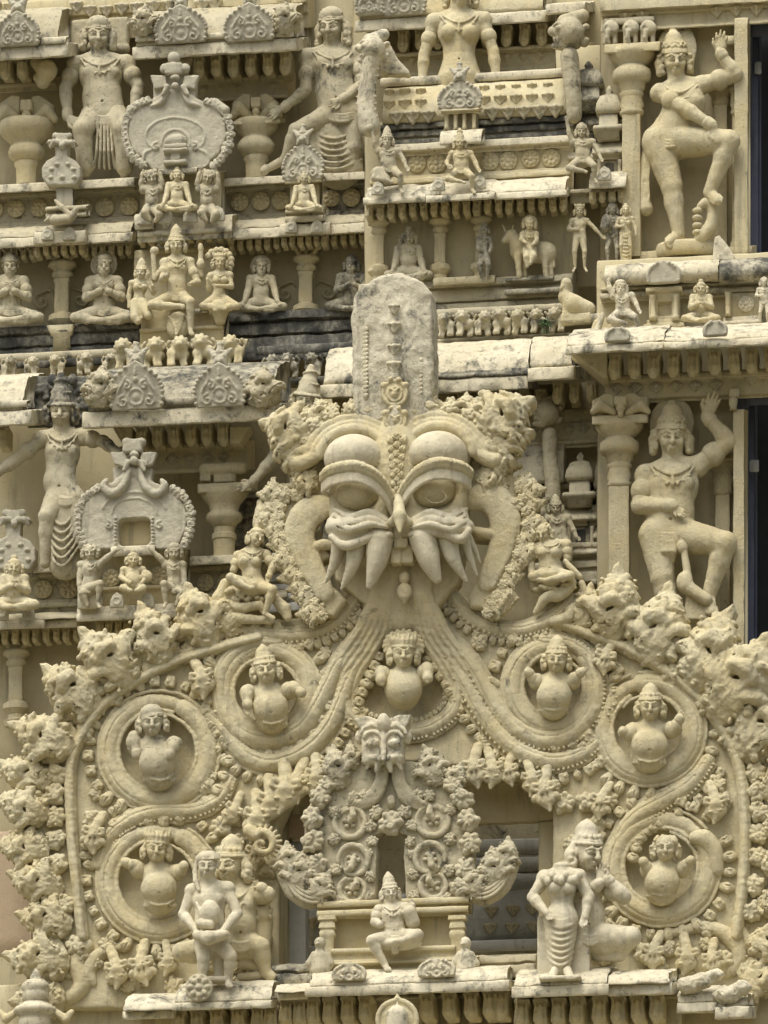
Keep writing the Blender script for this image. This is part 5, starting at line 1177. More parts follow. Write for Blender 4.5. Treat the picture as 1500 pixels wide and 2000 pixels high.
def carve_hand(s, w, tip, r, side=1, flat=.55, curl=0.):
    """palm, four fingers and a thumb; w = wrist, tip = middle fingertip"""
    w, tip = v3(w), v3(tip); d = np.array(tip, float)-np.array(w, float); Ln = np.linalg.norm(d); d /= Ln
    n = np.array([0, 0, 1.]); p = np.cross(n, d); p /= np.linalg.norm(p)+1e-9; n2 = np.cross(d, p)
    at = lambda a, b, c=0: tuple(np.array(w)+d*a*Ln+p*b*Ln+n2*c*Ln)
    s.cap(at(.02, 0), at(.24, 0), .15*Ln, .21*Ln, 2, fl=flat); s.cap(at(.25, .03), at(.42, .02), .21*Ln, .21*Ln, 2, fl=flat)
    for i, (b, l) in enumerate(((-.19, .78), (-.06, .93), (.07, .90), (.18, .74))):
        k = curl*(1+.2*i); s.tube([at(.42, b*.9), at(.42+(l-.42)*.5, b*1.08, .03+k*.12), at(l-k*.18, b*1.16, -.02+k*.32)], [.068*Ln, .062*Ln, .045*Ln], .8)
    s.tube([at(.12, side*.15), at(.32, side*.30, .06), at(.52, side*.33, .08)], [.085*Ln, .075*Ln, .05*Ln], 1.2)
def crown(s, H, kind):
    r = H.r; c = lambda a, b, ra, rb, k=1.5: s.cap(H(*a), H(*b), ra*r, rb*r, k*r/30)
    ring = lambda v, R, rad, w=0, n=16, sq=1.05: s.tube([H(R*math.cos(q*2*math.pi/n), v, w-.06+R*sq*math.sin(q*2*math.pi/n)) for q in range(n+1)], rad*r, 1)
    if kind in ('kirita', 'cone', 'tall'):
        top = {'kirita': 1.55, 'cone': 1.7, 'tall': 2.05}[kind]
        ring(.50, .80, .10); ring(.66, .76, .07); c((0, .62, -.08), (0, top*.68, -.14), .74, .62); c((0, top*.68, -.14), (0, top*.86, -.16), .54, .40); ring(top*.66, .58, .08, -.1, 14)
        c((0, top*.86, -.16), (0, top, -.16), .24, .16); s.ell(H(0, top*1.02, -.16), (.21*r, .19*r, .21*r), k=1)
        for q in range(7): a = math.radians(-75+q*25); s.ell(H(.72*math.sin(a), .86, -.08+.72*math.cos(a)), (.12*r, .17*r, .12*r), k=1)
    if kind == 'turban':
        for i, (v, R, rad) in enumerate(((.52, .72, .22), (.74, .66, .24), (.95, .5, .24))): ring(v, R, rad, -.02, 18)
        c((0, .5, -.05), (0, 1.0, -.05), .7, .5)
        for q in range(5): s.tube([H(-.7+q*.3, .48, .62-abs(q-2)*.1), H(-.45+q*.3, .78, .74-abs(q-2)*.1), H(-.25+q*.2, 1.08, .45)], .035*r, .8, 'c')
    if kind == 'wrap':
        s.ell(H(0, .52, -.06), (.86*r, .62*r, .88*r), R=H.R, k=2)
        for q in range(6): s.tube([H(-.86, .40+q*.06, .1), H(-.3, .50+q*.12, .80-q*.07), H(.5, .56+q*.11, .68-q*.08), H(.95, .52+q*.07, .05)], .075*r, 1)
        s.tube([H(-.84, .3, .1), H(-.95, -.5, .15), H(-.9, -1.2, .35), H(-.62, -1.9, .5)], [.16*r, .2*r, .2*r, .14*r], 2)
    if kind == 'cap':
        s.ell(H(0, .58, -.06), (.82*r, .66*r, .86*r), R=H.R, k=2); ring(.44, .80, .08); ring(.58, .80, .05)
        for q in range(24): a = q*2.4; rr = .8*math.sqrt(q/24); s.ell(H(rr*math.cos(a), .58+.66*math.sqrt(max(0, 1-(rr/.82)**2)), -.06+rr*math.sin(a)), (.09*r, .09*r, .09*r), k=.8)
    if kind == 'tiara':
        ring(.46, .78, .09); ring(.60, .74, .09); c((0, .6, -.08), (0, 1.25, -.12), .72, .58); c((0, 1.2, -.12), (0, 1.62, -.14), .50, .26); ring(1.30, .46, .10, -.1, 12); ring(1.62, .24, .09, -.1, 10); s.ell(H(0, 1.8, -.14), (.28*r, .16*r, .28*r), k=1)
        for q in range(11): a = math.radians(-80+q*16); s.ell(H(.74*math.sin(a), .82+.1*(q % 2), -.08+.74*math.cos(a)), (.10*r, .14*r, .10*r), k=.8); s.ell(H(.66*math.sin(a), 1.08, -.1+.66*math.cos(a)), (.08*r, .10*r, .08*r), k=.8)
    if kind == 'bun': s.ell(H(0, .48, -.1), (.80*r, .52*r, .86*r), R=H.R, k=2); s.ell(H(0, 1.15, -.2), (.42*r, .42*r, .42*r), k=2); ring(.9, .4, .08, -.15, 10)
    if kind == 'helmet':
        ring(.42, .92, .10); ring(.55, .86, .07); c((0, .5, -.05), (0, 1.15, -.1), .82, .66); c((0, 1.15, -.1), (0, 1.8, -.12), .60, .46); ring(1.25, .66, .08, -.1, 14); s.ell(H(0, 1.95, -.12), (.56*r, .17*r, .54*r), k=2); c((0, 2.0, -.12), (0, 2.35, -.12), .40, .28)
    if kind == 'leafcrown':
        ring(.46, .80, .11); s.ell(H(0, .75, -.1), (.72*r, .6*r, .72*r), k=2)
        for q in range(9):
            a = math.radians(-84+q*21); s.tube([H(.74*math.sin(a), .55, -.05+.74*math.cos(a)), H(.88*math.sin(a), .95, .72*math.cos(a)), H(1.0*math.sin(a), 1.28+.12*(q % 2), .62*math.cos(a))], [.14*r, .16*r, .08*r], 1)
    if kind == 'shag':
        for q in range(46):
            a, b = random.uniform(-2.2, 2.2), random.uniform(.15, 1.35); s.ell(H(.84*math.sin(a)*math.cos(b-.4), .86*math.sin(b)+.05, -.08+.78*math.cos(a)*math.cos(b)), (.17*r, .17*r, .17*r), k=1)
def side_hair(s, H, ln=1.0, curls=True, ear=True):
    r = H.r
    for sd in (-1, 1):
        s.tube([H(sd*.72, .30, -.22), H(sd*.90, -.2, -.28), H(sd*.98, -.3-.5*ln, -.25)], [.26*r, .36*r, .24*r], 2)
        if curls:
            for q in range(9): s.ell(H(sd*(.78+random.uniform(0, .3)), .25-q*.13*ln, random.uniform(-.25, .05)), (.19*r, .16*r, .19*r), k=1)
        if ear: s.ell(H(sd*.86, -.52, .06), (.15*r, .24*r, .14*r), k=1)
def figure(name, label, Y, J, hr, yaw=0, roll=0, nod=0, female=False, hat='kirita', hair=1., mat=CREAM, cat='statue', group=None, dress=None, beard=False, mous=False, belly=.0, jewels=True, bulk=1., vox=None, hands=True, headless=False, extra=None, extra_g=None, hatmat=None, gmat=None, broad=1., feet=True, wob=.5, hatname='headdress'):
    g = lambda k: v3(J[k]) if k in J else None
    hd, nk, ch, ws, hp = g('head'), g('neck'), g('chest'), g('waist'), g('hip'); sl, sr = g('sl'), g('sr')
    low = max(q[1] for q in J.values() if isinstance(q, tuple))
    t = thing(name, label, cat, P((hp or ch)[0], low, Y), group)
    vx = vox or min(2.1, max(1.15, hr/15.)); s = Sc(Y, vx); h = hr*1.27*bulk; k = hr/8.
    sw = max(abs(sr[0]-sl[0])/2, hr*.7) if sl and sr else hr*1.15
    if J.get('sw'): sw = J['sw']
    if ch:
        s.ell(ch, (sw*.92, h*1.0, h*.70), k=k); s.ell(((sl[0]+sr[0])/2 if sl and sr else nk[0], nk[1]+h*.42, (nk[2]+ch[2])/2), (sw*.95, h*.44, h*.48), k=k*1.5)
        if female:
            for sd in (-1, 1): s.ell((ch[0]+sd*sw*.42, ch[1]+h*.05, ch[2]+h*.50), (h*.44, h*.43, h*.42), k=k*.5)
        else:
            for sd in (-1, 1): s.ell((ch[0]+sd*sw*.37, ch[1]-h*.12, ch[2]+h*.36), (sw*.40, h*.40, h*.32), k=k*.6)
        wa = sw*(.64 if female else .80); ww = lerp(ch, ws, .5)
        s.cap(ch, ws, sw*.76, wa, k*1.5, fl=.72)
        if belly: s.ell((ws[0], ws[1]-h*.1, ws[2]+h*.25*belly), (wa*(1+.35*belly), h*(.75+.3*belly), h*(.55+.35*belly)), k=k*1.5)
        s.cap(ws, hp, wa, sw*(.94 if female else .90), k*1.5, fl=.75)
        s.ell((ws[0], ws[1]+h*.2, ws[2]+wa*.74+h*.25*belly*1.6), (h*.07, h*.07, h*.12), k=1, mode='c')
        for sd, q in ((-1, sl), (1, sr)):
            if q: s.ell(q, (h*.50, h*.48, h*.46), k=k); s.cap((nk[0], nk[1], nk[2]), q, h*.36, h*.36, k*1.2)
    if hd or headless: s.cap(nk if headless else lerp(nk, hd, .7), (nk[0], nk[1]+h*.25, nk[2]), h*.42, h*.48, k)
    for A, E, W, T, sd in (('sl', 'el', 'wl', 'hl', -1), ('sr', 'er', 'wr', 'hr', 1)):
        a, e, w, q = g(A), g(E), g(W), g(T)
        f = J.get('arm', 1.)*h
        if a and e:
            s.cap(a, e, f*.44, f*.36, k*.8)
            if w: s.cap(e, w, f*.38, f*.25, k*.5); s.ell(lerp(e, w, .25), (f*.38, f*.38, f*.38), k=k)
            if w and q and hands: carve_hand(s, w, q, h, side=J.get('thumb'+A[1], -sd), curl=J.get('curl', .35))
    for Kn, An, Tn, sd in (('kl', 'al', 'tl', -1), ('kr', 'ar', 'tr', 1)):
        kn, an, to = g(Kn), g(An), g(Tn)
        if kn:
            hj = (hp[0]+sd*sw*.40, hp[1]+h*.15, hp[2]+h*.05); f = J.get('leg', 1.)*h
            s.cap(hj, kn, f*.74, f*.48, k*1.2); s.ell(kn, (f*.46, f*.46, f*.46), k=k)
            if an:
                s.cap(kn, an, f*.46, f*.28, k*.6); c = lerp(kn, an, .32); s.ell((c[0], c[1], c[2]-f*.05), (f*.44, f*.52, f*.44), k=k*1.2)
                if to and feet:
                    s.cap(an, to, f*.28, f*.20, k*.5, fl=.8); d = np.array(to)-np.array(an); d = d/(np.linalg.norm(d)+1e-6); p = np.array([-d[1], d[0], 0]); p = p/(np.linalg.norm(p)+1e-6) if np.linalg.norm(p) > .2 else np.array([1., 0, 0])
                    for i in range(5): b = np.array(to)+p*(i-2)*f*.10-d*abs(i-1)*f*.05; s.cap(tuple(b-d*f*.1), tuple(b+d*f*.14), f*.085, f*.07, .8)
    H = None
    if hd and not headless: H = Head(hd, hr, yaw, roll, nod); carve_head(s, H, female, beard, mous, hr > 15, broad)
    if extra: extra(s, H)
    s.obj('body', mat, t, wob*1.5, 12)
    if H and hat:
        q = Sc(Y, vx); crown(q, H, hat); 
        if hair: side_hair(q, H, hair)
        q.obj(hatname, hatmat or mat, t, wob, 10)
    q = Sc(Y, vx)
    if ch and jewels:
        qn = Sc(Y, vx)
        for i, (dp, wd) in enumerate(((.30, .62), (.62, .78))):
            pts = [(nk[0]+(sl and sr and ((sl[0]+sr[0])/2-nk[0])*.4 or 0)+sw*wd*x, nk[1]+h*(.18+dp*(1-x*x)*1.15), ch[2]+h*(.30+.44*(1-x*x))) for x in np.linspace(-1, 1, 9)]
            qn.tube(pts, h*(.08 if i == 0 else .06), .8)
            if i == 1:
                for x, y, d in pts[1:-1]: qn.ell((x, y+h*.08, d), (h*.09, h*.11, h*.09), k=.6)
        qn.cap((nk[0], nk[1]+h*.5, ch[2]+h*.74), (nk[0], nk[1]+h*.95, ch[2]+h*.76), h*.07, h*.09, 1)
        qn.obj('necklace', mat, t, wob, 10)
        for A, E, W in (('sl', 'el', 'wl'), ('sr', 'er', 'wr')):
            a, e, w = g(A), g(E), g(W); f = J.get('arm', 1.)*h
            if hr > 17 and a and e: z = Sc(Y, vx); z.cap(lerp(a, e, .47), lerp(a, e, .56), f*.47, f*.46, 0); z.cap(lerp(a, e, .50), lerp(a, e, .53), f*.53, f*.52, 0); z.obj('armlet', mat, t, wob, 10)
            if hr > 17 and e and w: z = Sc(Y, vx); z.cap(lerp(e, w, .84), lerp(e, w, .94), f*.33, f*.31, 0); z.obj('bracelet', mat, t, wob, 10)
    if dress and hp:
        wd = sw*(.96 if female else .90); td = max(sw*(.90 if female else .82)*.75, h*.74)
        if dress in ('loin', 'dhoti', 'skirt', 'belt'):
            for i in range(3): q.tube(sm([(hp[0]-wd*.96, hp[1]-h*.22+i*h*.13, hp[2]-h*.1), (hp[0]-wd*.5, hp[1]-h*.02+i*h*.15, hp[2]+td*.80), (hp[0], hp[1]+h*.08+i*h*.16, hp[2]+td*1.04), (hp[0]+wd*.5, hp[1]-h*.02+i*h*.15, hp[2]+td*.80), (hp[0]+wd*.96, hp[1]-h*.22+i*h*.13, hp[2]-h*.1)]), h*.10, 1.2)
        if dress == 'loin':
            for i in range(4): q.tube([(hp[0]+(i-1.5)*h*.13, hp[1]+h*.1, hp[2]+td*1.0), (hp[0]+(i-1.5)*h*.16, hp[1]+h*.8, hp[2]+td*1.0), (hp[0]+(i-1.5)*h*.10, hp[1]+h*1.3, hp[2]+h*.35)], h*.12, 1.2)
            for sd in (-1, 1): q.tube([(hp[0]+sd*wd*.8, hp[1]-h*.1, hp[2]+h*.3), (hp[0]+sd*wd*.55, hp[1]+h*.6, hp[2]+h*.6), (hp[0]+sd*wd*.1, hp[1]+h*.65, hp[2]+td*1.04)], h*.08, 1.2)
        if dress == 'dhoti':
            for sd, Kn, An in ((-1, 'kl', 'al'), (1, 'kr', 'ar')):
                kn, an = g(Kn), g(An); hj = (hp[0]+sd*sw*.40, hp[1]+h*.15, hp[2]+h*.05)
                if kn:
                    q.cap(hj, kn, h*.79, h*.55, k)
                    if an: q.cap(kn, lerp(kn, an, .85), h*.54, h*.46, k)
            for i in range(5): q.tube([(hp[0]+(i-2)*h*.16, hp[1]+h*.2, hp[2]+td*1.05), (hp[0]+(i-2)*h*.20, hp[1]+h*1.8, hp[2]+td*1.1), (hp[0]+(i-2)*h*.27, max(low-h*.3, hp[1]+h*1.9), hp[2]+h*.5)], h*.075, 1.5)
        if dress == 'skirt':
            kn = J.get('hem', (hp[0], low-h*.4, hp[2])); kn = v3(kn); z = J.get('skw', 1.); q.cap(ws, hp, sw*.70, sw*.95*z, k*1.2, fl=.75); q.cap(hp, lerp(hp, kn, .35), sw*.95*z, sw*.84*z, k*1.2, fl=.75); q.cap(lerp(hp, kn, .35), kn, sw*.84*z, sw*.60*z, k*1.2, fl=.75)
            for i in range(7):
                c = lerp(hp, kn, .10+i*.135); wq = sw*(.93-.045*i)*J.get('skw', 1.); q.tube(sm([(c[0]-wq, c[1]-h*.22, c[2]), (c[0]-wq*.5, c[1]+h*.12, c[2]+wq*.62), (c[0], c[1]+h*.24, c[2]+wq*.74), (c[0]+wq*.5, c[1]+h*.12, c[2]+wq*.62), (c[0]+wq, c[1]-h*.22, c[2])]), h*.09, 2)
    if extra_g: extra_g(q, H)
    if q.ops: q.obj('garment' if dress else 'ornament', gmat or mat, t, wob, 10)
    return t
def seat(cx, top, ht, hr=None, praying=True, w=1., d=0):
    """cross-legged figure: cx, crown of head, total height in px"""
    u = ht; hr = hr or u*.135; X = lambda x: cx+x*u*w; Yy = lambda y: top+y*u
    J = dict(head=(cx, Yy(.15), d+4), neck=(cx, Yy(.30), d), sl=(X(-.19), Yy(.37), d), sr=(X(.19), Yy(.37), d), chest=(cx, Yy(.44), d), waist=(cx, Yy(.62), d+2), hip=(cx, Yy(.78), d),
             el=(X(-.25), Yy(.60), d+8), er=(X(.25), Yy(.60), d+8), kl=(X(-.40), Yy(.87), d+16), kr=(X(.40), Yy(.87), d+16), al=(X(.08), Yy(.94), d+26), ar=(X(-.08), Yy(.92), d+30), tl=(X(.22), Yy(.93), d+24), tr=(X(-.22), Yy(.91), d+26), leg=.9)
    if praying: J.update(wl=(X(-.05), Yy(.50), d+26), wr=(X(.05), Yy(.50), d+26), hl=(X(-.02), Yy(.35), d+30), hr=(X(.02), Yy(.35), d+30))
    else: J.update(wl=(X(-.30), Yy(.78), d+22), wr=(X(.30), Yy(.78), d+22), hl=(X(-.36), Yy(.86), d+30), hr=(X(.36), Yy(.86), d+30))
    return J, hr
sm = lambda p: smooth(p, 3)
def halo(s, H, R, vox=None): s.ell(H(0, .15, -.7), (H.r*R, H.r*R, H.r*.18), k=1)
# ---------------------------------------------------------------- the big statues
def sash(s, H): s.tube([(1268, 268, -4), (1258, 320, -8), (1254, 370, -8), (1262, 408, -6)], [7, 9, 10, 14], 2); [s.tube([(1264+q*5, 290, 2), (1256+q*5, 350, 2), (1252+q*8, 408, 2)], 2.6, 1) for q in range(3)]
def up_hand(s, H): s.ell((1322, 96, -26), (40, 52, 7), k=2)
figure('dancer_statue', 'upper dancing god with one knee lifted and an arm flung across his chest', 1.22,
    dict(head=(1318, 117, 6), neck=(1322, 160, 0), sl=(1289, 182, 8), sr=(1372, 166, 0), chest=(1336, 202, 6), waist=(1322, 240, 4), hip=(1305, 272, 2), el=(1334, 210, 34), wl=(1392, 246, 44), hl=(1402, 282, 46), er=(1437, 146, 6), wr=(1406, 102, 16), hr=(1412, 54, 20),
         kl=(1312, 364, 12), al=(1326, 458, 8), tl=(1306, 474, 22), kr=(1424, 276, 30), ar=(1386, 376, 20), tr=(1402, 392, 34), sw=47, arm=.98, leg=1.14, thumbr=-1, curl=.2), 31, yaw=8, roll=-3, hat='tiara', dress='belt', extra_g=sash, extra=up_hand, cat='statue', mat=CREAM)
t = thing('pedestal', 'round pedestal with a coiled serpent post under the lifted foot of the upper dancing god', 'pedestal', P(1340, 505, 1.2))
obj('disc', lathe(1340, [(478, 58), (484, 61), (498, 60), (506, 54)], 1.26, 32, sd=.6), CREAM, t)
s = Sc(1.2, 1.7); s.tube(smooth([(1362, 470, 10), (1372, 460, 10), (1388, 440, 8), (1392, 410, 6), (1380, 396, 10), (1366, 404, 14)]), [8, 12, 12, 12, 10, 6], 2)
for q in range(4): s.ell((1362, 412+q*14, 16), (10, 6.5, 9), k=1.5)
s.obj('serpent', CREAM, t)
figure('dancer_statue', 'lower dancing god with his right-hand arm raised high and a knee lifted', .52,
    dict(head=(1312, 853, 8), neck=(1314, 902, 0), sl=(1262, 928, 2), sr=(1362, 912, 2), chest=(1314, 950, 6), waist=(1310, 1004, 4), hip=(1306, 1040, 2), el=(1249, 988, 14), wl=(1316, 988, 42), hl=(1342, 1012, 46), er=(1424, 864, 8), wr=(1380, 812, 14), hr=(1402, 760, 18),
         kl=(1294, 1128, 14), al=(1312, 1212, 8), tl=(1302, 1226, 22), kr=(1416, 1062, 34), ar=(1384, 1166, 18), tr=(1390, 1196, 34), sw=56, arm=.98, leg=1.08, thumbr=-1, curl=.2), 36, yaw=3, hat='tiara', dress='loin', extra=lambda s, H: s.ell((1312, 826, -22), (44, 52, 7), k=2))
t = thing('club', 'stone club with a rounded foot leaning before the knee of the lower dancing god', 'club', P(1340, 1160, .4))
s = Sc(.42, 1.6); s.cap((1332, 1050, 10), (1344, 1128, 10), 6, 8, 1); s.cap((1331, 1066, 10), (1333, 1070, 10), 11, 11, 1); s.ell((1337, 1136, 10), (16, 20, 15), k=3); s.cap((1340, 1146, 10), (1380, 1172, 10), 14, 12, 6); s.poly([(1336, 1205), (1342, 1164), (1370, 1158), (1398, 1200), (1398, 1215), (1336, 1215)], -26, 6, 4); s.obj('shaft', CREAM, t)
def block(s, H): s.box((196, 68, -34), (60, 32, 10), 6); s.cap((146, 96, -28), (246, 96, -28), 9, 9, 3)
figure('king_statue', 'seated king with a beaded cap and both hands on his knees at upper left', 1.8,
    dict(head=(192, 68, 10), neck=(194, 108, 2), sl=(148, 126, 2), sr=(247, 124, 2), chest=(197, 146, 6), waist=(200, 190, 6), hip=(204, 226, 6), el=(128, 172, 6), wl=(132, 230, 24), hl=(166, 248, 44), er=(270, 170, 6), wr=(260, 226, 22), hr=(240, 240, 40), kl=(162, 254, 40), al=(168, 338, 22), kr=(240, 252, 36), ar=(244, 340, 18), arm=.92, leg=.95), 30, hat='cap', hair=1.1, dress='dhoti', extra=block, mat=STONE)
def lean_g(q, H):
    for i in range(6): q.tube([(606+i*10, 236+i*3, 24), (612+i*14, 290+i*2, 20), (634+i*13, 330, 8)], [6, 8, 9], 3)
    q.cap((650, 232, 6), (664, 325, 2), 40, 48, 6, fl=.5)
    for i in range(6): q.tube(smooth([(604+i*4, 250+i*13, 20), (636, 268+i*12, 30), (668, 268+i*12, 30), (706, 246+i*13, 12)], 4), 2.6, 2)
figure('lady_statue', 'leaning lady with long curls stretching one hand to the left near the top', 1.8,
    dict(head=(648, 52, 10), neck=(650, 94, 2), sl=(600, 112, 2), sr=(700, 106, 2), chest=(652, 130, 6), waist=(656, 182, 4), hip=(666, 222, 4), el=(598, 176, 10), wl=(552, 212, 20), hl=(518, 232, 26), er=(708, 168, 16), wr=(668, 196, 36), hr=(634, 208, 40), kl=(580, 256, 36), al=(556, 312, 20), tl=(514, 334, 24), kr=(690, 290, 14), ar=(690, 340, 4), arm=.85, leg=.9), 31, yaw=-18, roll=-4, hat='cap', hair=1.5, female=False, dress='belt', extra_g=lean_g, mat=STONE, belly=.1)
figure('lady_statue', 'bare-shouldered lady torso whose face is cut off by the top edge', 1.6,
    dict(head=(900, -17, 6), neck=(897, 24, 0), sl=(848, 44, 0), sr=(944, 40, 0), chest=(897, 62, 4), waist=(897, 108, 4), hip=(897, 152, 4), el=(828, 108, 4), wl=(824, 165, 10), hl=(830, 200, 16), er=(964, 102, 4), wr=(970, 162, 10), hr=(962, 200, 16), kl=(880, 230, 10), kr=(914, 230, 10), al=(884, 300, 4), ar=(910, 300, 4), arm=.82, leg=.8), 30, female=True, hat='bun', hair=1.2, mat=CREAM)
def wings(s, H):
    s.poly([(48, 742), (60, 735), (178, 735), (190, 745), (186, 832), (54, 836)], -44, -34, 4)
    for q in range(46): s.ell((random.uniform(54, 184), random.uniform(744, 830), -32), (random.uniform(5, 10), random.uniform(4, 8), 8), rot=random.uniform(0, 180), k=1.5)
    for sd in (-1, 1):
        s.poly([(122+sd*26, 750), (122+sd*70, 752), (122+sd*80, 790), (122+sd*62, 828), (122+sd*24, 836)], -40, -24, 4)
        for q in range(14): s.ell((122+sd*random.uniform(28, 72), random.uniform(756, 826), -24), (8, 7, 8), k=1.5)
        s.ell((122+sd*20, 742, -14), (10, 12, 8))
figure('guard_statue', 'moustached guard with a tall helmet and outspread arms at middle left', .5,
    dict(head=(119, 803, 10), neck=(121, 842, 2), sl=(82, 858, 2), sr=(160, 854, 2), chest=(122, 884, 6), waist=(116, 942, 4), hip=(128, 972, 4), el=(28, 902, 8), wl=(-10, 926, 16), hl=(-40, 940, 18), er=(202, 862, 6), wr=(236, 890, 10), hr=(262, 912, 14), kl=(92, 1010, 30), al=(88, 1100, 14), kr=(146, 1040, 14), ar=(140, 1110, 6), arm=.88, leg=1.0), 29, mous=True, hat='helmet', hair=.8, dress='belt', mat=STONE, hatmat=MOSSY, yaw=-6, extra_g=lambda q, H: (q.cap((124, 985, 8), (128, 1100, 6), 40, 34, 6, fl=.6), [q.tube(smooth([(92+i*2, 996+i*15, 20), (106, 1016+i*16, 30), (126, 1024+i*16, 34), (156, 990+i*15, 22)], 4), 3., 2) for i in range(6)]))
m = thing('carved_panel', 'lichen-black carved leaf panel behind the helmet of the moustached guard', 'panel', P(122, 836, .7)); s = Sc(.66, 2.); wings(s, None); s.obj('leafwork', BLACK, m)
figure('guard_statue', 'half-hidden guard with a tall helmet left of the tall crown block', .5,
    dict(head=(598, 784, 6), neck=(596, 830, 0), sl=(560, 852, 0), sr=(634, 852, 0), chest=(597, 880, 2), waist=(597, 930, 2), hip=(597, 970, 2), el=(528, 902, 8), wl=(492, 944, 14), hl=(458, 956, 18), er=(650, 900, 4), kl=(580, 1040, 10), kr=(614, 1040, 10), al=(580, 1110, 4), ar=(614, 1110, 4), arm=.9), 28, hat='helmet', hair=.7, mat=STONE, hatmat=STONE, roll=8, dress='belt', yaw=-8)

# ---------------------------------------------------------------- bottom row
def piper(s, H):
    s.ell((410, 1784, 32), (20, 26, 20), k=3); s.cap((392, 1804, 40), (410, 1806, 44), 10, 9, 2); s.cap((384, 1764, 30), (394, 1786, 40), 3.5, 4, 1); s.tube([(384, 1826, 44), (406, 1832, 54), (440, 1826, 46)], [9, 13, 9], 4)
    s.cap((424, 1852, 0), (428, 1914, 0), 13, 10, 3, fl=.7); s.box((424, 1914, 4), (22, 5, 16), 3)
figure('musician_statue', 'greyed bagpiper in a twisted turban standing on the left bottom ledge', -.62,
    dict(head=(405, 1691, 12), neck=(407, 1724, 2), sl=(376, 1740, 2), sr=(444, 1736, 2), chest=(409, 1760, 4), waist=(409, 1806, 4), hip=(412, 1838, 4), el=(358, 1786, 8), wl=(386, 1822, 36), hl=(412, 1836, 50), er=(464, 1784, 8), wr=(434, 1820, 36), hr=(406, 1834, 50), kl=(398, 1872, 20), al=(396, 1918, 8), tl=(394, 1928, 22), kr=(450, 1868, 22), ar=(446, 1914, 10), tr=(448, 1926, 22), arm=.86, leg=.84, sw=36), 25, hat='wrap', hair=0, extra=piper, jewels=False, mat=CLEAN, dress=None, yaw=-4)
def stump(s, H):
    for sd in (-1, 1): s.cap((1096+sd*12, 1896, 12), (1096+sd*18, 1908, 26), 9, 8, 2); [s.cap((1096+sd*18+(q-2)*4, 1908, 30), (1096+sd*18+(q-2)*4, 1911, 36), 3, 2.4, 1) for q in range(5)]
    s.box((1096, 1914, 12), (40, 4, 26), 3)
    s.ell((1097, 1692, 0), (17, 8, 14), k=2); s.box((1072, 1860, -20), (22, 70, 8), 4); s.box((1130, 1860, -20), (22, 70, 8), 4)
def ruff(q, H):
    for i in range(9): q.ell((1062+i*8.6, 1716+6*math.sin(i*2.2), 26+4*math.cos((i-4)*.5)), (8, 9, 8), k=1.5)
figure('lady_statue', 'headless lady in a draped skirt, hand on hip, on the right bottom ledge', -.66,
    dict(neck=(1097, 1700, 0), sl=(1064, 1714, 0), sr=(1130, 1712, 0), chest=(1097, 1732, 4), waist=(1098, 1768, 2), hip=(1096, 1796, 2), el=(1040, 1752, 4), wl=(1068, 1784, 24), hl=(1084, 1800, 34), er=(1150, 1752, 4), wr=(1142, 1792, 16), hr=(1132, 1816, 24), hem=(1093, 1886, 2), al=(1083, 1900, 10), arm=.92, sw=31, skw=1.12), 25, female=True, headless=True, extra=stump, extra_g=ruff, dress='skirt', mat=CLEAN, jewels=False)

def worship(s, H): s.tube([(1166, 1866, -4), (1210, 1866, 6), (1238, 1838, 12)], [12, 12, 8], 3)
figure('kneeling_statue', 'kneeling attendant with a pointed cap and joined hands behind the headless lady', -.46,
    dict(head=(1146, 1664, 26), neck=(1142, 1706, 4), sl=(1108, 1728, 0), sr=(1176, 1726, 8), chest=(1144, 1750, 6), waist=(1150, 1796, 6), hip=(1152, 1826, 4), el=(1120, 1772, 10), er=(1218, 1752, 26), wr=(1184, 1716, 38), hr=(1180, 1678, 36), wl=(1172, 1724, 42), hl=(1176, 1682, 42), kl=(1130, 1850, 20), kr=(1232, 1830, 26), ar=(1180, 1852, 16), al=(1110, 1858, 8), arm=.85, leg=.9), 36, yaw=42, nod=6, hat='kirita', hair=1.2, belly=.5, dress='belt', extra=worship, mat=CLEAN)
figure('kneeling_statue', 'kneeling attendant with a tall crown and round earring hidden behind the bagpiper', -.28,
    dict(head=(450, 1690, 12), neck=(460, 1730, 2), sl=(432, 1752, 0), sr=(500, 1746, 6), chest=(470, 1772, 4), waist=(470, 1812, 4), hip=(470, 1840, 2), er=(524, 1748, 16), wr=(510, 1734, 26), hr=(490, 1716, 30), kl=(356, 1860, 18), al=(430, 1866, 10), kr=(508, 1850, 16), ar=(520, 1900, 8), tr=(530, 1908, 14), arm=.85, leg=.9), 35, yaw=-30, hat='kirita', hair=1., belly=.4, dress='belt', mat=CREAM, broad=1.1)
t = thing('fan_ornament', 'feathered fan scroll beside the crown of the attendant behind the bagpiper', 'ornament', P(512, 1680, -.2)); s = Sc(-.2, 1.6); volute(s, (512, 1650), 27, 120, 1.2, 8, 4, 4, -1, 26)
for q in range(13): a = math.radians(130-q*17); s.cap((512+27*math.cos(a), 1650-27*math.sin(a), 4), (512+38*math.cos(a), 1650-38*math.sin(a), 2), 4, 3, 1)
s.cap((486, 1622, 2), (500, 1632, 4), 12, 12, 3); s.obj('fan', CREAM, t, .8)
t = thing('seated_figure', 'small broken seated figure with a curly head at right of the hidden attendant', 'statue', P(514, 1890, -.2))
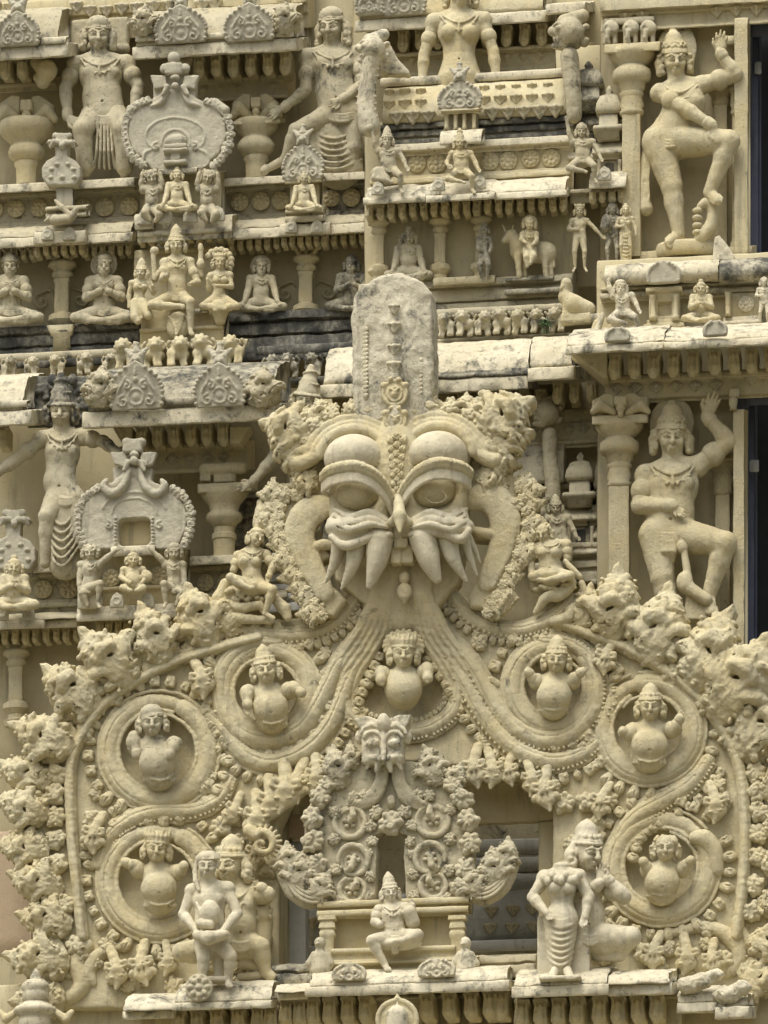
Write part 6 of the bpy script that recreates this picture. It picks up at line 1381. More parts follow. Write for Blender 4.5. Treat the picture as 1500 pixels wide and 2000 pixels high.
s = Sc(-.22, 1.7); s.ell((515, 1784, 8), (17, 19, 15)); [s.ell((515+14*math.cos(q), 1780-14*math.sin(q*1.7), 14+5*math.sin(q*2.3)), (5, 5, 5), k=1) for q in range(12)]; s.cap((512, 1806, 2), (502, 1850, 2), 22, 26, 5, fl=.6); s.box((486, 1850, 12), (14, 24, 14), 6, k=4); s.cap((470, 1908, 16), (516, 1904, 16), 8, 8, 3); s.cap((478, 1880, 10), (510, 1888, 8), 14, 12, 5); s.obj('body', OCHRE, t)
figure('deity_statue', 'seated god with one leg hanging down in front of the small shrine', -.52,
    dict(head=(762, 1743, 8), neck=(766, 1765, 2), sl=(741, 1778, 2), sr=(792, 1774, 2), chest=(768, 1788, 4), waist=(770, 1812, 4), hip=(772, 1828, 2), el=(732, 1800, 6), wl=(744, 1806, 22), hl=(750, 1794, 28), er=(806, 1790, 6), wr=(804, 1768, 14), hr=(806, 1752, 16), kl=(726, 1838, 26), al=(752, 1884, 18), tl=(758, 1894, 26), kr=(816, 1826, 22), ar=(786, 1838, 30), tr=(772, 1838, 32), arm=.95, leg=.95), 18, bulk=1.1, yaw=8, roll=-6, hat='tall', dress='loin', mat=CLEAN, extra=lambda s, H: (s.cap((806, 1800, 10), (800, 1782, 16), 14, 13, 4), s.ell((780, 1844, 8), (44, 12, 22), k=4)))
for px, lb in ((625, 'plump stone bird crouching at the left corner of the small shrine'), (909, 'plump smooth stone bird at the right corner of the small shrine')):
    t = thing('bird_statue', lb, 'statue', P(px, 1902, -.5)); s = Sc(-.52, 1.7); s.cap((px, 1872, 0), (px+2, 1894, 0), 16, 20, 4); s.ell((px, 1842, 4), (11, 12, 11), k=3); s.cap((px, 1852, 2), (px, 1866, 2), 8, 12, 3); s.cap((px-3, 1842, 12), (px-8, 1844, 20), 4, 2, 1.5)
    for sd in (-1, 1): s.tube([(px+sd*12, 1864, 4), (px+sd*20, 1882, 0), (px+sd*16, 1898, -2)], [6, 8, 4], 2)
    s.obj('body', STONE if px < 700 else PALE, t)

# ---------------------------------------------------------------- dwarfs in the scroll rings
def bust(label, x, hy, hr, by, br, arms, hat, roll=0, yaw=0, dx=0, mat=CREAM, Y=-.03, extra=None, bd=1.):
    """pot-bellied dwarf to the waist: head at x,hy; belly centre at x+dx,by"""
    ny = hy+hr*1.35; cx = x+dx*.5; sw = hr*1.42; br = br*.92
    J = dict(head=(x, hy, 34), neck=(x+dx*.1, ny, 20), sl=(x+dx*.2-sw, ny+hr*.6, 16), sr=(x+dx*.2+sw, ny+hr*.6, 16), chest=(cx, ny+hr*.85, 18), waist=(x+dx*.8, (ny+by)/2+hr*.6, 20), hip=(x+dx, by, 14), sw=sw, curl=.5, arm=1.0); J.update(arms)
    def ex(s, H):
        s.ell((x+dx, by+3, 18), (br, br*.95, br*.75*bd), k=4)
        for sd in (-1, 1): s.ell((cx+sd*hr*.58, ny+hr*1.0, 18+hr*.62), (hr*.46, hr*.40, hr*.36), k=2.5)
        s.tube(sm([(x+dx-br*.8, by-br*.86, 16), (x+dx-br*.3, by-br*.74, 18+br*.62), (x+dx+br*.3, by-br*.74, 18+br*.62), (x+dx+br*.8, by-br*.86, 16)]), 2.6, 1)
        for i in range(1): s.tube([(x+dx-br*.9, by+br*(.0+.25*i), 18+br*.3), (x+dx-br*.5, by+br*(.30+.25*i), 18+br*.66), (x+dx, by+br*(.40+.25*i), 18+br*.74), (x+dx+br*.5, by+br*(.30+.25*i), 18+br*.66), (x+dx+br*.9, by+br*(.0+.25*i), 18+br*.3)], 2.6, 1)
        for q in range(7): a = -1.1+q*.37; s.tube([(x+dx+br*.95*math.sin(a), by+br*.12-br*.1*math.cos(a), 16+br*.62*math.cos(a)), (x+dx+br*1.0*math.sin(a), by+br*.42, 14+br*.62*math.cos(a)), (x+dx+br*.8*math.sin(a), by+br*.72, 12+br*.5*math.cos(a))], [br*.09, br*.16, br*.05], 1)
        s.ell((x+dx, by-br*.42, 18+br*.74), (3, 3, 4), k=1, mode='c')
        if extra: extra(s, H)
    return figure('dwarf_statue', label, Y, J, hr*1.1, roll=roll, yaw=yaw, hat=hat, hair=.7, belly=.9, mat=mat, extra=ex, cat='statue', bulk=.95, broad=1.08)
bust('pot-bellied dwarf with a cap and stumpy arms in the upper left scroll ring', 519, 1308, 24, 1402, 33, dict(el=(482, 1352, 30), wl=(484, 1380, 44), hl=(482, 1402, 46), er=(572, 1342, 30), wr=(590, 1354, 40)), 'cone', dx=12, roll=-8)
bust('stained dwarf with a beaded crown looking down in the middle left scroll ring', 297, 1410, 25, 1512, 33, dict(el=(262, 1440, 24), wl=(268, 1476, 30), er=(344, 1452, 34), wr=(330, 1478, 46), hr=(318, 1492, 48)), 'cap', dx=14, roll=-4, mat=STONE)
bust('dwarf with a leafy crown and one arm flexed in the lower left scroll ring', 306, 1658, 24, 1756, 34, dict(el=(266, 1692, 26), wl=(244, 1684, 30), hl=(232, 1690, 34), er=(350, 1704, 30), wr=(360, 1690, 42)), 'leafcrown', dx=6, roll=4, mat=CREAM)
bust('dwarf with a fan-shaped crown and stump hands in the middle teardrop below the monster face', 788, 1276, 25, 1356, 28, dict(el=(744, 1312, 24), wl=(744, 1330, 46), hl=(750, 1342, 52), er=(834, 1306, 24), wr=(836, 1326, 44), hr=(832, 1336, 52)), 'leafcrown', dx=0, extra=lambda s, H: [s.cap(H(0, .8, -.5), H(1.35*math.sin(a), .5+1.1*math.cos(a), -.5), 9, 5, 2) for a in np.linspace(-1.9, 1.9, 13)])
bust('dwarf with both hands lifted in the upper right scroll ring', 1087, 1288, 23, 1376, 30, dict(el=(1044, 1330, 24), wl=(1032, 1312, 36), hl=(1024, 1300, 40), er=(1116, 1330, 26), wr=(1136, 1312, 38), hr=(1150, 1302, 40)), 'cone', dx=-6, roll=2)
bust('dwarf with a tall crown and arms spread wide in the middle right scroll ring', 1270, 1380, 24, 1476, 35, dict(el=(1230, 1436, 30), wl=(1216, 1428, 40), hl=(1204, 1440, 42), er=(1318, 1424, 26), wr=(1328, 1402, 34), hr=(1336, 1384, 36)), 'kirita', dx=-2)
bust('dwarf with a shaggy wreath hiding his eyes in the lower right scroll ring', 1300, 1656, 23, 1738, 32, dict(el=(1266, 1698, 26), wl=(1256, 1682, 38), hl=(1252, 1672, 44), er=(1336, 1694, 26), wr=(1350, 1680, 38), hr=(1358, 1672, 42)), 'shag', dx=-8)
s = Sc(0, 1.8); s.tube(smooth([(1400, 1700, 6), (1394, 1660, 8), (1376, 1638, 12), (1358, 1636, 14)]), [14, 17, 17, 13], 1); s.obj('scroll_end', CREAM, TOR)

# ---------------------------------------------------------------- figures on the arch's shoulders
figure('lady_statue', 'lady sitting on the left shoulder of the arch with a bare stump for an arm', -.08,
    dict(head=(502, 1049, 10), neck=(493, 1070, 2), sl=(466, 1086, 0), sr=(520, 1084, 4), chest=(488, 1096, 6), waist=(492, 1124, 6), hip=(496, 1142, 4), el=(456, 1114, 4), er=(534, 1106, 10), wr=(524, 1128, 18), hr=(520, 1140, 24), kl=(450, 1128, 26), al=(484, 1148, 30), tl=(494, 1148, 34), kr=(532, 1152, 26), ar=(518, 1198, 18), tr=(534, 1208, 24), arm=.9, leg=.85), 18, yaw=24, roll=10, female=True, hat='bun', hair=.9, mat=CREAM, belly=.2, dress=None,
    extra=lambda s, H: (s.cap((512, 998, -4), (512, 984, -4), 12, 11, 1), s.cap((512, 1000, -4), (510, 1024, -2), 15, 17, 3), s.tube([(440, 1140, -8), (428, 1170, -8), (426, 1200, -8)], [10, 14, 12], 3), s.tube([(534, 1166, 4), (556, 1190, 4), (562, 1206, 6)], [10, 12, 8], 3)))
t = thing('leaf_seat', 'curling leaf seat beneath the lady on the left shoulder', 'ornament', P(490, 1220, -.02)); s = Sc(-.03, 1.8); s.cap((446, 1166, 0), (500, 1160, 4), 22, 18, 5, fl=.7); s.tube(smooth([(444, 1178, 14), (474, 1188, 18), (506, 1182, 18), (516, 1196, 14)]), [7, 9, 8, 6], 2); s.tube(smooth([(436, 1200, 8), (470, 1208, 14), (530, 1212, 14)]), [8, 10, 7], 2)
for q in range(16): s.ell((438+q*5, 1160+random.uniform(-8, 14), 18), (6, 5, 6), k=1.5)
s.obj('leafwork', CREAM, t, 1.)
figure('lady_statue', 'lady leaning on her hand on the right shoulder of the arch, other arm broken', -.08,
    dict(head=(1060, 1040, 12), neck=(1070, 1056, 4), sl=(1046, 1070, 4), sr=(1106, 1064, 4), chest=(1072, 1078, 8), waist=(1074, 1104, 6), hip=(1076, 1118, 4), el=(1036, 1096, 8), wl=(1040, 1124, 14), hl=(1050, 1136, 18), er=(1108, 1090, 6), kr=(1114, 1124, 24), ar=(1066, 1134, 28), tr=(1052, 1132, 30), kl=(1040, 1126, 14), arm=.9, leg=.8), 18, yaw=-16, nod=16, roll=-6, female=True, hat='shag', hair=1.2, mat=CREAM, belly=.2, dress=None)
t = thing('leaf_seat', 'curling leaf seat beneath the lady on the right shoulder', 'ornament', P(1080, 1215, -.02)); s = Sc(-.03, 1.8); s.cap((1050, 1142, 0), (1110, 1140, 4), 18, 16, 5, fl=.7); s.tube(smooth([(1046, 1196, 10), (1066, 1168, 16), (1096, 1162, 16), (1120, 1144, 14)]), [6, 10, 10, 6], 2); s.tube(smooth([(1080, 1214, 8), (1110, 1206, 12), (1120, 1184, 12)]), [9, 12, 7], 2); s.cap((1104, 1096, 24), (1132, 1126, 26), 5, 6, 1); s.tube([(1136, 1140, 0), (1148, 1176, 2), (1164, 1172, 0)], [7, 8, 5], 2)
for q in range(16): s.ell((1046+q*5, 1142+random.uniform(-8, 10), 18), (6, 5, 6), k=1.5)
s.obj('leafwork', CREAM, t, 1.)

# ---------------------------------------------------------------- sages and the enthroned god
J, hr = seat(20, 498, 140); figure('sage_statue', 'bearded praying sage with a turban at the left edge', 1.68, J, hr, hat='turban', hair=0, beard=True, mous=True, mat=STONE, dress='belt', yaw=-4)
J, hr = seat(203, 498, 140); figure('sage_statue', 'moustached praying sage with a disc halo between the small pilaster and the enthroned god', 1.68, J, hr, hat='cap', hair=0, beard=True, mous=True, mat=STONE, dress='belt', extra=lambda s, H: halo(s, H, 1.5))
J, hr = seat(510, 505, 108, praying=False); figure('sage_statue', 'small bearded sage seated right of the enthroned god', 1.72, J, hr, hat='cap', hair=.8, beard=True, mat=STONE, yaw=6, extra=lambda s, H: halo(s, H, 1.5))
J, hr = seat(686, 500, 112); figure('sage_statue', 'blackened sage half hidden beside the shrine corner', 1.72, J, hr, hat='cap', hair=.8, beard=True, mat=MOSSY, yaw=-10)
t = thing('throne', 'plain stepped throne under the enthroned god and his two consorts', 'throne', P(352, 668, 1.25)); obj('seat_block', mould(272, 436, steps(604, [(34, -6), (8, 6), (26, 0)]), 1.32, 60), OCHRE, t); obj('step', slab(376, 604, 404, 612, 1.25, 40), PALE, t); obj('back_rail', slab(300, 484, 412, 494, 1.62, 30), CREAM, t); obj('back_panel', slab(262, 484, 440, 610, 1.66, 30), CREAM, t)
def cloth(q, H): 
    q.ell((348, 636, 10), (24, 28, 14), k=4)
    for i in range(4): q.tube([(330+i*4, 618+i*7, 22), (344, 632+i*7, 26), (360-i*2, 616+i*7, 22)], 2.4, 1)
figure('deity_statue', 'four-armed enthroned god with a tall crown between two small consorts', 1.3,
    dict(head=(344, 478, 10), neck=(346, 500, 2), sl=(322, 514, 2), sr=(370, 512, 2), chest=(345, 526, 4), waist=(345, 556, 4), hip=(346, 578, 2), el=(318, 546, 16), wl=(326, 538, 34), hl=(326, 526, 38), er=(386, 552, 10), wr=(376, 554, 26), hr=(362, 556, 32), kl=(296, 596, 26), al=(350, 598, 34), tl=(358, 600, 36), kr=(372, 590, 34), ar=(372, 640, 26), tr=(374, 652, 32), arm=.9, leg=.85), 18, hat='tall', hair=.8, dress='belt', extra_g=cloth, mat=CREAM,
    extra=lambda s, H: (s.cap((322, 520, -6), (302, 546, -4), 7, 6, 3), s.cap((302, 546, -4), (300, 500, 0), 6, 5, 2), s.ell((302, 490, 0), (9, 9, 8)), s.cap((370, 520, -6), (392, 540, -4), 7, 6, 3), s.cap((392, 540, -4), (392, 494, 0), 6, 5, 2), s.ell((392, 484, 0), (6, 10, 7)), s.ell((392, 516, 2), (8, 10, 7))))
figure('consort_statue', 'slim consort with a tall hat left of the enthroned god', 1.3,
    dict(head=(276, 532, 8), neck=(274, 546, 2), sl=(258, 554, 2), sr=(290, 554, 2), chest=(274, 560, 2), waist=(272, 576, 2), hip=(272, 592, 2), el=(252, 574, 2), wl=(252, 600, 6), er=(300, 572, 6), wr=(298, 558, 16), hr=(298, 548, 18), kl=(264, 620, 16), kr=(290, 616, 20), al=(270, 628, 18), arm=.8, leg=.9), 13, yaw=-14, female=True, hat='tall', hair=.7, dress='dhoti', mat=CREAM)
figure('consort_statue', 'consort with a wreathed head and folded legs right of the enthroned god', 1.3,
    dict(head=(429, 512, 8), neck=(430, 530, 2), sl=(412, 540, 2), sr=(448, 538, 2), chest=(430, 546, 2), waist=(428, 566, 2), hip=(428, 582, 2), el=(408, 566, 6), wl=(406, 546, 14), hl=(404, 536, 16), er=(452, 560, 6), wr=(424, 558, 22), hr=(412, 554, 24), kl=(396, 598, 16), kr=(462, 598, 16), al=(440, 604, 26), ar=(420, 606, 24), arm=.8, leg=.85), 14, yaw=4, female=True, hat='leafcrown', hair=.8, dress='belt', mat=CREAM, extra=lambda s, H: (s.cap((430, 604, 8), (430, 624, 4), 20, 12, 4), [s.ell((428+24*math.cos(a), 512-24*math.sin(a), -8), (7, 7, 6), k=1) for a in np.linspace(-.6, 2.6, 9)]))

# ---------------------------------------------------------------- horseshoe shrines
def arch_tile(label, outer, fringe, niche, top, Y, mat=CEMENT):
    t = thing('horseshoe_shrine', label, 'shrine', P(niche[0], outer[0][1], Y)); s = Sc(Y, 1.9); s.poly(outer, -30, 8, 4)
    top(s); niche[2](s); s.obj('arch_tile', mat, t, .8); m = M(); petals(m, smooth(fringe), 2, 1, 10, .72, Y-2*PX); obj('fringe', m, mat, t); return t
def top1(s):
    s.poly([(302, 214), (300, 150), (386, 150), (384, 206), (362, 186), (344, 180), (326, 186)], -20, 4, 3)
    for sd in (-1, 1): s.tube(smooth([(342+sd*14, 180, 10), (342+sd*26, 198, 12), (342+sd*46, 208, 8)]), [4, 6, 4], 1); s.poly([(342+sd*14, 172), (342+sd*18, 150), (342+sd*48, 148), (342+sd*40, 176)], 0, 14, 3); s.tube([(342+sd*16, 170, 16), (342+sd*24, 184, 18)], [6, 4], 1); s.ell((342+sd*20, 134, 12), (10, 10, 9))
    s.box((340, 136, 12), (18, 12, 10), 4); s.ell((340, 114, 10), (13, 13, 11)); s.ell((342, 168, 20), (8, 7, 7)); s.ell((342, 152, 20), (10, 6, 8))
def nic1(s):
    s.arc((343, 266, 8), 58, -50, 230, 2.6, 40, 1, sy=.62); s.arc((343, 284, 8), 28, 0, 180, 2.4, 20, 1, sy=1.1)
    for sd in (-1, 1): s.tube(smooth([(343+sd*46, 292, 8), (343+sd*60, 300, 8), (343+sd*64, 318, 8), (343+sd*56, 326, 8)]), [2.5, 3, 3, 2], 1); volute(s, (343+sd*38, 286), 8, 90, 1.1, 3, 2, 8, -sd, 10)
    s.box((344, 288, 10), (24, 4, 12), 2); s.ell((344, 276, 8), (22, 14, 12), k=1); s.box((344, 296, 12), (26, 3, 14), 1.5); s.box((344, 306, 8), (10, 10, 10), 2); s.box((344, 320, 12), (24, 4, 14), 2); s.tube([(256, 214, 0), (270, 206, 6)], [10, 9], 1); s.tube([(420, 206, 0), (440, 216, 6)], [14, 10], 1)
HS1 = [(300, 338), (286, 318), (262, 300), (250, 268), (252, 236), (268, 212), (300, 200), (326, 182), (360, 182), (392, 200), (426, 214), (444, 244), (444, 276), (430, 306), (408, 324), (398, 338)]
t = arch_tile('horseshoe shrine with a tiny altar in its oval, right of the seated king', HS1, [(286, 322), (262, 302), (250, 268), (252, 236), (268, 212), (296, 200)], (343, 0, nic1), top1, 1.42)
m = M(); petals(m, smooth([(398, 202), (426, 214), (444, 244), (444, 276), (430, 306), (410, 326)]), 2, 1, 10, .72, 1.42-2*PX); obj('fringe', m, CEMENT, t)
obj('shelf', slab(308, 328, 384, 340, 1.36, 40), PALE, t); obj('base', mould(268, 452, steps(424, [(24, 6), (10, 16), (12, 10)]), 1.46, 60), PALE, t); obj('body', slab(282, 338, 432, 426, 1.52, 60), CREAM, t); obj('base', slab(262, 418, 300, 448, 1.36, 40), PALE, t)
for x in (282, 323, 372, 425): m = M(); place(m, ANTE_A, x, 440-(x-282)*.05, 1.34, 1.08); obj('antefix', m, CEMENT, t)
for sx, x, lb in ((-1, 296, 'left'), (1, 406, 'right')):
    figure('dwarf_statue', 'curly-haired dwarf propping up the %s foot of the upper horseshoe shrine' % lb, 1.38, dict(head=(x, 346, 8), neck=(x-sx*4, 362, 2), sl=(x-15, 370, 2), sr=(x+15, 370, 2), chest=(x-sx*2, 378, 4), waist=(x-sx*2, 394, 4), hip=(x, 406, 2), el=(x-20, 360, 4), wl=(x-18, 340, 8), hl=(x-14, 328, 10), er=(x+20, 360, 4), wr=(x+18, 340, 8), hr=(x+14, 328, 10), kl=(x-14, 416, 18), kr=(x+16, 418, 18), al=(x-4, 430, 14), ar=(x+8, 432, 14), arm=.85, leg=.85), 15, nod=10, roll=sx*8, hat='shag', hair=.7, mat=STONE, belly=.3)
J, hr = seat(346, 330, 86, praying=False); figure('dwarf_statue', 'tiny seated figure in the middle under the upper horseshoe shrine', 1.36, J, hr, hat='bun', hair=.6, mat=CREAM)
dentils(t, ar(276, 446, 10), 452, 1.56, .6, each=False, name='dentil')
def top2(s):
    s.poly([(226, 960), (222, 916), (300, 916), (296, 960), (262, 940)], -20, 2, 3); s.tube([(228, 950, 0), (260, 920, 4), (294, 950, 0)], 10, 3)
    for sd in (-1, 1): s.tube(smooth([(262+sd*10, 916, 12), (262+sd*22, 950, 14), (262+sd*44, 964, 14), (262+sd*60, 950, 14), (262+sd*54, 938, 14)]), [5, 8, 8, 7, 4], 2); s.poly([(262+sd*10, 908), (262+sd*16, 884), (262+sd*46, 884), (262+sd*38, 908), (262+sd*20, 914)], 0, 14, 3); s.tube([(262+sd*12, 904, 16), (262+sd*20, 918, 18)], [7, 4], 1); s.ell((262+sd*14, 864, 12), (10, 9, 9))
    s.box((260, 872, 10), (20, 14, 10), 5); s.ell((262, 900, 22), (9, 8, 8)); s.ell((262, 888, 20), (10, 6, 8))
def nic2(s):
    s.box((262, 1038, 10), (33, 28, 40), 12, mode='c'); s.arc((262, 1000, 8), 62, 10, 170, 2.4, 30, 1, sy=.62); s.arc((262, 1004, 8), 44, 0, 180, 2, 24, 1, sy=.7)
    for sd in (-1, 1):
        volute(s, (262+sd*50, 1026), 9, 90, 1.1, 2.6, 1.8, 8, sd, 10)
        for q in range(8): s.ell((262+sd*36, 1012+q*7, 10), (3, 2.6, 3), k=.6)
HS2 = [(196, 1078), (172, 1068), (158, 1040), (158, 1004), (170, 976), (196, 958), (228, 944), (262, 936), (296, 944), (330, 956), (356, 976), (368, 1004), (366, 1040), (352, 1068), (330, 1078)]
t = arch_tile('horseshoe shrine with an empty square niche in the middle left storey', HS2, [(196, 1076), (172, 1068), (158, 1040), (158, 1004), (170, 976), (196, 958)], (262, 0, nic2), top2, .32)
m = M(); petals(m, smooth([(330, 956), (356, 976), (368, 1004), (366, 1040), (352, 1068), (334, 1076)]), 2, 1, 10, .72, .32-2*PX); obj('fringe', m, CEMENT, t)
obj('niche_back', slab(226, 1008, 298, 1068, .40, 20), OCHRE, t); obj('shelf', slab(216, 1066, 302, 1086, .24, 50), PALE, t); obj('body', mould(164, 360, steps(1076, [(8, 0), (60, -8), (8, 6), (30, 0)]), .42, 60), CREAM, t); obj('base', mould(149, 372, steps(1182, [(14, 10), (14, 16)]), .34, 70), PALE, t); obj('base', slab(151, 1150, 190, 1190, .22, 60), PALE, t)
for x in (229, 288): m = M(); place(m, ANTE_A, x, 1188, .24, 1.05); obj('antefix', m, CEMENT, t)
roses(t, [(218, 1130), (310, 1126)], .43)
dentils(t, [196, 214, 232, 250, 268, 286, 304, 322, 340], 1214, .5, .8, each=False, name='dentil')
for sx, x, lb in ((-1, 175, 'left'), (1, 340, 'right')):
    figure('attendant_statue', 'squatting attendant reaching up to the shelf at the %s of the lower horseshoe shrine' % lb, .24, dict(head=(x, 1079, 8), neck=(x-sx*2, 1095, 2), sl=(x-16, 1104, 2), sr=(x+16, 1104, 2), chest=(x, 1114, 4), waist=(x, 1136, 4), hip=(x+sx*2, 1150, 2), **({'el': (x-20, 1134, 4), 'wl': (x-18, 1162, 8), 'hl': (x-16, 1174, 10), 'er': (x+30, 1092, 8), 'wr': (x+52, 1074, 12), 'hr': (x+66, 1069, 14)} if sx < 0 else {'er': (x+20, 1134, 4), 'wr': (x+20, 1162, 8), 'hr': (x+18, 1174, 10), 'el': (x-26, 1092, 8), 'wl': (x-44, 1074, 12), 'hl': (x-54, 1069, 14)}),
        kl=(x-sx*20 if sx > 0 else x+20, 1140, 26), al=(x-sx*16, 1178, 18), tl=(x-sx*20, 1186, 26), kr=(x+sx*14, 1158, 14), ar=(x+sx*4, 1182, 10), arm=.85, leg=.8), 15, hat='shag' if sx < 0 else 'cap', hair=.5, mat=STONE, dress='belt', mous=sx > 0, nod=4)
figure('dwarf_statue', 'fat little drummer squatting under the shelf of the lower horseshoe shrine', .2, dict(head=(260, 1094, 10), neck=(260, 1108, 4), sl=(243, 1114, 2), sr=(277, 1114, 2), chest=(260, 1122, 4), waist=(260, 1136, 6), hip=(260, 1146, 4), el=(236, 1128, 6), wl=(250, 1136, 22), hl=(258, 1138, 26), er=(290, 1126, 6), wr=(278, 1138, 20), hr=(270, 1140, 24), kl=(240, 1148, 18), kr=(280, 1148, 18), al=(256, 1154, 24), ar=(266, 1154, 24), arm=.8, leg=.8), 14, hat='bun', hair=.5, belly=.8, mat=CREAM, broad=1.15, extra=lambda s, H: (s.ell((286, 1126, 10), (12, 12, 8), k=1),))

def small_tile(label, x, y0, w, h, Y, mat=CEMENT, bench=None):
    """lobed tile with a winged finial"""
    t = thing('lobed_tile_shrine', label, 'shrine', P(x, y0+h, Y)); s = Sc(Y, 1.8); u = w/80
    s.poly([(x-w*.36, y0+h), (x-w*.5, y0+h*.82), (x-w*.5, y0+h*.6), (x-w*.38, y0+h*.46), (x-w*.16, y0+h*.36), (x-w*.18, y0+h*.1), (x-w*.4, y0+h*.08), (x-w*.34, y0+h*.0), (x+w*.34, y0+h*.0), (x+w*.4, y0+h*.08), (x+w*.18, y0+h*.1), (x+w*.16, y0+h*.36), (x+w*.38, y0+h*.46), (x+w*.5, y0+h*.6), (x+w*.5, y0+h*.82), (x+w*.36, y0+h)], -20, 6, 4)
    s.box((x, y0-6, 4), (w*.16, 9, 8), 3); [s.ell((x+sd*w*.18, y0-10, 4), (7*u, 7*u, 7)) for sd in (-1, 1)]; [s.tube([(x+sd*w*.06, y0+h*.02, 10), (x+sd*w*.22, y0+h*.02, 12), (x+sd*w*.3, y0+h*.12, 8)], [5, 6, 4], 1) for sd in (-1, 1)]; s.ell((x, y0+h*.1, 10), (7, 8, 8))
    for a, b in ((-.28, .6), (.28, .6), (-.3, .78), (.3, .78), (-.14, .5), (.14, .5), (0, .78)): s.ell((x+w*a, y0+h*b, 7), (5*u, 4*u, 4), k=1)
    s.obj('tile', mat, t, .8)
    if bench: obj('post', slab(x-w*.16, y0+h-3, x+w*.26, y0+h+50*u, Y+.03, 20), mat, t); obj('bench', mould(x-w*.45, x+w*.6, steps(y0+h+38*u, [(8, 18), (6, 8), (8, 14)]), Y+.02, 30), STONE, t)
    return t
small_tile('small lobed tile shrine with a broken bird on its bench at upper left', 122, 276, 76, 90, 1.5, bench=True)
t = thing('bird_statue', 'broken headless bird lying on the bench under the small lobed tile shrine', 'statue', P(122, 440, 1.4)); s = Sc(1.42, 1.6); s.cap((108, 430, 8), (134, 428, 10), 11, 9, 3); s.tube([(108, 392, 4), (122, 406, 10), (142, 424, 12)], [3, 6, 6], 2); s.cap((142, 420, 12), (148, 410, 12), 8, 6, 2); s.cap((96, 428, 4), (88, 432, 2), 6, 3, 2); s.obj('body', STONE, t)
small_tile('pale dotted tile shrine at the left edge beside the guard', 28, 1012, 88, 104, .55)
J, hr = seat(28, 1094, 100); figure('dwarf_statue', 'chubby praying dwarf seated at the left edge under the pale dotted tile', .4, J, hr*1.25, hat='bun', hair=.4, belly=.7, mat=CREAM, broad=1.15, jewels=False)
t = thing('lobed_tile_shrine', 'tall carved tile shrine beside the leg of the leaning lady', 'shrine', P(592, 440, 1.5)); gable_on(t, 592, 352, 78, 74, 1.44, CEMENT, tilt=2, fs=.9); obj('body', slab(566, 356, 624, 430, 1.52, 40), CREAM, t); obj('bench', mould(556, 630, steps(408, [(8, 14), (6, 6), (12, 18)]), 1.5, 30), STONE, t); obj('ledge', slab(556, 346, 628, 358, 1.44, 40), CREAM, t)
J, hr = seat(594, 338, 78, praying=False); figure('dwarf_statue', 'little grey meditating figure under the tall carved tile', 1.4, J, hr, hat='bun', hair=.6, mat=CREAM)

# ---------------------------------------------------------------- elephant-trunk posts
def yali(label, pts, rad, head, Y, mat=PALE, sx=1, hr=24):
    t = thing('beast_post', label, 'statue', P(pts[-1][0], pts[-1][1], Y)); s = Sc(Y, 1.8); q = smooth(pts); s.tube(q, rad, 2)
    for i in range(3, len(q)-2, 2): s.tube([(q[i][0]-rad[0]*.9, q[i][1]-2, rad[0]*.5), (q[i][0], q[i][1]+2, rad[0]*.95), (q[i][0]+rad[0]*.9, q[i][1]-2, rad[0]*.5)], 1.6, 1)
    s.obj('trunk', mat, t, .9); s = Sc(Y, 1.7); x, y = head; r = hr
    s.ell((x, y, 6), (r*.95, r*.95, r), k=4); s.cap((x-sx*r*.2, y-r*.6, 2), (x+sx*r*.8, y-r*1.1, -4), r*.6, r*.42, 4); s.cap((x-sx*r*.4, y+r*.1, 14), (x-sx*r*1.05, y-r*.15, 16), r*.42, r*.28, 3); s.cap((x-sx*r*.3, y+r*.7, 12), (x-sx*r*.9, y+r*.75, 12), r*.34, r*.2, 3)
    for sd in (-1, 1): s.ell((x-sx*r*.25+sd*r*.42, y-r*.32, r*.95), (r*.22, r*.2, r*.2), k=1); s.tube([(x-sx*r*.25+sd*r*.2, y-r*.62, r*.9), (x-sx*r*.25+sd*r*.5, y-r*.66, r*.85), (x-sx*r*.2+sd*r*.8, y-r*.4, r*.6)], r*.11, 1)
    for i in range(5): s.cap((x-sx*r*.1-sx*i*r*.2, y+r*.30, 16+r*.2), (x-sx*r*.1-sx*i*r*.2, y+r*.52, 16+r*.2), r*.10, r*.05, 1)
    for i in range(9): s.ell((x+sx*r*(.5+.5*math.cos(i)), y-r*.2+r*.14*i-6, -2), (r*.26, r*.22, r*.3), k=2)
    s.obj('head', mat, t, .9); return t
yali('pale beast with a long neck rising at the left end of the barrel roof', [(722, 246, 0), (716, 210, 4), (718, 170, 6), (722, 130, 6), (728, 110, 6)], [22, 19, 17, 17, 19], (728, 98), 1.2, PALE, 1, 27)
t = thing('wing_slab', 'pale wing-shaped slab leaning behind the long-necked beast', 'ornament', P(770, 150, 1.4)); s = Sc(1.35, 1.8); s.poly([(744, 148), (748, 92), (762, 88), (778, 118), (800, 142), (800, 150)], -14, 10, 5); s.obj('slab', PALE, t, 1.)
yali('stained fanged beast post at the right end of the barrel roof', [(1122, 226, 0), (1120, 190, 4), (1116, 150, 6), (1112, 110, 8)], [15, 16, 17, 18], (1112, 66), 1.3, STONE, 1, 32)
yali('curling beast post on the middle storey left of the lower square pilaster', [(1080, 972, 0), (1078, 930, 2), (1074, 890, 4), (1074, 850, 6)], [15, 15, 13, 15], (1068, 808), .9, STONE, 1, 26)

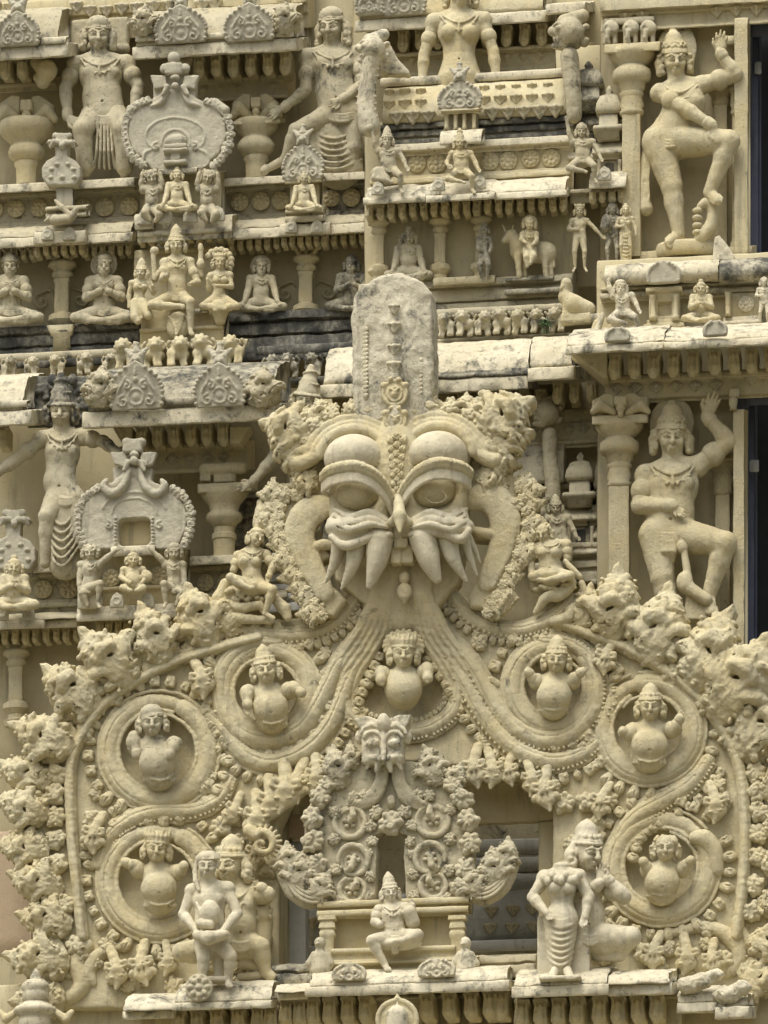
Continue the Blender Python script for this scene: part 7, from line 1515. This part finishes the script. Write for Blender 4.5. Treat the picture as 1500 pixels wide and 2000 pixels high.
# ---------------------------------------------------------------- small figures of the barrel-roofed shrine
def sitting(label, x, top, ht, Y, **kw):
    u = ht; X = lambda a: x+a*u; T = lambda b: top+b*u
    J = dict(head=(X(0), T(.20), 8), neck=(X(.02), T(.31), 2), sl=(X(-.13), T(.37), 2), sr=(X(.17), T(.37), 2), chest=(X(.02), T(.42), 4), waist=(X(.02), T(.55), 4), hip=(X(.03), T(.64), 2), el=(X(-.21), T(.50), 4), wl=(X(-.22), T(.62), 10), hl=(X(-.24), T(.70), 14), er=(X(.25), T(.50), 4), wr=(X(.30), T(.62), 10), hr=(X(.34), T(.70), 14), kl=(X(-.2), T(.78), 20), al=(X(.02), T(.82), 24), tl=(X(.08), T(.84), 26), kr=(X(.2), T(.74), 22), ar=(X(.20), T(.94), 12), tr=(X(.24), T(1.0), 20), arm=.85, leg=.85)
    J.update(kw.pop('J', {})); return figure('guardian_figure', label, Y, J, kw.pop('hr', u*.098), **kw)
sitting('small pointed-hat guardian raising a club at the left end of the rosette band', 756, 248, 128, 1.05, hat='tall', mat=STONE, dress='belt', beard=True, J=dict(el=(732, 284, 6), wl=(728, 262, 10), hl=(722, 248, 12)), extra=lambda s, H: (s.ell((722, 250, 10), (9, 8, 8), k=1), s.cap((738, 340, 10), (752, 352, 14), 14, 12, 4)))
sitting('small seated guardian on the projecting middle of the shrine eaves', 898, 256, 120, .98, hat='helmet', mat=CREAM, dress='belt', J=dict(wl=(874, 322, 22), hl=(888, 330, 26)))
sitting('small stained guardian with a raised arm at the right end of the rosette band', 1136, 232, 124, 1.1, hat='turban', mat=STONE, dress='belt', J=dict(el=(1112, 262, 6), wl=(1108, 238, 10), hl=(1106, 222, 12)))
J, hr = seat(798, 450, 100, praying=False); figure('meditating_figure', 'plump meditating figure with long ears in the niche under the barrel roof', 1.3, J, hr*1.15, hat='bun', hair=1.1, mat=STONE, belly=.4)
t = thing('niche_shrine', 'tiny grey gabled shrine in front of the barrel roof', 'shrine', P(898, 268, 1.1)); gable_on(t, 898, 214, 80, 58, 1.1, CEMENT, tilt=2, fs=.85); obj('eaves', mould(860, 936, steps(212, [(5, 10), (5, 4)]), 1.12, 40), CREAM, t); obj('back', slab(868, 222, 930, 258, 1.2, 40), STONE, t); obj('base', mould(858, 940, [(0, 254), (12, 262), (18, 274), (18, 282)], 1.12, 40), PALE, t)
for x in (872, 890, 907, 926): obj('post', lathe(x, [(222, 6), (227, 4), (248, 4), (254, 6)], 1.14, 12), CREAM, t)
t = thing('bull_rider', 'rider seated on a standing bull in the right niche under the barrel roof', 'statue', P(1034, 545, 1.25))
s = Sc(1.25, 1.7); s.cap((1016, 490, 0), (1066, 494, 0), 21, 22, 6, fl=.7); s.cap((1012, 480, 2), (1000, 462, 6), 16, 13, 5); s.cap((996, 460, 8), (986, 470, 12), 11, 7, 4); s.ell((1022, 468, 0), (14, 10, 10), k=5)
for x, d in ((1012, 10), (1022, -4), (1064, 6), (1074, -4)): s.tube([(x, 500, d), (x+1, 522, d+2), (x+3, 540, d)], [9, 5.5, 6], 3)
for sd in (-1, 1): s.cap((994+sd*6, 452, 8), (992+sd*10, 440, 10), 3, 1.8, 1); s.cap((1000, 456, 8+sd*4), (1006, 450, 8+sd*6), 3, 2, 1)
s.cap((1080, 492, 0), (1082, 520, 0), 3.5, 3, 1); s.obj('bull', CREAM, t); obj('plinth', slab(986, 541, 1080, 548, 1.2, 40), MOSSY, t)
f = figure('rider', 'tmp', 1.15, dict(head=(1034, 438, 6), neck=(1034, 450, 2), sl=(1022, 458, 0), sr=(1046, 458, 0), chest=(1034, 464, 0), waist=(1034, 476, 0), hip=(1034, 486, 0), el=(1018, 468, 8), wl=(1026, 474, 18), hl=(1032, 476, 20), er=(1048, 470, 6), wr=(1040, 478, 16), hr=(1034, 480, 18), kl=(1028, 502, 16), al=(1030, 520, 14), kr=(1042, 500, 14), ar=(1036, 514, 16), arm=.85, leg=.9), 12, hat='cap', hair=.8, mat=CREAM, extra=lambda s, H: halo(s, H, 1.4))
LABELS.pop('tmp', None)
for q in list(f.children): q.parent = t; q.location = np.array(f.location)-np.array(t.location); q.name = 'rider_'+q.name.split('.')[0]
bpy.data.objects.remove(f)
def standing(label, x, top, ht, Y, kw=None, **k):
    u = ht; X = lambda a: x+a*u; T = lambda b: top+b*u
    J = dict(head=(X(0), T(.17), 6), neck=(X(0), T(.26), 2), sl=(X(-.10), T(.31), 2), sr=(X(.10), T(.31), 2), chest=(X(0), T(.36), 4), waist=(X(0), T(.46), 4), hip=(X(0), T(.53), 2), el=(X(-.15), T(.42), 4), wl=(X(-.06), T(.42), 14), hl=(X(.02), T(.38), 18), er=(X(.15), T(.43), 4), wr=(X(.16), T(.53), 8), hr=(X(.17), T(.59), 10), kl=(X(-.07), T(.73), 8), kr=(X(.07), T(.73), 8), al=(X(-.06), T(.95), 2), ar=(X(.07), T(.95), 2), tl=(X(-.09), T(1.0), 10), tr=(X(.10), T(1.0), 10), arm=.8, leg=.75)
    J.update(kw or {}); return figure('standing_figure', label, Y, J, k.pop('hr', u*.075), **k)
standing('slim bare figure in a feathered cap stretching a long arm to its neighbour', 1132, 388, 142, 1.2, dict(er=(1160, 444, 4), wr=(1176, 462, 8), hr=(1186, 468, 10)), hat='leafcrown', mat=CREAM, jewels=False)
standing('blackened standing figure holding a bundle beside the upper square pilaster', 1196, 386, 136, 1.22, dict(wl=(1186, 436, 16)), hat='turban', mat=MOSSY, extra=lambda s, H: s.ell((1184, 436, 18), (10, 18, 10), k=3), dress='belt')
standing('tiny pale lady carved against the foot of the upper square pilaster', 1222, 390, 124, 1.12, hat='bun', female=True, mat=CREAM, dress='skirt')
figure('clinging_figure', 'dark little figure clinging to the pilaster left of the bull rider', 1.18, dict(head=(946, 448, 6), neck=(946, 460, 2), sl=(936, 466, 2), sr=(956, 466, 2), chest=(946, 474, 2), waist=(946, 490, 2), hip=(946, 500, 2), el=(934, 484, 8), wl=(942, 490, 14), er=(960, 482, 4), wr=(956, 492, 12), kl=(938, 518, 8), kr=(954, 518, 8), al=(940, 540, 2), ar=(952, 540, 2)), 9, hat='bun', mat=MOSSY)

# ---------------------------------------------------------------- balcony figures
sitting('helmeted little guard lunging with a raised arm on the balcony edge', 1214, 536, 114, .6, hat='cap', hr=13, mat=PALE, beard=True, dress='belt', J=dict(head=(1212, 562, 8), neck=(1214, 576, 2), el=(1192, 566, 4), wl=(1188, 548, 6), hl=(1194, 538, 8), kr=(1240, 620, 22), ar=(1248, 642, 16), tr=(1256, 650, 22)), extra=lambda s, H: s.cap((1164, 650, 0), (1178, 616, 0), 7, 5, 2))
J, hr = seat(1369, 552, 80); figure('dwarf_statue', 'bald praying dwarf seated on the balcony in front of the rosette panel', .62, J, hr*1.15, hat='bun', hair=.2, mat=CREAM, belly=.6, jewels=False)
standing('pale armless figure on the balcony at the right edge', 1492, 534, 104, .6, hat='turban', mat=PALE, dress='belt')
t = thing('parrot_statue', 'upright pale bird on a ledge left of the lunging balcony guard', 'statue', P(1110, 620, .8)); s = Sc(.85, 1.6); s.cap((1104, 578, 4), (1106, 556, 6), 9, 9, 3); s.ell((1106, 554, 6), (11, 11, 10)); s.cap((1098, 560, 12), (1094, 566, 14), 4, 2, 1); s.tube([(1104, 580, 2), (1120, 596, 2), (1150, 604, 0)], [14, 20, 14], 4); s.box((1126, 624, 0), (30, 8, 14), 3, k=2); s.cap((1106, 600, 6), (1106, 618, 6), 8, 9, 3); s.obj('body', CREAM, t); obj('ledge', slab(1096, 614, 1170, 630, .8, 60), PALE, t)
t = thing('leaning_slab', 'broken stone slab leaning on the balcony edge', 'rubble', P(1170, 665, .7)); s = Sc(.7, 1.8); s.poly([(1150, 662), (1162, 628), (1178, 612), (1196, 640), (1196, 664)], -14, 6, 3); s.obj('slab', OCHRE, t, 1.5)
t = thing('leaning_slab', 'pointed white fragment before the plinth of the upper dancing god', 'rubble', P(1420, 512, .9)); s = Sc(.95, 1.8); s.poly([(1392, 512), (1396, 466), (1404, 462), (1420, 478), (1436, 506), (1436, 512)], -10, 8, 4); s.obj('slab', PALE, t, 1.2)
figure('lady_statue', 'small seated lady with a conical hat behind the right shoulder of the arch', .75, dict(head=(1085, 992, 8), neck=(1088, 1006, 2), sl=(1070, 1014, 2), sr=(1108, 1012, 2), chest=(1090, 1020, 2), waist=(1092, 1040, 2), hip=(1094, 1056, 2), el=(1062, 1004, 4), wl=(1060, 984, 8), hl=(1068, 968, 10), er=(1118, 1032, 4), wr=(1126, 1050, 8), hr=(1136, 1058, 10), kl=(1080, 1074, 16), kr=(1112, 1070, 16), al=(1090, 1092, 10), ar=(1114, 1096, 6), arm=.85, leg=.9), 14, hat='cone', hair=.6, mat=STONE, nod=6)
t = thing('scrub', 'tuft of green weed growing out of the lion frieze', 'plant', P(1064, 644, 1.0)); m = M(); rg = random.Random(3)
for q in range(150):
    a, b = rg.uniform(0, 6.28), rg.uniform(-.3, 1.3); R = rg.uniform(.3, 1)*13; px, py = 1064+R*math.cos(a)*math.cos(b), 634-R*math.sin(b)*1.0; c = P(px, py, .98+R*math.sin(a)*math.cos(b)*PX*.6); sz = rg.uniform(2.2, 4)*PX; ax = np.array([rg.uniform(-1, 1), rg.uniform(-1, 1), rg.uniform(-.5, 1)]); ax /= np.linalg.norm(ax); bx = np.cross(ax, [rg.uniform(-1, 1), rg.uniform(-1, 1), .3]); bx /= np.linalg.norm(bx)+1e-6
    m.add([c-ax*sz, c+bx*sz*.5, c+ax*sz, c-bx*sz*.5], [[0, 1, 2, 3]])
for q in range(5): o_ = M().n; st = lathe(1058+q*3, [(630, .6), (652, 1.)], 1.0, 5, m=m, wob=0)
obj('foliage', m, LEAFG, t, smooth=False)
